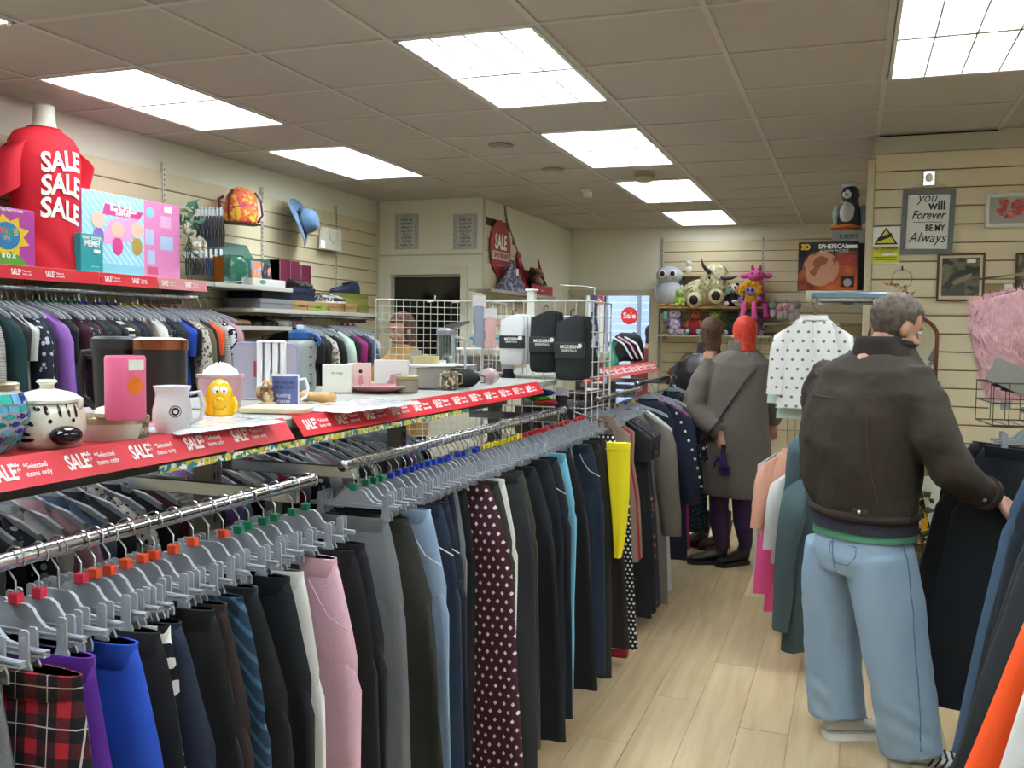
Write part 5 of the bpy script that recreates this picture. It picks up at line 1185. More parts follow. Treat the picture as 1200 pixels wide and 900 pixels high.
# ================================================================ gridwall stands with socks
GW = mat('cfcdc4', .35)
def gridpanel(name, label, p0, p1, z0, z1, sx, sz, r=.0028, m=GW, fr=.005):
    p0, p1 = Vector(p0), Vector(p1); W = (p1-p0).length; t = thing(name, label, 'display grid', (p0.x, p0.y, z0), math.atan2(p1.y-p0.y, p1.x-p0.x)); H = z1-z0
    mb = MB()
    for P in (((0, 0, 0), (0, 0, H)), ((W, 0, 0), (W, 0, H)), ((0, 0, H), (W, 0, H)), ((0, 0, 0), (W, 0, 0))): mb.tube(P, fr, 6)
    mb.build('frame', m, t, True)
    n = int(W/sx)
    for k in range(1, n): MB().tube([(W*k/n, 0, 0), (W*k/n, 0, H)], r, 4).build('vertical_wire', m, t)
    n = int(H/sz)
    for k in range(1, n): MB().tube([(0, -.004, H*k/n), (W, -.004, H*k/n)], r, 4).build('cross_wire', m, t)
    return t
YG = 4.42
gl, gr = at(566, 360, y=YG), at(688, 360, y=YG)
gridpanel('grid_stand', 'tall white wire grid stand holding the sock packs', (gl.x, YG, 0), (gr.x, YG, 0), .55, gr.z+.03, .052, .075)
g2 = gridpanel('grid_stand', 'narrow white side grid joined to the right edge of the sock stand', (gr.x, YG+.004, 0), (gr.x+.02, YG+.4, 0), .55, gr.z+.03, .08, .075)
g3 = gridpanel('grid_stand', 'white wire grid joined to the left edge of the sock stand', (gl.x, YG+.004, 0), (gl.x-.02, YG+.4, 0), .95, gl.z+.03, .08, .075)
q0, q1 = at(512, 356, y=6.2), at(562, 356, y=6.2)
MESH = gridpanel('mesh_panel', 'white-framed dark mesh display panel behind the wire basket', (at(440, 356, y=5.5).x, 5.5, 0), (at(560, 352, y=5.9).x, 5.9, 0), 0.02, at(500, 352, y=5.7).z, .045, .045, .0022)
tb = thing('white_post', 'white square post rising behind the sock stand', 'post', (at(623, 355, y=4.9).x, 4.9, 0)); MB().box(-.022, .022, -.022, .022, 0, at(623, 341, y=4.9).z, .004).build('post', mat('dcdacb', .5), tb); MB().box(-.03, .03, -.03, .03, at(623, 341, y=4.9).z-.001, at(623, 341, y=4.9).z+.01, .003).build('cap', WHITE, tb)
for u in (.35, .52, .66): zp_ = at(500, 352, y=5.7).z-.03; MB().tube([(u, .0, zp_), (u, -.26, zp_), (u, -.28, zp_+.03)], .005, 6).build('prong', GW, MESH, True)
def sock_pack(label, px0, px1, py0, py1, y, m, band, rz=.1, dy=0):
    a, b = at(px0, py0, y=y), at(px1, py1, y=y); W, H = b.x-a.x, a.z-b.z
    t = thing('sock_pack', label, 'socks', ((a.x+b.x)/2, y+dy, b.z), rz, 'packs of socks on the grid')
    for k in range(3):
        pr = [(-.5, .1), (-.44, .02), (-.2, 0), (.2, .0), (.44, .03), (.5, .12), (.48, .5), (.5, .85), (.46, .97), (.2, 1), (-.1, .95), (-.46, .88), (-.5, .5)]
        me = MB(); R = []
        for yy, s in ((-.016, .9), (-.012, 1), (.004, 1), (.008, .9)): R.append([((u*s)*W*.96+k*.014, yy+k*.022, .5*H+(v-.5)*H*(1 if s == 1 else .96)-k*.01*0) for u, v in pr])
        me.rings(R).build('sock_pair', m, t, True, 50)
    MB().box(-W*.5, W*.5+.0, -.0225, .05, H*.33, H*.58, .003).build('card_band', band, t)
    text('MODERN', H*.07, LWHITE, t, (0, -.0235, H*.51), bold=.0006, sx=.95); text('ESSENTIALS', H*.045, LWHITE, t, (0, -.0235, H*.455), bold=.0002); MB().disc((W*.36, -.0245, H*.53), .011, .002, 'y').build('round_sticker', LWHITE, t)
    MB().tube([(0, .004, H*.98), (0, .004, H*1.05), (.012, .004, H*1.09), (.02, .004, H*1.05)], .003, 5).build('hook', BLACK, t, True)
    return t
SB = mat('18191c', .85, bump=.4, bsc=200); SG = mat('23282b', .85, bump=.4, bsc=200); SW = mat('d4d3d2', .85, bump=.4, bsc=200); CBN = mat('2a2c30', .5)
sock_pack('pack of white socks in a dark card band on the grid stand', 587, 614, 368, 428, YG-.09, SW, CBN)
sock_pack('pack of black socks in a card band, middle of the grid stand', 622, 651, 364, 437, YG-.11, SB, CBN)
sock_pack('pack of dark grey socks in a card band, right side of the grid stand', 652, 684, 369, 446, YG-.16, SG, CBN)
for k, (px, py, h_, cc, lb) in enumerate(((575, 385, .2, 'd9a9a4', 'pink carded accessory hanging left of the white socks'), (562, 375, .25, '8a90a0', 'grey-blue carded accessory on the left edge of the sock stand'), (596, 440, .12, '2a2436', 'dark purple tights pack below the white socks'), (660, 475, .18, '1c1d20', 'black folded item hanging low on the grid stand'))):
    q = at(px, py, y=YG-.03); t = thing('carded_item', lb, 'accessory', (q.x, YG-.035-.02*(k == 3), q.z-h_/2), .1*k)
    MB().box(-.035, .035, -.006, .006, h_*.75, h_, .001).build('header_card', mat('cfc9c9', .4), t); MB().rings([[((.03+.006*math.sin(i*2+k))*math.cos(2*PI*j/12), .014*math.sin(2*PI*j/12), h_*.78*i/5) for j in range(12)] for i in range(6)]).build('product', mat(cc, .7), t, True)
    MB().tube([(0, .03, h_+.004), (0, -.02, h_+.004)], .002, 5).build('peg', GW, t, True)
# brightly coloured swimming goggles at the foot of the grid
for px, cc, lb in ((637, '1f55c0', 'blue'), (632, '4fae2c', 'bright green'), (640, 'c8302c', 'red')):
    q = at(px, {637: 460, 632: 467, 640: 472}[px], y=4.3); tag(MB().rings([[(x*.06, .02*math.cos(2*PI*j/10), .018*math.sin(2*PI*j/10)*(1-abs(x)**3)) for j in range(10)] for x in (-1, -.6, 0, .6, 1)]).build('folded_cloth', mat(cc, .6), None, True, loc=(q.x, 4.3, q.z), rz=.3), lb+' folded accessory tucked in at the foot of the sock stand', 'accessory', 'accessories below the sock stand')
# ================================================================ far gondola with coats
XG = -1.22; ye = at(766, 441, x=XG).y; Z3 = 1.32
t = thing('display_gondola', 'second grey gondola beyond the sock stand', 'gondola', (-1.68, 0, 0))
for y in (4.85, 5.9, 6.75): MB().box(-.03, .03, y-.02, y+.02, 0, 1.36).build('upright', GM, t)
for a, b in ((4.7, 5.85), (5.88, 6.8)): MB().box(-.3, .34, a, b, 1.348, 1.372, .003).build('shelf', SHM, t); MB().box(-.02, .02, a, b, .1, 1.2).build('back_panel', GD, t); MB().box(-.25, .25, a, b, 0, .1, .004).build('base_deck', GM, t)
rail('clothes rail of the second gondola, hung with skirts and coats', XG, Z3-.06, 4.62, 5.6, [4.7, 5.5], -1.65)
rail('farthest clothes rail of the second gondola', XG-.03, Z3-.03, 5.68, 6.7, [5.8, 6.6], -1.65)
ticket_strip('sale_strip', 'faded red tilted sale strip on the second gondola, below the green vase', (-1.31, 5.1, 1.372), H90, 1.45, .085, -.75, mat('cf4a48', .45), 'sale strips on the gondola', step=.2, size=.06)
ticket_strip('sale_strip', 'short red sale strip just right of the sock stand', (-1.32, 4.66, 1.355), H90, .42, .05, -.6, RED, 'sale strips on the gondola', step=.2, size=.04)
c3 = [(712, 'tan', 'vest'), (717, 'red', 'vest'), (724, 'tan', 'vest', 'tan sleeveless top'), (740, 'black', 'dress'), (747, 'rose', 'vest', 'dusty rose skirt'), (756, 'black', 'dress'), (763, 'ink', 'dress'), (768, 'floralr', 'dress', 'rust-patterned long dress'), (775, 'charcoal', 'dress'), (786, 'taupe', 'coat', 'taupe long coat'), (793, 'lgrey', 'dress'), (803, 'navy', 'coat', 'navy coat with pearl studs'), (808, 'fuchsia', 'dress'), (826, 'tweed', 'coat', 'speckled dark green fluffy coat'), (832, 'red', 'long', 'bright red jumper at the rail end')]
rnd = random.Random(11); items = []; prev = 4.66
for i, s in enumerate(c3):
    y = max(at(s[0], 560, x=XG+.27).y, prev+.045); y = min(y, 6.62); prev = y; xr = XG if y < 5.62 else XG-.03; xr += .0 if i < 11 else .06; zr = Z3-.06 if y < 5.62 else Z3-.03
    L = 1.12 if s[2] == 'coat' and i < 12 else 1.0
    tp = top(xr, y, zr-.105, F[s[1]], s[2], i % 2, rnd.uniform(-.1, .1), name={'coat': 'coat', 'dress': 'dress', 'long': 'jumper', 'tee': 'shirt', 'vest': 'vest'}[s[2]], sc=(1, 1, 1.12) if i < 11 else 1)
    if s[1] == 'navy':
        for k in range(9): MB().ell((.185+.03*k*(1-.04*k), -.03, -.07-.055*k), .009, 10, 6).build('pearl_stud', mat('e9e6e0', .2), tp, True)
    h = hanger((xr, y, zr), 0, ['-', '16', '18', '20'][i % 4], None, 'hangers on the second gondola', 'top' if i > 9 else 'clip'); h['mk'] = MN[['-', '16', '18', '20'][i % 4]]
    items.append([tp, DN[s[1]]+' garment', s[3] if len(s) > 3 else None, h, s[3] if len(s) > 3 else None])
label_rail(items, "the second gondola rail", 'clothes on the second gondola', 'the sock stand')
# on its shelf
q = at(717, 432, x=-1.45); t = thing('vase', 'green glass vase with a pinched waist on the second gondola', 'vase', (-1.45, q.y, 1.373)); MB().lathe([(0, 0), (.035, 0), (.045, .02), (.04, .06), (.022, .1), (.018, .13), (.035, .17), (.032, .17), (.015, .13), (.018, .1), (.036, .06), (.04, .02), (0, .008)], n=28).build('vase_body', mat('2f8f74', .12, spec=.8), t, True)
t = thing('serving_bowl', 'wide white bowl with a red-pink base beside the green vase', 'bowl', (-1.62, q.y+.2, 1.373)); MB().lathe([(0, 0), (.07, 0), (.09, .04), (0, .04)], n=28).build('pink_base', mat('b9605c', .4), t, True, 30); MB().lathe([(0, .04), (.09, .04), (.12, .085), (.125, .1), (.115, .1), (.08, .05), (0, .05)], n=28).build('bowl_body', mat('d6d1c2', .4), t, True)
t = thing('framed_card', 'small cream printed card propped behind the green vase', 'card', (-1.6, q.y-.1, 1.373), .2); MB().box(-.06, .06, -.004, .004, 0, .14, .001).build('card_face', mat('cfcdae', .5), t); flat('dot_print', t, circ(.02, .05, .01), -.0045, mat('9c2f2a', .5)); text('2 for 1', .03, BLACK, t, (0, -.006, .1))
q = at(742, 402, x=-1.6); t = thing('folded_jacket', 'black jacket with white and pink trim heaped at the end of the second gondola', 'jacket', (-1.6, q.y-.2, 1.373))
MB().rings([[((.13+.02*nz(j, i))*f*math.cos(2*PI*j/16), .1*f*math.sin(2*PI*j/16), .02+.21*i/6+.02*nz(i, j*.6)) for j in range(16)] for i, f in enumerate((.8, 1, 1, .95, .9, .8, .4))]).build('black_cloth', mat('16161a', .8), t, True, 80)
for k, c in enumerate(('d8d4d6', 'c98fa0', 'd8d4d6')): MB().tube([(-.1+.05*k, -.09, .2), (0+.05*k, -.125, .15), (.07+.04*k, -.12, .04)], .008, 5).build('trim', mat(c, .7), t, True)
# a stand of hanging black and blue scarves right of the grid
q = at(698, 390, y=4.9); t = thing('hanging_scarf', 'blue-grey patterned scarf hanging right of the sock stand', 'scarf', (q.x, 4.86, 1.38)); MB().rings([[((.025+.01*math.sin(i))*math.cos(2*PI*j/12), .05*math.sin(2*PI*j/12), .42*i/6) for j in range(12)] for i in range(7)]).build('scarf', mat('4a5270', .8, pat='blotch', c2='a9adc4', sc=2), t, True)
MB().rings([[((.03+.004*math.sin(i))*math.cos(2*PI*j/12), .055*math.sin(2*PI*j/12), -.02+.16*i/3) for j in range(12)] for i in range(4)]).build('dark_end', mat('14161f', .8), t, True); MB().tube([(0, 0, .42), (0, 0, .46), (-.06, -.0, .47), (-.16, -.1, .47)], .004, 6).build('prong', GW, t, True)
# ================================================================ corner block posters and round sale sign
for k, (pa, pb) in enumerate(((463, 490), (531, 559))):
    a, b = at(pa, 251, y=YC-.006), at(pb, 292, y=YC-.006); W, H = b.x-a.x, a.z-b.z
    t = thing('poster', 'pale printed notice with a red word, %s of two above the dark hatch' % ('left', 'right')[k], 'poster', ((a.x+b.x)/2, YC-.003, b.z), 0, 'notices above the hatch')
    MB().box(-W/2, W/2, -.002, .001, 0, H).build('sheet', mat('b9bab4', .5, pat='floral', c2='a5a7a3', sc=1.4), t); MB().box(-W*.33, W*.33, -.0026, -.002, H*.06, H*.86).build('inner_panel', mat('c6c7c2', .5), t)
    for j, (s, c) in enumerate((('WE NEED YOUR', BLACK), ('DONATIONS OF', BLACK), ('QUALITY', BLACK), ('GOODS TO HELP US', BLACK), ('SALE', RED), ('TO RAISE FUNDS', BLACK), ('PLEASE', BLACK), ('THANK YOU', BLACK))):
        text(s, .03 if j != 4 else .042, c, t, (0, -.0036, H*(.82-.1*j)), bold=.0005, sx=min(1, W*.62/(len(s)*.022)))
a, b = at(586, 258, x=XS+.03), at(586, 324, x=XS+.03); y0, y1 = at(574, 292, x=XS+.03).y, at(598, 292, x=XS+.03).y
t = thing('sale_sign', 'large round red SALE sign on the slatted side of the corner block', 'sign', (XS+.03, (y0+y1)/2, (a.z+b.z)/2), H90); r_ = (a.z-b.z)/2; ex_ = (y1-y0)/2/r_*1.0
MB().prism(circ(0, 0, r_, 40, ex_), -.004, .004).build('disc', mat('a9202c', .4), t); sx_ = ex_
text('SALE', r_*.72, LWHITE, t, (0, -.006, r_*.2), bold=.006, sx=.75*sx_); MB().box(-r_*.78*sx_, r_*.78*sx_, -.006, -.004, -r_*.42, -r_*.12).build('white_band', mat('cfc9c4', .5), t)
text('UP TO 50% OFF', r_*.24, RED, t, (0, -.008, -r_*.27), bold=.002, sx=.8*sx_); text('selected items', r_*.13, LWHITE, t, (0, -.006, -r_*.6), sx=sx_)
# small ledge with scarf display and red charity display box
za = at(600, 343, x=XS+.12).z; ya, yb = at(568, 343, x=XS+.15).y, at(645, 343, x=XS+.15).y
t = thing('ledge', 'narrow shelf on the side of the corner block below the round sale sign', 'shelf', (XS+.005, ya, za)); MB().box(0, .2, 0, (yb-ya), -.02, 0, .002).build('board', mat('8f8878', .5), t); MB().box(.196, .201, 0, yb-ya, -.022, .004).build('edge_strip', mat('b0a998', .5), t)
q = at(601, 343, x=XS+.12); t = thing('draped_scarf', 'grey patterned scarf draped over a stand on the narrow shelf', 'scarf', (XS+.11, q.y, za+.001))
MB().rings([[((.30*(1-i/7)**1.2+.03)*.35*math.cos(2*PI*j/20)*(1+.25*nz(j*.8, i)), (.30*(1-i/7)**1.2+.03)*1.1*math.sin(2*PI*j/20)*(1+.25*nz(j*.8, i)), .3*i/7) for j in range(20)] for i in range(8)]).build('cloth', mat('55586c', .8, pat='blotch', c2='9aa0ae', c3='6c4a5c', sc=2), t, True, 80); MB().box(.05, .054, -.03, .03, .1, .22).build('price_tag', LWHITE, t)
q0, q1 = at(615, 343, x=XS+.12), at(640, 343, x=XS+.12); W = q1.y-q0.y
t = thing('charity_display', 'red cardboard display box with soft bears at the end of the narrow shelf', 'display box', (XS+.11, (q0.y+q1.y)/2, za+.001), H90); RD = mat('b01020', .45)
for s in (-1, 1): MB().prism([(-.08, 0), (.08, 0), (.08, .40), (.02, .2)], s*W/2-.003, s*W/2+.003, 'x').build('side_panel', RD, t)
MB().box(-W/2, W/2, -.08, -.074, 0, .1).build('front_panel', RD, t); MB().box(-W/2, W/2, .07, .08, 0, .25).build('back_panel', RD, t); MB().prism(circ(-W/2+.05, .33, .08, 20, .8), .068, .074).build('header_badge', mat('b3303c', .4), t); text('GIVE', .04, LWHITE, t, (-W/2+.05, .066, .33), sx=.8); text('thank you', .03, LWHITE, t, (0, -.082, .05))
def plush(name, label, loc, rz, s, body, belly=None, head=None, ear=None, eye=BLACK, limbs=True, ears='round', extra=None, cat='soft toy', grp=None, snout=None, foot=None, z0=0):
    t = thing(name, label, cat, loc, rz, grp); t.scale = (s, s, s)
    MB().rings([[((.16*math.sin(PI*(i+.6)/9.5)+.03)*math.cos(2*PI*j/18)*(1+.06*nz(j, i)), (.14*math.sin(PI*(i+.6)/9.5)+.02)*math.sin(2*PI*j/18), .42*i/8+.0) for j in range(18)] for i in range(9)]).build('body', body, t, True, 80)
    hd = head or body; MB().ell((0, -.02, .52), (.16, .14, .14), 18, 12).build('head', hd, t, True)
    MB().ell((0, -.14, .49), (.07, .06, .05), 12, 8).build('snout', snout or belly or hd, t, True); MB().ell((0, -.195, .505), (.022, .012, .016), 10, 6).build('nose', BLACK, t, True)
    for k in (-1, 1):
        MB().ell((k*.06, -.145, .55), (.02, .012, .024), 10, 6).build('eye', eye, t, True)
        if ears == 'round': MB().ell((k*.12, 0, .65), (.05, .03, .05), 12, 8).build('ear', ear or hd, t, True)
        elif ears == 'floppy': MB().ell((k*.16, -.01, .5), (.04, .05, .11), 12, 8).build('ear', ear or hd, t, True)
        if limbs:
            MB().tube([(k*.13, -.02, .34), (k*.2, -.08, .25), (k*.19, -.14, .18)], [.05, .055, .05], 10).build('arm', ear or body, t, True)
            MB().tube([(k*.09, -.06, .06), (k*.13, -.18, .06), (k*.14, -.25, .07)], [.06, .06, .055], 10).build('leg', body, t, True); MB().ell((k*.145, -.27, .08), (.065, .03, .07), 14, 8).build('foot', foot or belly or body, t, True)
    if belly: MB().ell((0, -.1, .22), (.09, .06, .13), 14, 8).build('belly', belly, t, True)
    if extra: extra(t)
    return t
BRN = mat('8a5a34', .9, bump=.6, bsc=80)
for k, (dy, c) in enumerate(((-.1, '3a2a20'), (.0, '8a5a34'), (.1, '9c9c9e'))): plush('soft_bear', ('dark', 'brown', 'grey')[k]+' small soft toy sitting in the red charity display box', (XS+.11+.0, (q0.y+q1.y)/2+dy, za+.08), H90, .28, mat(c, .9, bump=.6, bsc=80), limbs=True)
# ================================================================ back wall toy shelves
def bshelf(label, x0, x1, z, y0, m, th=.022):
    t = thing('toy_shelf', label, 'shelf', ((x0+x1)/2, y0, z)); h = (x1-x0)/2; MB().box(-h, h, 0, YB-.02-y0, -th, 0, .002).build('board', m, t)
    for s in (-1, 1): MB().box(s*(h-.04)-.003, s*(h-.04)+.003, .03, YB-.02-y0, -.07, -th).build('bracket', STEEL, t)
    return t
YT = 10.08
x0, x1 = at(769, 358, y=YT).x, at(905, 360, y=YT).x; zt = at(800, 359, y=YT).z
bshelf('wooden upper shelf of soft toys on the back wall', x0, x1, zt, YT, mat('c09a60', .5)); xb0, xb1 = at(771, 393, y=YT).x, at(905, 393, y=YT).x; zb = at(800, 392, y=YT).z
bshelf('white lower shelf of soft toys on the back wall', xb0, xb1, zb, YT, mat('cfcdc0', .5))
zz = at(807, 321, y=YB-.15); bshelf('tiny shelf above the grey owl toy', at(795, 321, y=YB-.2).x, at(825, 321, y=YB-.2).x, zz.z, YB-.2, mat('cbb88e', .5), .03)
S = 1/104.
# grey owl
q = at(783, 357, y=YT+.1); t = thing('toy_owl', 'large speckled grey owl soft toy at the left end of the wooden shelf', 'soft toy', (q.x, YT+.13, zt+.001))
OW = mat('bcc2ca', .95, pat='floral', c2='cfd3da', sc=2.5, bump=.8, bsc=70)
MB().rings([[(r*math.cos(2*PI*j/24), r*.8*math.sin(2*PI*j/24), z) for j in range(24)] for z, r in ((0, .08), (.03, .13), (.12, .15), (.2, .14), (.26, .1))]).build('body', OW, t, True, 80); MB().ell((0, -.0, .34), (.145, .115, .1), 24, 14).build('head', mat('b9c0ca', .95, bump=.8, bsc=70), t, True)
for s, m_ in ((-1, BLACK), (1, mat('3a3226', .4))): MB().ell((s*.055, -.1, .35), (.045, .02, .045), 14, 10).build('eye_patch', mat('e6e6e4', .8), t, True); MB().ell((s*.055, -.115, .352), (.026, .014, .03), 12, 8).build('eye', BLACK, t, True); MB().ell((s*.06, -.09, .008), (.05, .05, .018), 12, 6).build('foot', mat('c9a060', .7), t, True); MB().ell((s*.14, -.01, .14), (.025, .06, .1), 12, 8).build('wing', OW, t, True)
MB().ell((0, -.12, .325), (.014, .02, .02), 10, 6).build('beak', mat('d9a884', .6), t, True)
q = at(807, 320, y=YB-.12); plush('toy_owl', 'tiny white owl soft toy on the tiny upper shelf', (q.x, YB-.12, zz.z+.001), 0, .22, mat('dedcd2', .95), limbs=False, ears='none')
# frog / dinosaur green toy
q = at(796, 357, y=YT+.03); plush('toy_frog', 'small lime green soft toy beside the grey owl', (q.x, YT+.05, zt+.001), .2, .26, mat('9fbf4a', .9, bump=.5, bsc=80), ears='round', belly=mat('cfe08a', .9))
# highland cow
q = at(828, 358, y=YT); s_ = 1
t = thing('toy_cow', 'big shaggy cream highland cow soft toy with dark horns', 'soft toy', (q.x, YT+.1, zt+.001)); CW_ = mat('ded6b0', .95, bump=1, bsc=45); DK = mat('2a211f', .8)
mb = MB(); rnd = random.Random(2)
mb.ell((-.08, .06, .15), (.2, .12, .15), 20, 12).ell((.08, -.02, .25), (.15, .12, .13), 20, 12).ell((.09, -.04, .36), (.11, .09, .09), 14, 8)
for k in range(320):
    f = rnd.random(); c0, r0 = (((-.08, .04, .15), (.2, .13, .15)) if f < .45 else (((.08, -.03, .25), (.16, .13, .14)) if f < .8 else ((.09, -.04, .36), (.12, .1, .1))))
    a, b = rnd.uniform(-PI, .15), rnd.uniform(-.3, 1.5); n_ = Vector((math.cos(a)*math.cos(b), math.sin(a)*math.cos(b), math.sin(b))); c = Vector(c0)+Vector((n_.x*r0[0], n_.y*r0[1], n_.z*r0[2]))*.95
    mb.tube([c, c+n_*.012+Vector((rnd.uniform(-.02, .02), 0, -.025)), c+n_*.012+Vector((rnd.uniform(-.03, .03), 0, -.055))], [.013, .010, .002], 4)
mb.build('shaggy_body', CW_, t, True, 80)
for sx, sz, col_ in ((-.13, .055, BLACK), (.10, .10, DK)): MB().ell((sx, -.12, sz+.01), (.085, .07, .085), 16, 10).build('leg', CW_, t, True); MB().ell((sx+.005, -.18, sz+.01), (.047, .02, .05), 14, 8).build('foot_pad', col_, t, True)
MB().tube([(.03, -.14, .36), (-.0, -.17, .385), (-.035, -.18, .43), (-.055, -.18, .50)], [.026, .022, .017, .004], 10).build('horn', mat('3a3034', .5), t, True); MB().tube([(.16, -.14, .30), (.20, -.18, .29), (.27, -.18, .295), (.34, -.18, .32)], [.024, .021, .016, .004], 10).build('horn', mat('3a3034', .5), t, True)
for sx in (.03, .17): MB().ell((sx, -.16, .3), (.014, .01, .014), 8, 6).build('eye', BLACK, t, True)
MB().box(.2, .24, -.12, -.115, .14, .21).build('green_tag', mat('8fbfa0', .5), t)
# panda
q = at(858, 357, y=YT); plush('toy_panda', 'small black and white panda soft toy on the wooden shelf', (q.x, YT+.06, zt+.001), 0, .36, mat('141416', .9), head=mat('e6e4de', .9), ear=BLACK, snout=mat('e6e4de', .9), foot=mat('e6e4de', .9), extra=lambda t: [MB().ell((k*.06, -.13, .54), (.04, .025, .05), 10, 8).build('eye_patch', BLACK, t, True) for k in (-1, 1)])
# troll-like doll with yellow hair and long pink legs, pink dragon head behind
q = at(879, 357, y=YT)
t = thing('toy_doll', 'soft doll with shaggy yellow hair and long pink legs hanging off the shelf', 'soft toy', (q.x, YT+.02, zt+.001)); YH = mat('e8b01c', .9, bump=.6, bsc=60)
MB().ell((0, .02, .09), (.08, .06, .09), 14, 10).build('body', YH, t, True); MB().ell((0, -.02, .16), (.065, .05, .055), 16, 10).build('face', mat('a58ad0', .8), t, True)
mb = MB(); rnd = random.Random(8)
mb.ell((.0, .02, .2), (.1, .07, .06), 16, 8)
for k in range(90): a = rnd.uniform(-.25, 1.25)*PI; q_ = rnd.uniform(.5, 1); c = Vector((.085*q_*math.cos(a), rnd.uniform(-.06, .03), .19+.065*q_*math.sin(a))); mb.tube([c, c+Vector((.03*math.cos(a), -.015, .02*math.sin(a))), c+Vector((.045*math.cos(a)+rnd.uniform(-.02, .02), -.02, -.03+.03*math.sin(a)))], [.013, .010, .002], 4)
mb.build('shaggy_hair', YH, t, True, 80)
for s in (-1, 1):
    MB().ell((s*.022, -.065, .17), (.015, .01, .015), 10, 6).build('eye', BLACK, t, True)
    MB().tube([(s*.04, -.05, .035), (s*.05, -.11, .02), (s*.055, -.13, -.06), (s*.06, -.13, -.13)], [.024, .026, .028, .034], 10).build('leg', mat('e35aa8', .8), t, True)
    MB().tube([(s*.07, 0, .1), (s*.11, -.05, .07)], [.02, .022], 8).build('arm', mat('a58ad0', .8), t, True)
MB().ell((-.15, -.07, .05), (.035, .03, .02), 12, 6).build('white_bow', mat('ddd0e0', .8), t, True)
q = at(884, 335, y=YT); t = thing('toy_dragon', 'hot pink horned dragon soft toy sitting behind the yellow-haired doll', 'soft toy', (q.x, YT+.17, zt+.001)); PD = mat('d957a6', .85, bump=.5, bsc=80)
MB().rings([[(r*math.cos(2*PI*j/16), r*.7*math.sin(2*PI*j/16), z) for j in range(16)] for z, r in ((0, .08), (.1, .1), (.22, .08), (.27, .06))]).build('body', PD, t, True, 80); MB().ell((0, -.03, .33), (.09, .08, .065), 16, 10).build('head', PD, t, True)
for s in (-1, 1): MB().tube([(s*.03, -.01, .37), (s*.04, -.02, .42), (s*.045, -.02, .45)], [.02, .016, .004], 8).build('horn', mat('c22f80', .8), t, True); MB().ell((s*.12, -.0, .33), (.05, .02, .03), 10, 6).build('ear', PD, t, True); MB().ell((s*.035, -.095, .35), .012, 8, 6).build('eye', BLACK, t, True)
MB().tube([(.09, -.12, .02), (.13, -.22, .0), (.14, -.25, -.12)], [.03, .03, .035], 10).build('leg', mat('a03078', .8), t, True)
# lower shelf
q = at(788, 391, y=YT); plush('toy_puppy', 'lilac and white spotted puppy soft toy on the lower shelf', (q.x, YT+.1, zb+.001), .4, .42, mat('b39cc9', .9, pat='blotch', c2='e4e0ea', sc=.7), ears='floppy', ear=mat('6f5a8c', .9), head=mat('d6cfe0', .9), snout=mat('e4e0ea', .9), foot=mat('d9b8bc', .9), extra=lambda t: MB().box(-.3, -.2, -.05, -.04, .4, .6).build('green_tag', mat('7fc0ae', .5), t))
q = at(812, 391, y=YT); plush('toy_clown', 'orange-haired soft doll in a red top with pale blue shoes', (q.x, YT+.1, zb+.001), 0, .42, mat('a8323a', .9), head=mat('b0623a', .9), ear=mat('c46a2c', .9), foot=mat('8fb3c4', .8), snout=mat('c98a62', .9))
q = at(836, 391, y=YT); plush('toy_frog', 'olive green frog soft toy on the lower shelf', (q.x, YT+.1, zb+.001), .1, .42, mat('6f8a34', .9), belly=mat('a9b84a', .9), foot=mat('7fa03c', .9))
for k, px in enumerate((856, 871, 886)):
    q = at(px, 391, y=YT); plush('soft_bear', ('dark green', 'pale grey', 'mauve')[k]+' small soft toy on the lower shelf, partly hidden by the shoppers', (q.x, YT+.12, zb+.001), 0, .36, mat(('34453a', 'a8a8a4', '8c6a80')[k], .9), foot=mat('b9a0a0', .9))
# peg of small plush balls
for k, (px, py, c) in enumerate(((906, 357, '6c7a70'), (914, 360, 'c98a9a'), (921, 358, 'd09aa6'), (929, 362, 'c7a0a4'), (934, 357, '7f8a80'))):
    q = at(px, py, y=YB-.4); t = thing('toy_keyring', '%s small round-headed soft keyring hanging in the row right of the doll, %s' % (('grey-green', 'deep pink', 'rose pink', 'pale pink', 'sage')[k], ('far left', 'second', 'middle', 'fourth', 'far right')[k]), 'soft toy', (q.x, YB-.4, q.z-.1), 0, 'keyring toys')
    MB().ell((0, 0, .09), (.045, .04, .04), 14, 10).build('head', mat(c, .9, bump=.5, bsc=90), t, True); MB().ell((0, 0, .02), (.03, .025, .05), 12, 8).build('body', mat('b9b6c4', .9), t, True)
    MB().tube([(0, 0, .12), (0, .0, .15), (0, .37, .155)], .003, 5).build('peg', STEEL, t, True)
q0, q1 = at(896, 376, y=YB-.35), at(945, 376, y=YB-.35); bshelf('grey shelf edge under the row of keyring toys', q0.x, q1.x+.6, q0.z-.02, YB-.4, mat('8a8678', .5))
# hanging brown soft animal in a blue jumper
q = at(806, 425, y=YB-.15)
t = plush('soft_animal', 'long brown soft toy in a bright blue jumper hanging on the back wall', (q.x-.12, YB-.16, q.z-.28), 0, .62, mat('b0a68e', .9), head=mat('94775a', .9), ear=mat('7a5c44', .9), foot=mat('5a3a2c', .9), ears='none', extra=lambda t: (MB().rings([[((.165*math.sin(PI*(i+2)/9.5)+.045)*math.cos(2*PI*j/18), (.15*math.sin(PI*(i+2)/9.5)+.035)*math.sin(2*PI*j/18), .14+.26*i/4) for j in range(18)] for i in range(5)]).build('blue_jumper', mat('1f78b4', .85), t, True, 80), MB().box(.1, .16, -.2, -.19, .3, .44).build('green_tag', mat('9cc9b4', .5), t)))
t.rotation_euler = (0, .45, 0)
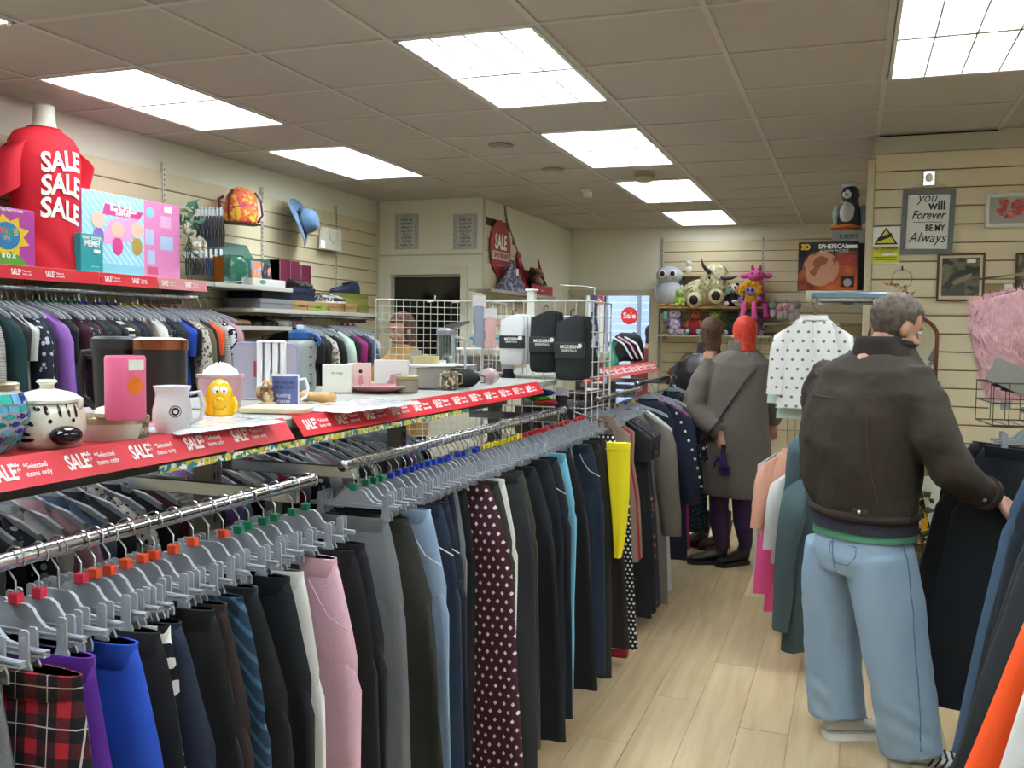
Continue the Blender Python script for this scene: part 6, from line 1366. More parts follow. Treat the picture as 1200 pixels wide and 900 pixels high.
# ================================================================ side shelves behind the partition edge: puzzle, penguin
pz = at(970, 340, y=6.05).z; xl = at(945, 345, y=6.05).x
t = thing('side_shelf', 'cream shelf holding the spherical puzzle box', 'shelf', (XP+.08, 6.05, pz-.002)); MB().box(xl-XP-.08, 0, 0, .62, -.06, 0, .003).build('board', mat('d3cba8', .5), t); MB().box(xl-XP-.08-.003, -.0, -.003, .0, -.062, -.0, .001).build('front_lip', mat('ddd5b4', .5), t)
a, b = at(936, 284, y=6.1), at(1005, 339, y=6.1); W, H = b.x-a.x, a.z-pz
t = boxthing('puzzle_box', 'orange and brown spherical jigsaw puzzle box showing a planet', 'puzzle box', ((a.x+b.x)/2, 6.14, pz), (W, .08, H), mat('3a1a1c', .35)); f = -.0402
flat('front_art', t, rect(-W/2+.004, W/2-.004, .004, H-.004), f, mat('6a2a20', .35, pat='noise', c2='d8632a', sc=1.2)); flat('dark_corner', t, [(-W/2+.004, H-.004), (-W/2+.004, H*.35), (-W*.2, H*.72), (W/2-.004, H*.82), (W/2-.004, H-.004)], f-.0008, mat('1f1d30', .4))
flat('planet_print', t, circ(-W*.12, H*.45, H*.36, 36, 1.0), f-.0014, mat('c98e74', .4, pat='blotch', c2='96553e', sc=.8)); text('3D', H*.16, mat('f0c020', .4), t, (-W*.38, f-.003, H*.89), bold=.003, sx=.9); text('SPHERICAL', H*.13, LWHITE, t, (W*.08, f-.003, H*.90), bold=.001, sx=.9); text('JIGSAW PUZZLE', H*.07, LWHITE, t, (W*.1, f-.003, H*.81), sx=1.1)
flat('small_picture', t, rect(W*.22, W*.44, .02, H*.3), f-.0016, mat('241a1c', .4)); flat('mug_picture', t, circ(W*.33, H*.16, H*.08), f-.002, mat('b9a0a0', .4)); flat('price_sticker', t, rect(W*.3, W*.47, H*.86, H*.93), f-.0036, LWHITE)
for k, zz_ in enumerate((.7, .58)): flat('red_panel', t, rect(W*.2, W*.46, H*(zz_-.06), H*(zz_+.02)), f-.0016, mat('b3362a', .4))
a, b = at(977, 270, y=6.35), at(1012, 286, y=6.35)
t = boxthing('boxed_toy', 'tall dark box behind the puzzle carrying the penguin', 'box', (b.x-.09, 6.36, pz), (.20, .16, a.z-pz), mat('2a2c30', .4)); flat('grey_band', t, rect(-.1, .1, a.z-pz-.09, a.z-pz-.004), -.0802, mat('9c9f9c', .4)); text('SUPERFIT', .04, BLACK, t, (0, -.082, a.z-pz-.05), sx=.7)
q = at(995, 270, y=6.36); t = thing('penguin_ornament', 'glossy penguin ornament with an orange base on top of the tall box', 'ornament', (q.x, 6.36, a.z+.001)); PB = mat('15191f', .2, spec=.7); PW = mat('dadcdc', .2)
MB().rings([[((r)*math.cos(2*PI*j/24), r*.85*math.sin(2*PI*j/24)+o, z) for j in range(24)] for z, r, o in ((0, .06, 0), (.03, .075, 0), (.1, .08, 0), (.15, .06, 0), (.185, .05, -.005), (.22, .06, -.01), (.26, .045, -.01), (.285, .015, -.01))]).build('body', PB, t, True, 80)
MB().ell((-.012, -.03, .1), (.052, .05, .075), 16, 10).build('belly', PW, t, True); MB().ell((-.016, -.045, .22), (.03, .025, .028), 14, 8).build('face', PW, t, True); MB().ell((-.02, -.08, .215), (.012, .025, .01), 10, 6).build('beak', mat('d8662c', .4), t, True)
for s in (-1, 1): MB().ell((s*.08, -.01, .095), (.022, .04, .062), 12, 8).build('wing', mat('5c8c90', .3, pat='noise', c2='a9c0c0', sc=3), t, True); MB().ell((-.016+s*.018, -.066, .235), .006, 8, 6).build('eye', BLACK, t, True)
MB().ell((-.02, -.03, .01), (.1, .075, .022), 16, 6).build('orange_feet', mat('d9701c', .3), t, True); MB().ell((-.01, -.01, .285), (.05, .045, .018), 14, 6).build('white_cap', PW, t, True)
# ================================================================ rack of children's clothes behind the man
RX, RY = -.19, 5.25
t = thing('children_rack', 'chrome rack of baby and childrens clothes behind the man', 'clothes rack', (.1, RY, 0)); MB().tube([(0, 0, .02), (0, 0, 1.80)], .016, 10).build('post', CHROME, t, True); MB().box(-.35, .2, -.35, .35, 0, .03, .01).build('base', STEEL, t)
MB().tube([(-.29, -.38, 1.775), (-.29, .45, 1.775)], .011, 8).build('upper_rail', CHROME, t, True); MB().tube([(-.3, 0, 1.775), (0, 0, 1.775)], .01, 8).build('upper_arm', CHROME, t, True)
MB().tube([(-.24, -.45, 1.2), (-.24, .5, 1.2)], .011, 8).build('lower_rail', CHROME, t, True); MB().tube([(-.25, 0, 1.2), (0, 0, 1.2)], .01, 8).build('lower_arm', CHROME, t, True)
MB().box(-.32, .12, -.05, .02, 1.80, 1.83, .004).build('blue_bar', mat('8fb0cc', .2, .6), t)
WB_ = mat('dedcd8', .8, pat='specks', c2='6a6a70', sc=2.4); kids = [(0, WB_, 'kid', 1.12, 'white baby cardigan with small grey prints, front of the upper rail', 'cardigan'), (1, F['mint'], 'kid', 1.15, 'mint and cream baby top behind the white cardigan', 'shirt'), (2, F['floralb'], 'kid', 1.2, 'navy floral baby dress behind the mint top', 'dress'), (3, F['peach'], 'kid', 1.2, 'peach baby top behind the navy floral dress', 'shirt'), (4, F['lgrey'], 'kid', 1.1, 'grey baby top at the back of the upper rail', 'shirt'), (5, F['white'], 'kid', 1.0, 'plain white baby top last on the upper rail', 'shirt')]
for k, m_, key, sc_, lb, nm in kids:
    y = RY-.36+.07*k; t = top(RX, y, 1.775-.085, m_, key, k % 2, .12, name=nm, sc=(1.02+.0*k, .9, 1.08 if k == 0 else 1.22)); t['label'] = lb; t['group'] = 'baby clothes on the upper rail'
    if k == 0:
        MB().tube([(0, -.026, -.02), (.006, -.03, -.15), (.0, -.03, -.42)], .003, 5).build('button_band', F['white'], t, True)
        for i in range(4): MB().disc((.003, -.035, -.1-.09*i), .006, .003, 'y', 10).build('button', WHITE, t)
    h = thing('baby_hanger', 'small %s hanger of the %s' % ('pale yellow plastic' if k == 0 else 'clear plastic', lb.split(',')[0]), 'hanger', (RX, y, 1.775), .12, 'baby hangers')
    h['label'] = ('small pale yellow hanger of the white baby cardigan' if k == 0 else 'small clear hanger of the %s' % ' '.join(lb.split()[:4]))
    put('hook', hook_me, h); MB().prism([(-.05, -.1), (-.03, -.072), (.03, -.072), (.05, -.1), (.12, -.115), (-.12, -.115)], -.005, .005).build('hanger_arm', mat('c9c07a' if k == 0 else 'c9cdd0', .3), h)
low = [(0, 'sage', 'coat', .6, 'grey-green padded coat hanging low behind the man', 'coat', -.30, .0), (1, 'peach', 'kid', 1.15, 'peach childs top, lower rail', 'shirt', -.1, 1), (2, 'white', 'kid', 1.2, 'white childs top beside the peach one, lower rail', 'shirt', 0, 2), (3, 'hotpink', 'kid', 1.5, 'hot pink frilled childs leggings, lower rail', 'shirt', 0, 3), (4, 'burg', 'kid', 1.3, 'burgundy childs top, lower rail', 'shirt', 0, 4), (5, 'black', 'coat', .8, 'black childs coat hanging lowest, lower rail', 'coat', 0, 5), (6, 'lgrey', 'dress', .75, 'pale grey childs dress, lower rail', 'dress', 0, 6), (7, 'rose', 'dress', .85, 'pale pink childs dress at the back, lower rail', 'dress', 0, 7)]
lpos = [(-.16, 4.75, 1.13, .62), (-.27, 5.0, 1.0, 0), (-.2, 4.97, .93, .3), (-.19, 5.05, .78, .2), (-.19, 5.15, .8, 0), (-.12, 5.3, .85, .1), (-.33, 5.35, .95, 0), (-.2, 5.45, .98, 0)]
for (k, c, key, sc_, lb, nm, _, _), (x, y, z, rz) in zip(low, lpos):
    t = top(x, y, z, F[c], key, k % 2, rz, name=nm, sc=(sc_*.85, 1.2, sc_)); t['label'] = lb; t['group'] = 'childrens clothes on the lower rail'
    MB().tube([(0, 0, -.01), (0, 0, (1.2-z)/sc_-.02), (.01, 0, (1.2-z)/sc_+.012), (.02, 0, (1.2-z)/sc_-.005)], .003/sc_, 6).build('hanger_hook', STEEL, t, True)
# padded coat in front, lower, reaching the floor
t = top(-.13, 4.62, .93, F['sage'], 'long', 1, .5, name='coat', sc=(.72, 2.6, 1.22)); t['label'] = 'long grey-green padded jacket hanging almost to the floor behind the man'; t['group'] = 'childrens clothes on the lower rail'
MB().tube([(0, 0, 0), (0, .0, .22), (0.02, .0, .24)], .004, 6).build('hanger_hook', STEEL, t, True)
# ================================================================ partition wall pictures (face -y)
YW = YP-.004
def frame(name, label, pa, pb, m, wdt, art, th=.02, tilt=0, matc=None, mw=0, cat='picture frame'):
    a, b = at(*pa, y=YW-th), at(*pb, y=YW-th); W, H = b.x-a.x, a.z-b.z
    t = thing(name, label, cat, ((a.x+b.x)/2, YW-.001, b.z)); t.rotation_euler[1] = tilt; mb = MB(); h = W/2
    for r_ in ((-h, h, 0, wdt), (-h, h, H-wdt, H), (-h, -h+wdt, wdt, H-wdt), (h-wdt, h, wdt, H-wdt)): mb.box(r_[0], r_[1], -th, 0, r_[2], r_[3], .002)
    mb.build('frame', m, t); MB().box(-h+wdt*.9, h-wdt*.9, -th*.5, -.001, wdt*.9, H-wdt*.9).build('backing', matc or LWHITE, t)
    art(t, W, H, -th*.5-.0004); return t
def forever(t, W, H, y):
    C = BLACK; s = .003
    text('you', .075, C, t, (-.01, y-s, H*.87), shear=.3, sx=.9); text('will', .072, C, t, (.045, y-s, H*.75), bold=.002, sx=.9); text('Forever', .068, C, t, (-.0, y-s, H*.60), shear=.35, bold=.001, sx=.8)
    MB().tube([(-W*.28, y-s, H*.495), (-W*.1, y-s, H*.49), (W*.05, y-s, H*.496), (W*.28, y-s, H*.49)], .0015, 5).build('arrow_print', C, t); text('BE MY', .05, C, t, (.04, y-s, H*.40), bold=.0015, sx=.75); text('Always', .085, C, t, (-.0, y-s, H*.25), shear=.35, sx=.8)
    MB().box(-W*.35, -W*.22, -.021, -.0202, H*.88, H*.92).build('price_sticker', LWHITE, t)
t = frame('word_sign', 'grey framed hanging sign reading you will forever be my always', (1057, 223), (1116, 297), mat('6c7274', .5), .028, forever, .02, .02, mat('e2e2dc', .6), cat='sign')
H_ = .36; MB().tube([(-.09, -.01, .38), (0, -.02, .43), (.09, -.01, .38)], .0012, 5).build('hanging_wire', STEEL, t)
q = at(1089, 208, y=YW-.02); t = thing('crystal_hook', 'small glittering square hook above the grey word sign', 'hook', (q.x, YW-.002, q.z-.045)); MB().box(-.032, .032, -.012, 0, 0, .085, .004).build('plate', mat('d9dcdc', .1, .8, pat='leopard', c2='55585a', sc=2), t); MB().ell((0, -.016, .045), (.02, .008, .025), 8, 6).build('crystal', mat('f0f4f4', .05, spec=1), t)
def hearts(t, W, H, y):
    rnd = random.Random(4); hm = [mat(c, .6) for c in ('d5584e', 'c9443c', 'dc7a6c')]
    for k in range(70):
        u = rnd.uniform(-1.25, 1.25); v = rnd.uniform(-1.2, 1.1)
        if (u*u+v*v-1)**3-u*u*v*v*v > 0: continue
        MB().ell((u*W*.25, y-.006, H*.5+v*H*.26), (.011, .007, .011), 8, 5).build('red_flower', hm[k % 3], t, True)
frame('box_frame', 'white box frame holding a heart made of red flowers', (1156, 227), (1212, 265), mat('dad8d4', .5), .02, hearts, .035, 0, mat('a9aaa4', .7))
def photo(t, W, H, y):
    flat('mount', t, rect(-W/2+.012, W/2-.012, .012, H-.012), y, mat('d9c9b0', .6)); flat('photo', t, rect(-W/2+.026, W/2-.026, .03, H-.026), y-.001, mat('4f5850', .15, pat='blotch', c2='77705e', c3='39413e', sc=.7, spec=.9)); flat('bird_print', t, [(-.03, .09), (.05, .13), (.06, .16), (.03, .15), (-.05, .11)], y-.002, mat('8c7f6c', .3)); flat('price_sticker', t, rect(.03, .075, H-.055, H-.035), y-.002, LWHITE)
frame('framed_picture', 'brown framed dark nature picture behind glass, beside the mirror', (1099, 297), (1153, 353), mat('5f3a24', .4), .012, photo, .02)
frame('framed_picture', 'dark wood framed picture cut off by the right edge', (1191, 296), (1225, 340), mat('4a3020', .4), .014, lambda t, W, H, y: (flat('photo', t, rect(-W/2+.014, W/2-.014, .014, H-.014), y, mat('57594a', .3, pat='blotch', c2='8f8060', sc=.7)), flat('figure_print', t, rect(-.04, -.01, .03, .12), y-.001, mat('a97a5c', .4))), .02)
def plaque(t, W, H, y): text('LOVE', .05, mat('6b5c40', .5), t, (0, y-.003, H*.35), bold=.002); MB().box(W*.1, W*.35, -.014, -.0132, H*.6, H*.95).build('price_sticker', LWHITE, t)
frame('wall_plaque', 'tan wooden plaque with pale lettering right of the brown frame', (1154, 332), (1192, 352), mat('a08a62', .6), .006, plaque, .012, 0, mat('a58f68', .6), cat='plaque')
def cctv(t, W, H, y):
    flat('yellow_panel', t, rect(-W*.46, W*.46, H*.03, H*.47), y, mat('d8d42a', .4)); flat('triangle_edge', t, [(-W*.42, H*.52), (W*.42, H*.52), (0, H*.98)], y, BLACK); flat('triangle', t, [(-W*.32, H*.56), (W*.32, H*.56), (0, H*.92)], y-.001, mat('e0d41c', .4))
    MB().prism([(-.04, 0), (.035, .03), (.03, .05), (-.048, .02)], y-.003, y-.002).xf(Matrix.Translation((0, 0, H*.6))).build('camera_symbol', BLACK, t); text('CCTV in operation', .022, BLACK, t, (0, y-.003, H*.43), bold=.0005, sx=.75); text('These premises are protected\nby 24 hour surveillance', .012, BLACK, t, (0, y-.003, H*.35), sx=.8); flat('white_bar', t, rect(-W*.1, W*.4, H*.22, H*.27), y-.001, LWHITE)
    for z in (.17, .1): MB().box(-W*.4, W*.4, y-.003, y-.002, H*z, H*z+.003).build('printed_line', BLACK, t)
frame('safety_sign', 'yellow and white CCTV warning sign at the partition edge', (1022, 266), (1054, 309), LWHITE, .003, cctv, .004, cat='sign')
# wire ring and bead garland, arched mirror
q = at(1057, 327, y=YW-.01); t = thing('wire_ring', 'thin black wire ring hanging below the CCTV sign', 'ornament', (q.x, YW-.012, q.z)); MB().tube([(.055*math.cos(a), 0, .055*math.sin(a)) for a in [2*PI*k/28 for k in range(29)]], .0016, 5).build('ring', mat('55554c', .4, .5), t); MB().box(-.004, .004, -.004, .01, .05, .075).build('clip', BLACK, t)
mx0, mx1 = at(1098, 400, y=YW-.06).x-.36, at(1098, 400, y=YW-.06).x; mzt = at(1080, 369, y=YW-.06).z
t = thing('standing_mirror', 'tall mirror with an arched brown wooden frame against the partition', 'mirror', ((mx0+mx1)/2, YW-.05, 0)); w2 = (mx1-mx0)/2
ol = [(-w2, .03)]+[(-w2, mzt-.12)]+[(w2*math.cos(a)*(1 if abs(math.cos(a)) < 1 else 1), mzt-.12+.12*math.sin(a)) for a in [PI-PI*k/14 for k in range(1, 14)]]+[(w2, mzt-.12), (w2, .03)]
MB().prism([(x*.96, z if z < 1 else z-.01) for x, z in ol], -.004, .01).build('glass', mat('e8ecec', .02, 1), t); MB().tube([(x, 0, z) for x, z in ol+[ol[0]]], .011, 8).build('frame', mat('6a3418', .4), t, True); MB().box(-w2, w2, -.06, .04, 0, .03, .004).build('foot', mat('6a3418', .4), t)
t = thing('bead_garland', 'gold and copper leaf garland draped over the mirror top', 'garland', (0, YW-.08, 0)); pts = [at(px, py, y=YW-.08) for px, py in ((1038, 333), (1048, 333), (1058, 337), (1066, 345), (1072, 355), (1079, 366), (1082, 378), (1076, 390))]
rnd = random.Random(6)
MB().tube([(p.x, 0, p.z) for p in pts], .002, 5).build('wire', mat('8a6a30', .4, .6), t)
for k in range(28):
    f = k/27*(len(pts)-1); i = min(int(f), len(pts)-2); p = pts[i].lerp(pts[i+1], f-i); mb = MB(); leaf(mb, (p.x, rnd.uniform(-.01, .0), p.z), (rnd.uniform(-.03, .03), -.01, rnd.uniform(-.03, .03)), .009, (0, -1, 0)); mb.build('gold_leaf', mat(('b98a58', 'c9a878', 'a8703c')[k % 3], .3, .5), t)
# pink fur cushion and neighbours on the right
t = thing('fur_cushion', 'dusty pink long-haired fur cushion hanging above the right rack', 'cushion', (.66, 4.98, 1.31), .15)
P = [(-.03, .0), (.14, .04), (.22, .25), (.28, .51), (.1, .53), (-.14, .47), (-.12, .3), (-.07, .12)]
FUR = mat('bf8d92', .9, pat='noise', c2='d3a7aa', sc=3)
MB().rings([[((x-.05)*s+.05, yy, (z-.27)*s+.27) for x, z in P] for yy, s in ((-.05, .8), (-.03, .97), (.03, .97), (.05, .8))]).build('cushion_core', FUR, t, True, 80)
mb = MB(); rnd = random.Random(12)
for k in range(5200):
    u, v = rnd.uniform(-.17, .3), rnd.uniform(-.02, .55)
    ins = False; j = len(P)-1
    for i in range(len(P)):
        if (P[i][1] > v) != (P[j][1] > v) and u < (P[j][0]-P[i][0])*(v-P[i][1])/(P[j][1]-P[i][1])+P[i][0]: ins = not ins
        j = i
    if not ins: continue
    a = -PI/2+nz(u*7, v*7)*2.2; L = rnd.uniform(.03, .05); dx, dz = math.cos(a)*L, math.sin(a)*L; w_ = .0028
    c = Vector((u-.02, -.05+.03*rnd.random(), v)); e = c+Vector((dx, -.016, dz)); s = Vector((-dz, 0, dx)).normalized()*w_; mb.add([c-s, c+s, e], [(0, 1, 2)])
for k in range(1400):   # fringe round the outline
    i = rnd.randrange(len(P)); f = rnd.random(); a, b = Vector(P[i]), Vector(P[(i+1) % len(P)]); p = a.lerp(b, f); o = (p-Vector((.05, .27))).normalized(); L = rnd.uniform(.015, .035); c = Vector((p.x*.97, rnd.uniform(-.04, .03), p.y)); e = c+Vector((o.x*L+rnd.uniform(-.01, .01), 0, o.y*L-.01)); s = Vector((0, .0, 1)).cross(Vector((o.x, 0, o.y))); s = Vector((-o.y, 0, o.x))*.003; mb.add([c-s, c+s, e], [(0, 1, 2)])
o = mb.build('fur', FUR, t); o['kind'] = 'stuff'
MB().rings([[(.11+x, -.075-d, z) for x, z, d in ((0, .43, 0), (.08+.02, .45, .01), (.11, .3, .02), (.10, .12, .02), (.02, .07, 0), (.03, .15, .01), (.02, .3, .012))], [(.11+x, -.06, z) for x, z in ((0, .43), (.1, .45), (.11, .3), (.10, .12), (.02, .07), (.03, .15), (.02, .3))]]).build('white_satin', mat('dcd9d2', .35), t, True, 50)
MB().box(-.02, .05, -.02, .02, -.05, .01).build('grey_tag', mat('8f9690', .5), t); MB().box(-.05, .0, -.03, -.025, -.05, .02).build('green_tag', mat('c9d8b0', .5), t); MB().tube([(.1, 0, .52), (.1, .0, .6), (.1, .9, .62)], .006, 6).build('hanging_arm', STEEL, t, True)
t = thing('satin_bag', 'magenta satin bag with a gold button at the right edge', 'bag', (.94, 4.9, 1.36), .1); MB().rings([[(s*.09*math.cos(2*PI*j/16), .04*math.sin(2*PI*j/16), z) for j in range(16)] for z, s in ((0, .9), (.05, 1.1), (.3, 1.05), (.45, .95), (.47, .9))]).build('bag_body', mat('b9609c', .35), t, True, 60); MB().ell((-.03, -.045, .25), (.02, .01, .02), 12, 6).build('gold_button', mat('d8a83c', .25, .8), t, True); MB().tube([(0, 0, .46), (0, 0, .55), (0, .95, .57)], .006, 6).build('hanging_arm', STEEL, t, True)
# wire basket with belts, above right rack
t = thing('wire_basket', 'black wire basket of belts and folders above the right rack', 'basket', (.74, 4.35, 1.25), .1); mb = MB()
for z in (0, .09, .17): mb.tube([(-.22, -.15, z), (.25, -.15, z), (.25, .15, z), (-.22, .15, z), (-.22, -.15, z)], .003, 5)
for k in range(9): x = -.22+k*.058; mb.tube([(x, -.15, .17), (x, -.15, 0), (x, .15, 0), (x, .15, .17)], .0018, 4)
mb.tube([(.25, 0, .17), (.6, 0, .3), (1.55, 0, .32)], .008, 6); mb.build('wire_frame', mat('3f4038', .4, .4), t)
for k, (a, c) in enumerate(((-.32, '8f8c84'), (-.2, '141416'), (-.12, '1d1b1c'))): MB().box(-.2, .2, -.004, .004, 0, .1, .002).xf(Matrix.Translation((-.06+.05*k, -.08+.05*k, .1))@Matrix.Rotation(-a*1.4, 4, 'Y')).build(('folder', 'black_belt', 'black_strap')[k], mat(c, .5), t)
# ================================================================ right-hand rack
t = rail('steel clothes rail along the right side of the aisle', .735, 1.33, 1.2, 3.72, [2.0, 3.0, 3.65], 1.0); rail('short far section of the right-hand clothes rail, holding black trousers', .62, 1.33, 3.74, 4.0, [3.8], 1.0); t2 = thing('rack_frame', 'grey rack frame carrying the right-hand clothes rail', 'clothes rack', (1.02, 2.6, 0)); [MB().box(-.02, .02, y-.02, y+.02, 0, 1.36).build('post', GM, t2) for y in (-.6, .4, 1.25)]; MB().box(-.02, .02, -.6, 1.25, 1.3, 1.34).build('top_bar', GM, t2); MB().box(-.25, .25, -.7, 1.35, 0, .05, .004).build('foot', GM, t2)
rr = [(3.88, 'black', 'wide', .10, 1.0, 1.2, 'long black wide trousers at the far end of the right rack'), (3.80, 'ink', 'wide', .07, 1.0, 1.0, 'blue-black trousers just behind the long black pair'), (3.55, 'mdenim', 'straight', .14, 1.03, .9, 'mid blue jeans beside the hand of the man, right rack'), (3.42, 'charcoal', 'wide', .10, 1.02, .85, 'charcoal trousers after the mid blue jeans, right rack'), (3.32, 'ddenim', 'straight', .10, 1.0, 1, 'dark blue jeans before the black pleated skirt, right rack'), (3.18, 'black', 'wide', .10, .82, .85, 'short black pleated trousers in the middle of the right rack'), (3.08, 'white', 'slim', .10, .8, .8, 'white trousers peeking out of the right rack'), (2.98, 'charcoal', 'wide', .14, .95, 1.0, 'dark grey wide trousers, right rack'), (2.86, 'charcoal', 'wide', .17, 1.0, 1.05, 'grey wide trousers near the bottom right corner'), (2.62, 'mint', 'slim', .27, 1.0, 1, 'pale mint trousers behind the orange pair'), (2.52, 'orange', 'jogger', .30, 1.0, 1, 'bright orange joggers at the right edge'), (2.36, 'white', 'jogger', .24, 1.0, 1, 'white joggers in front of the orange pair, right edge'), (2.28, 'black', 'straight', .19, 1.0, 1, 'black joggers cut off by the right edge'), (2.2, 'blue', 'straight', .19, 1.0, 1, 'cobalt trousers cut off by the bottom right corner')]
for k, (y, c, key, tilt, sz, sx_, lb) in enumerate(rr):
    xk = .62 if y > 3.7 else .735
    t = trousers(xk, y, 1.33-.135, F[c], key, k % 2, 0, sc=(sx_, 1.1, sz)); t.rotation_euler = (0, tilt, .06*(-1)**k); t['label'] = lb; t['group'] = 'trousers on the right rack'
    mk = ['14', '-', '20'][k % 3]; h = hanger((xk, y, 1.33), 0, mk, 'clip hanger of the '+lb.replace('at the far end of the right rack', '').replace(', right rack', '').strip(), 'clip hangers on the right rack')
    h['label'] = cut16(h['label'])
tag(MB().box(-.02, .02, -.001, .001, -.05, .03).build('size_card', mat('1f9fe0', .4), None, loc=(.545, 3.26, 1.17), rz=.2), 'bright blue card clipped on the jeans of the right rack', 'tag')
# ================================================================ flower crate beside the partition
q = at(1095, 700, y=5.45)
t = thing('wooden_crate', 'brown wooden crate of artificial flowers standing by the partition', 'crate', (.5, 5.55, 0)); WD = mat('8f6a44', .6, pat='wood', c2='a9825a'); 
for k in range(3):
    for s in (-1, 1): MB().box(-.2, .2, s*.14-.006, s*.14+.006, .03+k*.1, .115+k*.1, .002).build('slat', WD, t); MB().box(s*.2-.006, s*.2+.006, -.134, .134, .03+k*.1, .115+k*.1, .002).build('slat', WD, t)
for sx in (-1, 1):
    for sy in (-1, 1): MB().box(sx*.185-.012, sx*.185+.012, sy*.125-.012, sy*.125+.012, 0, .33).build('corner_post', WD, t)
MB().box(-.19, .19, -.13, .13, .02, .03).build('bottom', WD, t)
def flower(name, label, px, py, y, build, cat='artificial flower'):
    q = at(px, py, y=y); t = thing(name, label, cat, (q.x, y, q.z)); build(t); MB().tube([(0, 0.01, 0), (0, .05, -.1), (0.02*(.5-q.x), .55-.5 if 0 else .05, -(q.z-.05))], .004, 6).build('stem', mat('3f5f2c', .7), t, True); return t
def sunflower(t):
    for k in range(22): a = 2*PI*k/22; mb = MB(); leaf(mb, (.022*math.cos(a), -.01, .022*math.sin(a)), (.05*math.cos(a), -.012, .05*math.sin(a)), .011, (0, -1, 0)); mb.build('petal', mat('e8b010', .7), t)
    MB().ell((0, -.012, 0), (.026, .012, .026), 16, 8).build('seed_disc', mat('2a1a12', .9, bump=1, bsc=300), t, True)
flower('sunflower', 'yellow artificial sunflower with a dark centre', 1105, 636, 5.35, sunflower); flower('sunflower', 'second smaller sunflower above the first, half hidden', 1093, 615, 5.5, sunflower)
flower('rose', 'cream-pink artificial rose low beside the sunflower', 1100, 665, 5.3, lambda t: rose(MB(), (0, 0, 0), .06, (.0, -1, .35)).build('rose_head', mat('dcb8a4', .7), t, True)); flower('rose', 'second small pale rose tucked left of the cream one', 1086, 672, 5.42, lambda t: rose(MB(), (0, 0, 0), .045, (-.2, -1, .3)).build('rose_head', mat('c98f62', .7), t, True))
q = at(1108, 585, y=5.45); t = thing('wrapping_paper', 'lime green and white paper wrap of a bouquet in the crate', 'bouquet wrap', (q.x, 5.5, q.z-.15)); MB().rings([[(r*math.cos(2*PI*j/12)+o, r*.7*math.sin(2*PI*j/12), z+.04*(j % 3 == 0)*(z > .2)) for j in range(12)] for z, r, o in ((0, .02, 0), (.1, .05, .01), (.24, .1, .03), (.30, .11, .03))], False).build('green_paper', mat('a3c43c', .6), t, True, 50); MB().rings([[(r*math.cos(2*PI*j/10)+o-.05, -.03+r*.7*math.sin(2*PI*j/10), z) for j in range(10)] for z, r, o in ((0, .02, 0), (.12, .05, 0), (.26, .08, .0))], False).build('white_paper', mat('cfd2bc', .6), t, True, 50)
mb = MB(); rnd = random.Random(21)
for k in range(60): leaf(mb, (rnd.uniform(-.12, .1), rnd.uniform(-.1, .08), rnd.uniform(-.25, .22)), (rnd.uniform(-.07, .07), -.03, rnd.uniform(-.05, .07)), .02, (rnd.uniform(-.5, .5), -1, .3))
mb.build('leaves', mat('2d4024', .7), t)
t = thing('dried_twigs', 'spray of pale white dried twigs rising above the crate', 'twigs', (.56, 5.7, .33)); mb = MB(); rnd = random.Random(31)
for k in range(14): a, b = rnd.uniform(-.16, .16), rnd.uniform(-.05, .05); mb.tube([(0, 0, 0), (a*.4, b, .35), (a, b, rnd.uniform(.55, .82))], [.003, .002, .0012], 4)
mb.build('twigs', mat('d9d0ae', .7), t)
# round red Sale sticker on the door glass, small notice
q = at(737, 370, y=YF-.01); t = thing('sale_sticker', 'round bright red Sale sticker on the glass shop door', 'sticker', (q.x, YF+.02, q.z)); MB().disc((0, 0, 0), .125, .003, 'y', 36).build('disc', mat('e8141c', .4), t); text('Sale', .12, LWHITE, t, (0, -.003, 0), bold=.002)
q = at(701, 352, y=YF-.01); t = thing('notice', 'small red and white notice on the white pier beyond the doorway', 'notice', (q.x, YF-.006, q.z-.08)); MB().box(-.08, .08, -.002, .002, 0, .16).build('sheet', LWHITE, t); MB().box(-.03, .08, -.003, -.0021, .02, .15).build('red_panel', mat('b3242c', .5), t); text('%', .07, LWHITE, t, (.025, -.005, .08))
# unseen lamps added to brighten the front room beyond the doorway
for k, (x, y) in enumerate(((-3.2, 11.2), (-1.6, 11.2), (-3.2, 12.5), (-1.6, 12.5))):
    t = thing('ceiling_light', 'square ceiling light in the front room beyond the doorway, '+['near left', 'near right', 'far left', 'far right'][k], 'ceiling light', (x, y, HC-.02), 0, 'front room lights'); MB().box(-.3, .3, -.3, .3, -.01, .05).build('frame', FR, t); MB().box(-.28, .28, -.28, .28, -.018, -.01).build('diffuser', DIFF, t)
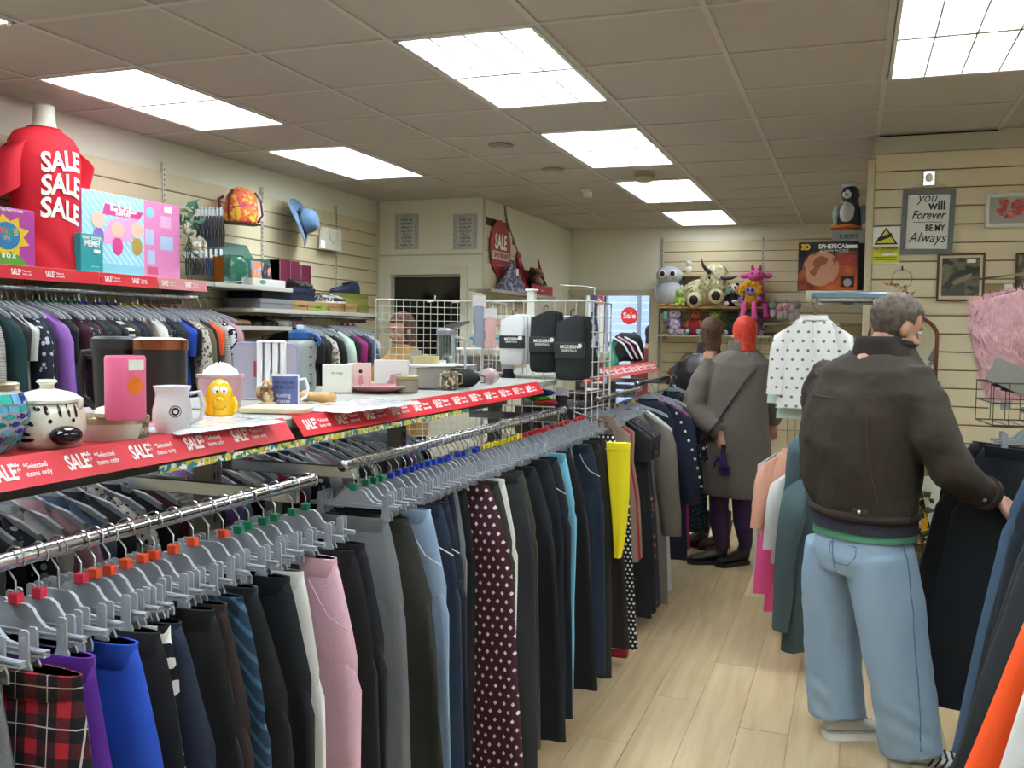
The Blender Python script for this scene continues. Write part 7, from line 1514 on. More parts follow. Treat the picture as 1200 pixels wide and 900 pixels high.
# ================================================================ people
SKIN = mat('c99a82', .5, pat='noise', c2='b98670', sc=2)
def ring(cx, cy, z, a, b, ang, n=28, p=1, wob=0, seed=0, tilt=(0, 0)):
    R = []; ca, sa = math.cos(ang), math.sin(ang)
    for j in range(n):
        t = 2*PI*j/n; c, s = math.cos(t), math.sin(t)
        k = 1+wob*nz(c*2+seed, s*2, z*6)
        x, y = a*k*(abs(c)**p)*(1 if c > 0 else -1), b*k*(abs(s)**p)*(1 if s > 0 else -1)
        R.append((cx+x*ca-y*sa, cy+x*sa+y*ca, z+tilt[0]*x+tilt[1]*y))
    return R
def head_mb(mb, c, yaw, pitch=0, roll=0):
    k = len(mb.v)
    mb.ell((0, -.012, .03), (.074, .094, .088), 24, 18).ell((0, .02, -.035), (.056, .066, .075), 20, 14).ell((0, .055, -.088), (.028, .024, .022), 12, 8)
    mb.tube([(0, .082, .022), (0, .096, .0), (0, .108, -.022)], [.009, .011, .014], 8).ell((0, .098, -.028), (.018, .012, .009), 10, 6)
    mb.ell((0, .083, -.056), (.025, .01, .006), 12, 6).ell((0, .081, -.066), (.021, .01, .007), 12, 6).ell((0, .074, .035), (.05, .016, .012), 14, 6)
    for s in (-1, 1): mb.ell((s*.072, -.008, -.01), (.010, .019, .030), 12, 10).ell((s*.038, .062, -.03), (.022, .02, .02), 12, 8)
    mb.tube([(0, -.015, -.05), (0, -.03, -.12), (0, -.045, -.2)], [.053, .052, .062], 18)
    M = Matrix.Translation(c)@Matrix.Rotation(yaw, 4, 'Z')@Matrix.Rotation(pitch, 4, 'X')@Matrix.Rotation(roll, 4, 'Y')
    mb.xf(M, k); return M
def face_parts(t, M, hairm, eyec='3a2a20', lips='a8605a'):
    for s in (-1, 1):
        MB().ell((s*.03, .0755, .012), (.0135, .0095, .0085), 14, 10).xf(M).build('eye', mat('e9e6e0', .2), t, True)
        MB().ell((s*.03, .0845, .012), (.0055, .0025, .0055), 10, 8).xf(M).build('iris', mat(eyec, .2), t, True)
        MB().tube([(s*.014, .086, .031), (s*.03, .087, .036), (s*.046, .078, .031)], [.002, .0035, .002], 6).xf(M).build('eyebrow', hairm, t, True)
        MB().tube([(s*.017, .084, .018), (s*.03, .0875, .0215), (s*.043, .079, .018)], [.001, .002, .001], 6).xf(M).build('eyelid', SKIN, t, True)
    MB().tube([(-.022, .088, -.0605), (0, .094, -.0595), (.022, .088, -.0605)], [.002, .0045, .002], 8).xf(M).build('mouth', mat(lips, .5), t, True)
def hair(t, M, m, style='short', seed=0, name='hair'):
    mb = MB(); n, mm = 40, 26; R = []
    low = {'short': -.062, 'bob': -.13, 'long': -.26}[style]
    for i in range(mm+1):
        a = PI/2-PI*i/mm*(.9 if style == 'short' else 1); row = []
        for j in range(n):
            th = 2*PI*j/n; p = Vector((.082*math.cos(a)*math.cos(th), -.014+.103*math.cos(a)*math.sin(th), .034+.098*math.sin(a)))
            front = p.y > .03 and p.z < .072; ear = abs(p.x) > .06 and p.y > -.022 and p.z < .02
            if style != 'short' and p.z < .0 and not front: p.z = p.z+(low+.07)*min(1, (-p.z)/.06); f = 1.0; p.x = math.copysign(max(abs(p.x), .068*abs(math.cos(th))), p.x); p.y = p.y if math.sin(th) > 0 else min(p.y, -.085*abs(math.sin(th))-.01)
            if front or (ear and style == 'short'): p = Vector((p.x*.82, p.y*.80, p.z*.9))
            g = .006*nz(th*9, p.z*18, seed)+.003*nz(th*40, p.z*20, seed); d = Vector((p.x, p.y, 0)).normalized() if (p.x or p.y) else Vector((0, 0, 1))
            row.append(p+d*g)
        R.append(row)
    mb.rings(R, True).xf(M); return mb.build(name, m, t, True, 80)
def hand(mb, w, d, nrm, side=1, curl=.5, thumb=1):
    """w wrist, d pointing from wrist to knuckles, nrm out of the back of the hand; side = +1/-1 puts the thumb"""
    d = Vector(d).normalized(); nrm = Vector(nrm); nrm = (nrm-d*nrm.dot(d)).normalized(); s = d.cross(nrm)*side; w = Vector(w)
    mb.tube([w-d*.03, w, w+d*.03, w+d*.065, w+d*.085], [.027, .026, .034, .038, .030], 14, flat=.5) if False else None
    R = []
    for f, a, b in ((-.03, .026, .021), (0, .026, .019), (.03, .036, .017), (.06, .041, .016), (.083, .038, .013), (.09, .03, .008)):
        R.append([w+d*f+s*(a*math.cos(2*PI*j/16))+nrm*(b*math.sin(2*PI*j/16)) for j in range(16)])
    mb.rings(R)
    for k, (o, L) in enumerate(((.029, .072), (.010, .08), (-.010, .075), (-.028, .058))):
        p = w+d*.078+s*o; a = 0; P = [p-d*.012, p]; cd = Vector(d)
        for q, fr in enumerate((.45, .32, .23)):
            a += curl*(.7 if q == 0 else 1)
            cd = d*math.cos(a)-nrm*math.sin(a)+s*o*1.2; P.append(P[-1]+cd.normalized()*L*fr)
        mb.tube(P, [.0105, .0102, .0092, .0085, .0068], 10)
    b = w+d*.022+s*.028; P = [b-s*.008, b+s*.016+d*.014-nrm*.006, b+s*.024+d*.04-nrm*.016, b+s*.02+d*.062-nrm*.024]
    mb.tube(P, [.015, .0125, .0105, .0082], 10)
def limb(mb, P, r, n=16, flat=1): return mb.tube(P, r, n, True, flat)
def shoe_at(t, name, heel, toe, L, m, sole, w=.05, h=.075, ankle=None, z=0, laces=None):
    heel, toe = Vector(heel), Vector(toe); d = (toe-heel).normalized(); ang = math.atan2(d.y, d.x); M = Matrix.Translation((heel.x, heel.y, z))@Matrix.Rotation(ang, 4, 'Z')
    R = []
    for f, a, b in ((0, .55, .9), (.06, .8, 1), (.2, .85, 1.05), (.36, .84, .95), (.52, .9, .74), (.7, 1, .6), (.88, .86, .5), (.97, .5, .38), (1, .15, .15)):
        R.append([(f*L, a*w*math.cos(2*PI*j/18), .025+max(0, .5+.5*math.sin(2*PI*j/18))*b*h) for j in range(18)])
    mb = MB().rings(R)
    if ankle: mb.rings([ring(L*.17-.01*i, 0, .05+ankle*i/4, .058-.004*i, .045, 0, 18) for i in range(5)])
    mb.xf(M); s = put(name, fuse(mb, .006, 6, [m]), t)
    so = MB(); P = [(f*L*1.02-.004, a*w*1.08) for f, a in ((0, .4), (.03, .75), (.2, .84), (.4, .8), (.7, 1), (.9, .84), (1, .3))]; P = P+[(x, -y) for x, y in reversed(P)]
    so.prism(P, 0, .028, 'z').xf(M); so.build('sole', sole, s)
    if laces:
        for k in range(5): x = L*(.36+.07*k); zz = .03+h*(.92-.09*k); MB().tube([(x, -.026, zz-.012), (x+.006, 0, zz), (x, .026, zz-.012)], .0035, 6).xf(M).build('lace', laces, s, True)
    return s, M
# ------------------------------------------------------------ man in the foreground
A = at
man = thing('person', 'man in a dark brown jacket and pale baggy jeans reaching into the right rack', 'person', (.14, 3.76, 0))
def local(t, o):
    o.parent = t; o.matrix_parent_inverse = Matrix.Translation(-Vector(t.location))
BR = mat('3b3128', .9, pat='noise', c2='32291f', sc=1.5, bump=.35, bsc=350)
YAWM = -.72      # body turned towards the rack: forward = (+sin, +cos)
fwd = Vector((math.sin(.78), math.cos(.78), 0)); sid = Vector((math.cos(.78), -math.sin(.78), 0))   # sid = his right
ang = math.atan2(sid.y, sid.x)
hc = Vector((.15, 3.82, 1.635)); hyaw = math.atan2(fwd.y, fwd.x)-PI/2-.25
bd = MB(); Mh = head_mb(bd, hc, hyaw, -.42)
tors = [(.92, .02, .16, .12), (1.05, .02, .165, .13), (1.2, .035, .185, .14), (1.35, .05, .195, .13), (1.45, .055, .17, .10), (1.5, .07, .08, .075)]
cxm, cym = .045, 3.80
bd.rings([ring(cxm, cym, z, a, b, ang) for z, o, a, b in tors])
sh = Vector((.215, 3.70, 1.42)); el = Vector((.33, 3.61, 1.155)); wr = Vector((.487, 3.735, 1.035))
limb(bd, [sh, el, wr], [.055, .045, .03])
hand(bd, wr+Vector((.012, .01, -.012)), (.75, .35, -.42), (.15, -.5, .8), 1, .42)
shl = Vector((-.11, 3.90, 1.42)); ell_ = Vector((.0, 4.02, 1.14)); wrl = Vector((.16, 4.06, 1.08))
limb(bd, [shl, ell_, wrl], [.055, .045, .03]); hand(bd, wrl, (.8, .2, -.3), (0, .5, .8), -1, .5)
hipL, hipR = Vector((-.035, 3.86, .9)), Vector((.13, 3.74, .9)); anL, anR = Vector((.01, 3.90, .1)), Vector((.25, 3.70, .09))
knL, knR = Vector((-.015, 3.90, .5)), Vector((.18, 3.73, .5))
for a_, b_, c_ in ((hipL, knL, anL), (hipR, knR, anR)): limb(bd, [a_, b_, c_], [.085, .055, .038])
bo = put('body', fuse(bd, .0055, 3, [SKIN], .5)); local(man, bo)
class Sub:
    pass
def build_on(t, mb, name, m, smooth=True, auto=80): o = mb.build(name, m, None, smooth, auto); local(t, o); return o
def face_on(t, M, hm, **k):
    before = set(bpy.data.objects); face_parts(None, M, hm, **k)
    for o in set(bpy.data.objects)-before: local(t, o)
HM = mat('4a4038', .8, pat='noise', c2='6b6056', sc=8, bump=.6, bsc=150)
face_on(man, Mh, HM); local(man, hair(None, Mh, HM, 'short', 1))
# jacket: torso and sleeves in one skin
jk = MB(); R = []
for z, ox, oy, a, b in ((.925, .012, .0, .203, .152), (.95, .01, 0, .218, .165), (1.0, .0, -.0, .228, .172), (1.1, -.01, -.005, .245, .182), (1.2, -.012, -.005, .258, .188), (1.3, -.005, .0, .255, .182), (1.4, .005, .01, .245, .168), (1.47, .02, .02, .222, .148), (1.52, .045, .03, .165, .12), (1.555, .07, .038, .105, .095), (1.585, .078, .04, .085, .085)):
    R.append(ring(cxm+ox, cym+oy, z, a, b, ang, 40, .92, .06, 2))
jk.rings(R)
def folds(P, r, seed, n=22, k=9, amp=.03):
    P = [Vector(p) for p in P]; out = []; rr = []
    for i in range(k*(len(P)-1)+1):
        f = i/k; a = min(int(f), len(P)-2); q = f-a; out.append(P[a].lerp(P[a+1], q)); rr.append((r[a]*(1-q)+r[a+1]*q)*(1+amp*math.sin(i*1.3+seed)+amp*nz(i*.8, seed)))
    return out, rr
P, r = folds([(.19, 3.73, 1.455), (.235, 3.68, 1.36), (.285, 3.62, 1.24), (.345, 3.61, 1.13), (.41, 3.66, 1.075), (.478, 3.72, 1.035)], [.085, .092, .085, .076, .063, .052], 1, k=5); jk.tube(P, r, 24)
P, r = folds([(-.065, 3.88, 1.455), (-.11, 3.95, 1.34), (-.05, 4.02, 1.16), (.06, 4.08, 1.1), (.15, 4.07, 1.09)], [.09, .09, .08, .065, .055], 3, k=5); jk.tube(P, r, 24)
jm = fuse(jk, .009, 5, [BR], .6)
for v in jm.vertices:
    p = v.co; g = .007*nz(p.x*9+p.z*4, p.y*9, p.z*13)+.004*nz(p.x*22, p.y*22, p.z*30)+.006*math.sin(p.z*34+p.x*16)*max(0, nz(p.x*3, p.y*3, p.z*2)); v.co = p+v.normal*g
jo = put('jacket', jm); local(man, jo)
def ringtube(z, ox, oy, a, b, r, m, name, n=40, zt=0): 
    Rg = ring(cxm+ox, cym+oy, z, a, b, ang, n, .92, .06, 2); mb = MB().tube(Rg+[Rg[0]], r, 8); build_on(man, mb, name, m)
ringtube(.935, .012, .0, .207, .158, .018, mat('362c24', .9, bump=.3, bsc=300), 'waistband')
ringtube(1.572, .074, .04, .09, .088, .018, mat('2c2420', .9), 'collar')
seam = mat('4a3f34', .9)
def back_line(pts, name, m, r=.0025):   # pts given as (u across the back, z)
    P = []
    for u, z in pts:
        for (z0, ox0, oy0, a0, b0), (z1, ox1, oy1, a1, b1) in zip(JR, JR[1:]):
            if z0 <= z <= z1: q = (z-z0)/(z1-z0); ox, oy, a, b = (ox0+(ox1-ox0)*q, oy0+(oy1-oy0)*q, a0+(a1-a0)*q, b0+(b1-b0)*q)
        y = -(b+.008)*max(.05, 1-abs(u/a)**2.1)**.5; P.append((cxm+ox+u*math.cos(ang)-y*math.sin(ang), cym+oy+u*math.sin(ang)+y*math.cos(ang), z))
    build_on(man, MB().tube(P, r, 6), name, m)
JR = [(.925, .012, .0, .203, .152), (.95, .01, 0, .218, .165), (1.0, .0, -.0, .228, .172), (1.1, -.01, -.005, .245, .182), (1.2, -.012, -.005, .258, .188), (1.3, -.005, .0, .262, .182), (1.38, .005, .01, .255, .168), (1.44, .02, .02, .232, .148)]
back_line([(-.2, 1.375), (-.1, 1.372), (0, 1.37), (.1, 1.372), (.17, 1.375)], 'yoke_seam', seam); back_line([(.17, 1.375), (.165, 1.3), (.175, 1.15), (.185, 1.0)], 'back_seam', seam)
build_on(man, MB().tube([(.452, 3.69, 1.052), (.47, 3.71, 1.04)], [.063, .061], 20), 'cuff', mat('3a2f26', .9, bump=.3, bsc=300)); 
build_on(man, MB().ell((.452, 3.632, 1.030), (.007, .005, .007), 10, 6), 'button', mat('8a8078', .3, .7)); 
q = Vector((cxm, cym, .962))+sid*.14-fwd*.15; build_on(man, MB().ell(q, (.009, .009, .009), 10, 6), 'button', mat('c9c4bc', .25, .8)); 
build_on(man, MB().cbox((0, 0, 0), (.07, .006, .022), .004).xf(Matrix.Translation(q+fwd*.004)@Matrix.Rotation(ang, 4, 'Z')), 'side_tab', BR, False)
# hoodie behind the neck, shirts below the jacket
build_on(man, MB().rings([ring(cxm+.06-.004*i, cym+.015, 1.53+.024*i, .12-.010*i, .11-.008*i, ang, 24, 1, .15, 5) for i in range(4)]), 'dark_hood', mat('2a211f', .9))
build_on(man, MB().rings([ring(cxm+.012, cym, .872+.03*i, .212, .163, ang, 32, .95, .02, 4) for i in range(3)]), 'navy_hem', mat('2b2a38', .85))
build_on(man, MB().rings([ring(cxm+.014, cym, .84+.02*i, .207-.001*i, .158, ang, 32, .95, .02, 6, (.03, 0)) for i in range(3)]), 'green_hem', mat('4f8a6c', .85))
# jeans in one skin
JE = mat('7f9db8', .85, pat='denim', c2='9bb3c6', c3='b8cbd8', bump=.3, bsc=500)
jn = MB(); jn.rings([ring(cxm+.012, cym, z, a, b, ang, 32, .95) for z, a, b in ((.7, .175, .14), (.76, .2, .158), (.82, .196, .152), (.89, .185, .142))])
P, r = folds([(-.04, 3.885, .78), (-.055, 3.905, .6), (-.045, 3.91, .4), (-.03, 3.91, .22), (-.015, 3.905, .085)], [.118, .118, .112, .112, .112], 2, k=6, amp=.008); jn.tube(P, r, 26)
P, r = folds([(.115, 3.735, .78), (.155, 3.725, .6), (.19, 3.715, .4), (.225, 3.70, .22), (.25, 3.695, .06)], [.128, .128, .118, .113, .112], 5, k=6, amp=.008); jn.tube(P, r, 26)
jm = fuse(jn, .009, 4, [JE], .6)
for v in jm.vertices:
    p = v.co; lo = max(0, .35-p.z)*2.2+.25; g = .009*lo*math.sin(p.z*70+p.x*25+5*nz(p.x*5, p.y*5, p.z*3))*max(0, nz(p.x*6, p.y*6, p.z*5)+.2)+.007*nz(p.x*14, p.y*14, p.z*3)+.004*nz(p.x*20, p.y*20, p.z*12); v.co = p+v.normal*g
jo = put('jeans', jm); local(man, jo)
def on_jeans(pts, name, m, r=.0022, cast=True):
    import mathutils
    bv = mathutils.bvhtree.BVHTree.FromPolygons([v.co for v in jm.vertices], [p.vertices for p in jm.polygons]); P = []
    for p in pts:
        h = bv.find_nearest(Vector(p)); P.append(h[0]+h[1]*.001)
    build_on(man, MB().tube(P, r, 6), name, m)
DS = mat('5f7d99', .9)
on_jeans([(.24, 3.60, .86-.05*k) if k < 3 else (.19+.035*(k/16)+.05, 3.60-.0*k, .86-.05*k) for k in range(16)], 'side_seam', DS, .0025)
c0 = Vector((cxm, cym, .79))-fwd*.16+sid*.055
on_jeans([c0+sid*a+Vector((0, 0, b)) for a, b in ((-.06, .035), (-.062, -.0), (-.03, -.05), (.03, -.05), (.062, 0), (.06, .035), (-.06, .035))], 'back_pocket', DS)
on_jeans([c0-sid*.085+Vector((0, 0, .07-.03*k))+sid*(.03+.004*k) for k in range(7)], 'seat_seam', DS)
TR_ = mat('d9d6cf', .5); 
s_, M_ = shoe_at(None, 'trainer', (-.06, 3.86, 0), (.2, 3.97, 0), .29, mat('cfccc4', .55), WHITE, laces=mat('8c8a84', .7)); local(man, s_)
s_, M_ = shoe_at(None, 'trainer', (.175, 3.70, 0), (.48, 3.70, 0), .31, TR_, WHITE, w=.055, laces=mat('e6e4de', .6)); local(man, s_)
for k in range(4): build_on(man, MB().tube([(.13+.022*k, -.053, .035), (.15+.022*k, -.045, .065), (.14+.022*k, -.02, .092)], .0045, 6).xf(M_), 'dark_stripe', mat('1d2238', .5))
# ------------------------------------------------------------ woman with red hair, long grey coat
def lower(t, hips, kn, an, m1, rr=(.085, .062, .04), name='tights'):
    mb = MB()
    for a_, b_, c_ in zip(hips, kn, an): mb.tube([a_, (Vector(a_)+Vector(b_))/2, b_, Vector(b_).lerp(Vector(c_), .35), c_], [rr[0], rr[0]*.9, rr[1], rr[1]*1.08, rr[2]], 18)
    o = put(name, fuse(mb, .007, 3, [m1], .5)); local(t, o)
wm = thing('person', 'woman with bright red hair in a long grey-brown coat, purple tights and black boots', 'person', (-.79, 6.5, 0))
wx, wy = -.76, 6.50
bd = MB(); Mw = head_mb(bd, Vector((wx+.06, wy+.03, 1.60)), .25, -.15); bd.rings([ring(wx+.02, wy, z, a, b, 0, 20) for z, a, b in ((.9, .15, .11), (1.2, .15, .11), (1.38, .17, .1), (1.45, .08, .07))])
hw = A(845, 523, y=6.30); sl = Vector((-.96, 6.48, 1.35)); e1 = Vector((-1.02, 6.42, 1.1)); w1 = Vector((hw.x-.01, 6.32, hw.z+.07))
limb(bd, [sl, e1, w1], [.045, .04, .027]); hand(bd, w1, (.12, -.05, -1), (-.5, -.8, 0), 1, .75)
srr = Vector((-.55, 6.54, 1.35)); limb(bd, [srr, (-.5, 6.66, 1.1), (-.52, 6.74, .98)], [.045, .04, .027]); hand(bd, Vector((-.52, 6.74, .98)), (0, .6, -.6), (0, .5, .8), -1, .5)
o = put('body', fuse(bd, .006, 3, [SKIN], .4)); local(wm, o); RH = mat('c02a1e', .7, pat='noise', c2='d8452c', sc=6, bump=.5, bsc=150)
face_on(wm, Mw, RH); local(wm, hair(None, Mw, RH, 'bob', 3))
CO = mat('5e5852', .95, pat='marl', c2='746c64', bump=.5, bsc=200)
ck = MB(); ck.rings([ring(wx+ox, wy+oy, z, a, b, -.1, 36, .95, .07, 7) for z, ox, oy, a, b in ((.50, .04, .0, .235, .17), (.6, .035, 0, .24, .175), (.8, .02, 0, .245, .18), (1.0, .01, 0, .235, .17), (1.15, .01, 0, .225, .155), (1.3, .01, 0, .225, .145), (1.4, .02, .01, .21, .13), (1.46, .035, .02, .15, .11), (1.5, .05, .025, .09, .09))])
P, r = folds([(-.90, 6.50, 1.40), (-.965, 6.46, 1.28), (-1.02, 6.42, 1.1), ((w1.x-1.02)/2, (w1.y+6.42)/2, (w1.z+1.1)/2-.01), (w1.x, w1.y, w1.z+.02)], [.08, .085, .08, .07, .058], 2, k=5); ck.tube(P, r, 20)
P, r = folds([(-.6, 6.54, 1.40), (-.54, 6.58, 1.28), (-.5, 6.66, 1.1), (-.52, 6.73, 1.0)], [.08, .085, .075, .06], 4, k=5); ck.tube(P, r, 20)
cm = fuse(ck, .010, 5, [CO], .6)
for v in cm.vertices: p = v.co; v.co = p+v.normal*(.010*nz(p.x*9, p.y*9, p.z*5)+.004*nz(p.x*20, p.y*20, p.z*14))
local(wm, put('coat', cm)); build_on(wm, MB().rings([ring(wx+.045, wy+.02, 1.47+.03*i, .105-.005*i, .1-.006*i, 0, 24, 1, .1, 2) for i in range(4)]), 'coat_collar', mat('6b645c', .95, bump=.5, bsc=200))
cb_ = [(v.co.copy(), v.normal.copy()) for v in cm.vertices]
import mathutils
bvc = mathutils.bvhtree.BVHTree.FromPolygons([v.co for v in cm.vertices], [p.vertices for p in cm.polygons])
P = []
for k in range(15):
    f = k/14; g = Vector((-.60-.31*f, 6.1, 1.40-.50*f)); h = bvc.ray_cast(g, Vector((0, 1, 0))); P.append((h[0]-Vector((0, .008, 0))) if h[0] else g+Vector((0, .25, 0)))
mb = MB(); mb.rings([[p+Vector((dx*.9, 0, dz)) for dx, dz in ((-.018, -.012), (.018, .012))]+[p+Vector((dx*.9, -.006, dz)) for dx, dz in ((.018, .012), (-.018, -.012))] for p in P]); build_on(wm, mb, 'bag_strap', mat('15161c', .7), False)
mb = MB()
PUR = mat('3a2a58', .8, pat='floral', c2='241a38', c3='5a2450', sc=1.6)
lower(wm, [(-.84, 6.50, .75), (-.69, 6.54, .75)], [(-.84, 6.50, .42), (-.69, 6.54, .42)], [(-.82, 6.53, .12), (-.66, 6.60, .12)], PUR, (.09, .066, .042))
BB = mat('131417', .4, spec=.6); SO = mat('2c2c2e', .6)
for (hx, hy), (tx_, ty_) in (((-.80, 6.56), (-1.02, 6.48)), ((-.655, 6.63), (-.80, 6.48))):
    s_, M_ = shoe_at(None, 'ankle_boot', (hx, hy, 0), (tx_, ty_, 0), .26, BB, SO, w=.05, h=.08, ankle=.13); local(wm, s_)
# gloves held in her hand: a thing of their own, with the patterned scarf
t = thing('glove', 'dark purple knitted glove held in the hand of the red-haired woman', 'glove', (hw.x+.02, 6.27, hw.z-.17)); mb = MB(); mb.tube([(0, 0, .17), (.0, 0, .08), (.01, 0, .03)], [.03, .042, .036], 14, flat=.5)
for k in range(4): mb.tube([(-.02+.018*k, 0, .04), (-.022+.022*k, 0, -.03+.008*abs(k-1.5))], [.011, .009], 8)
mb.tube([(-.03, 0, .1), (-.055, 0, .06), (-.058, 0, .03)], [.012, .011, .009], 8); put('knitted_glove', fuse(mb, .005, 2, [mat('2e1c58', .9, bump=.6, bsc=150)]), t); MB().tube([(0, 0, .165), (0, 0, .185)], [.034, .032], 14, flat=.5).build('cuff', mat('241648', .9), t, True)
t = thing('shoulder_bag', 'black handbag with white speckles hanging behind the coat sleeve', 'bag', (hw.x-.085, 6.42, hw.z-.12)); MB().rings([[(a*math.cos(2*PI*j/16), b*math.sin(2*PI*j/16), z) for j in range(16)] for z, a, b in ((0, .04, .04), (.02, .07, .05), (.1, .075, .05), (.17, .05, .03))]).build('bag_body', mat('121316', .7, pat='floral', c2='d6d4cc', sc=1.2), t, True); MB().tube([(-.03, 0, .16), (.02, .0, .3), (.1, .03, .5)], .008, 6).build('strap', BLACK, t, True); MB().tube([(0, -.02, .02), (.01, -.03, -.06), (.02, -.02, -.12)], [.012, .018, .022], 8).build('tassel', mat('9a978e', .8), t, True)
# ------------------------------------------------------------ woman in the black leather jacket behind her
w2_ = thing('person', 'brown-haired person in a black leather jacket and taupe boots behind the grey coat', 'person', (-1.03, 7.0, 0)); vx, vy = -1.02, 6.98
bd = MB(); M2 = head_mb(bd, Vector((vx+.04, vy, 1.60)), -.2, -.1); bd.rings([ring(vx, vy, z, a, b, .1, 20) for z, a, b in ((.8, .14, .1), (1.2, .14, .1), (1.36, .16, .09), (1.44, .08, .07))])
limb(bd, [(-1.19, 6.95, 1.34), (-1.28, 6.98, 1.08), (-1.30, 7.12, .96)], [.045, .04, .027]); hand(bd, Vector((-1.30, 7.14, .95)), (0, .9, -.3), (0, .3, 1), 1, .5)
limb(bd, [(-.85, 7.0, 1.34), (-.8, 7.1, 1.1), (-.84, 7.26, 1.0)], [.045, .04, .027]); hand(bd, Vector((-.84, 7.27, 1.0)), (0, .9, -.3), (0, .3, 1), -1, .5)
local(w2_, put('body', fuse(bd, .006, 3, [SKIN], .4))); BH = mat('4a3428', .8, pat='noise', c2='6a4c38', sc=8, bump=.5, bsc=150); face_on(w2_, M2, BH); local(w2_, hair(None, M2, BH, 'bob', 9))
LJ = mat('1d1e20', .38, spec=.6, bump=.4, bsc=70); lk = MB(); lk.rings([ring(vx, vy, z, a, b, .1, 32, .95, .08, 3) for z, a, b in ((.86, .20, .15), (1.0, .205, .155), (1.2, .21, .15), (1.32, .215, .14), (1.4, .19, .12), (1.46, .1, .09))])
P, r = folds([(-1.16, 6.97, 1.38), (-1.21, 6.97, 1.25), (-1.27, 6.99, 1.08), (-1.30, 7.09, .98)], [.07, .07, .06, .052], 3, k=5); lk.tube(P, r, 20)
P, r = folds([(-.87, 7.0, 1.38), (-.8, 7.04, 1.25), (-.79, 7.1, 1.1), (-.83, 7.24, 1.01)], [.078, .08, .07, .056], 8, k=5); lk.tube(P, r, 20)
lm = fuse(lk, .010, 4, [LJ], .6)
for v in lm.vertices: p = v.co; v.co = p+v.normal*(.006*nz(p.x*14, p.y*14, p.z*12))
local(w2_, put('leather_jacket', lm)); build_on(w2_, MB().rings([ring(vx+.01, vy, 1.42+.03*i, .1-.005*i, .09, 0, 22, 1, .12, 4) for i in range(5)]), 'hood', mat('3a3230', .9))
build_on(w2_, MB().rings([ring(vx, vy, z, a, b, .1, 30, .95, .1, 5) for z, a, b in ((.55, .2, .14), (.7, .19, .14), (.9, .18, .13))]), 'black_skirt', mat('101114', .85))
lower(w2_, [(-1.08, 6.98, .75), (-.93, 7.02, .75)], [(-1.07, 6.98, .42), (-.92, 7.03, .42)], [(-1.03, 7.01, .15), (-.87, 7.07, .15)], mat('0e0f12', .85), (.08, .06, .042), 'leggings')
for (hx, hy), (tx_, ty_) in (((-1.0, 7.04), (-1.2, 6.98)), ((-.85, 7.1), (-1.0, 6.95))):
    s_, M_ = shoe_at(None, 'short_boot', (hx, hy, 0), (tx_, ty_, 0), .25, mat('6a574c', .7), mat('4a3c34', .7), w=.05, h=.085, ankle=.16); local(w2_, s_)
    build_on(w2_, MB().rings([ring(hx-.035, hy-.012, z, .064, .056, 0, 18) for z in (.2, .205, .27, .275)]), 'knit_cuff', mat('4c423c', .95, bump=.6, bsc=200))
# ------------------------------------------------------------ person with a mustard top behind the shelf
p4 = thing('person', 'brown-haired person in a mustard top standing behind the central shelf', 'person', (-3.03, 6.0, 0)); ux, uy = -3.03, 6.0
bd = MB(); M4 = head_mb(bd, Vector((ux, uy-.02, 1.60)), PI-.5, -.25); bd.rings([ring(ux, uy, z, a, b, .2, 20) for z, a, b in ((.8, .14, .1), (1.2, .14, .1), (1.36, .16, .09), (1.43, .08, .07))])
for s in (-1, 1): limb(bd, [(ux+s*.17, uy, 1.33), (ux+s*.22, uy-.08, 1.08), (ux+s*.12, uy-.28, 1.05)], [.045, .04, .027]); hand(bd, Vector((ux+s*.12, uy-.29, 1.05)), (0, -1, -.1), (0, 0, 1), s, .5)
local(p4, put('body', fuse(bd, .006, 3, [SKIN], .4))); face_on(p4, M4, BH); H4 = mat('6b4a3a', .8, pat='noise', c2='4a3226', sc=8, bump=.5, bsc=150); local(p4, hair(None, M4, H4, 'bob', 5))
MU = mat('b08446', .9, pat='marl', c2='c29a5c', bump=.5, bsc=150); tk = MB(); tk.rings([ring(ux, uy, z, a, b, .2, 30, .95, .05, 2) for z, a, b in ((.85, .19, .14), (1.1, .2, .145), (1.3, .205, .135), (1.38, .17, .115), (1.42, .12, .1), (1.47, .085, .085), (1.5, .078, .08))])
for s in (-1, 1): P, r = folds([(ux+s*.15, uy, 1.36), (ux+s*.2, uy-.02, 1.22), (ux+s*.22, uy-.09, 1.08), (ux+s*.13, uy-.26, 1.05)], [.07, .07, .065, .05], s, k=4); tk.tube(P, r, 18)
local(p4, put('mustard_jumper', fuse(tk, .010, 4, [MU], .6))); lower(p4, [(ux-.08, uy, .85), (ux+.08, uy, .85)], [(ux-.08, uy, .45), (ux+.08, uy, .45)], [(ux-.08, uy+.02, .08), (ux+.08, uy+.02, .08)], F['dnavy'], (.1, .075, .06), 'trousers_worn')
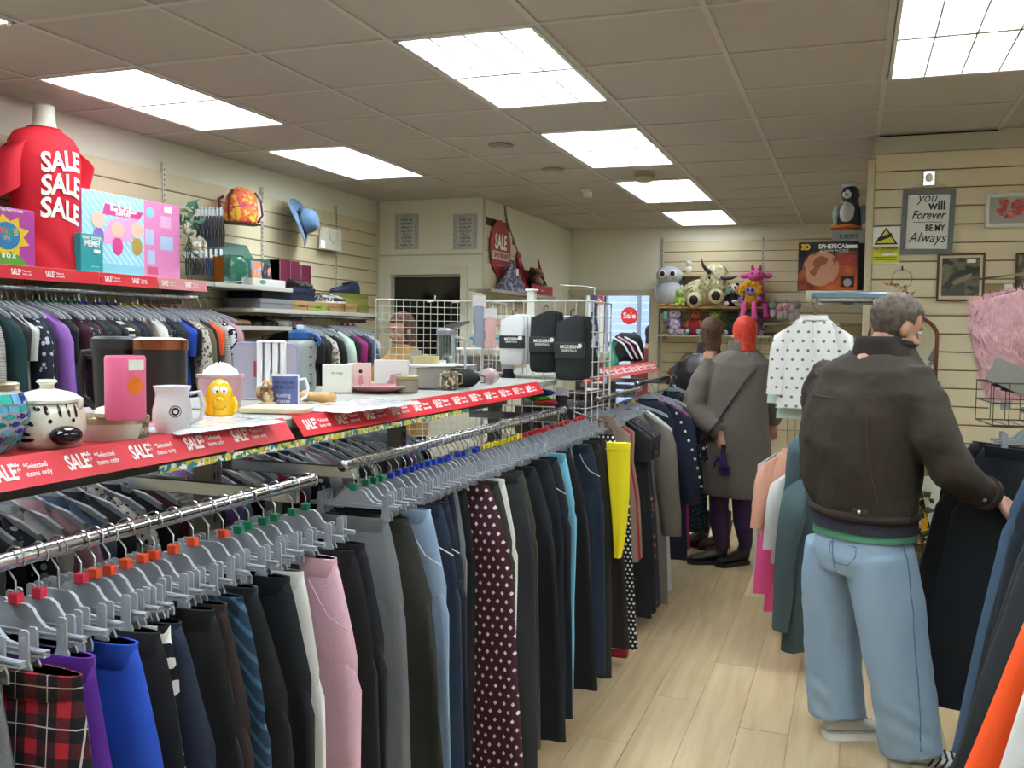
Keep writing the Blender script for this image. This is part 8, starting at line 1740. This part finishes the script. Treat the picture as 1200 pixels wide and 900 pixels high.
for s in (-1, 1): s_, M_ = shoe_at(None, 'shoe', (ux+s*.08, uy+.07, 0), (ux+s*.09, uy-.2, 0), .26, BB, SO); local(p4, s_)
# ------------------------------------------------------------ person in a rust coat in the front room
dq = A(762, 392, y=11.9); p5 = thing('person', 'dark-haired person in a rust-brown coat half hidden by the doorway post', 'person', (dq.x+.04, 11.9, 0)); ux, uy = dq.x+.04, 11.9
bd = MB(); M5 = head_mb(bd, Vector((ux, uy, dq.z)), -.9, -.1); bd.rings([ring(ux, uy, z, a, b, .2, 20) for z, a, b in ((.8, .14, .1), (1.2, .14, .1), (dq.z-.26, .16, .09), (dq.z-.18, .08, .07))])
for s in (-1, 1): limb(bd, [(ux+s*.17, uy, dq.z-.28), (ux+s*.21, uy+.05, 1.05), (ux+s*.12, uy+.25, 1.0)], [.045, .04, .027]); hand(bd, Vector((ux+s*.12, uy+.26, 1.0)), (0, 1, -.1), (0, 0, 1), -s, .5)
local(p5, put('body', fuse(bd, .007, 3, [SKIN], .35))); DH = mat('1e1a1a', .8, bump=.5, bsc=150); face_on(p5, M5, DH); local(p5, hair(None, M5, DH, 'bob', 6)); tk = MB(); tk.rings([ring(ux, uy, z, a, b, .2, 28, .95, .06, 2) for z, a, b in ((.45, .24, .19), (.8, .23, .18), (1.1, .23, .17), (dq.z-.27, .22, .15), (dq.z-.2, .15, .11), (dq.z-.15, .085, .085))])
for s in (-1, 1): P, r = folds([(ux+s*.16, uy, dq.z-.25), (ux+s*.22, uy, 1.2), (ux+s*.23, uy+.05, 1.03), (ux+s*.13, uy+.22, 1.0)], [.08, .08, .07, .06], s, k=4); tk.tube(P, r, 18)
local(p5, put('rust_coat', fuse(tk, .012, 4, [mat('6e3226', .85)], .6))); lower(p5, [(ux-.08, uy, .7), (ux+.08, uy, .7)], [(ux-.08, uy, .42), (ux+.08, uy, .42)], [(ux-.08, uy, .08), (ux+.08, uy, .08)], F['black'], (.09, .07, .055), 'trousers_worn')
for s in (-1, 1): s_, M_ = shoe_at(None, 'shoe', (ux+s*.08, uy-.06, 0), (ux+s*.09, uy+.2, 0), .26, BB, SO); local(p5, s_)
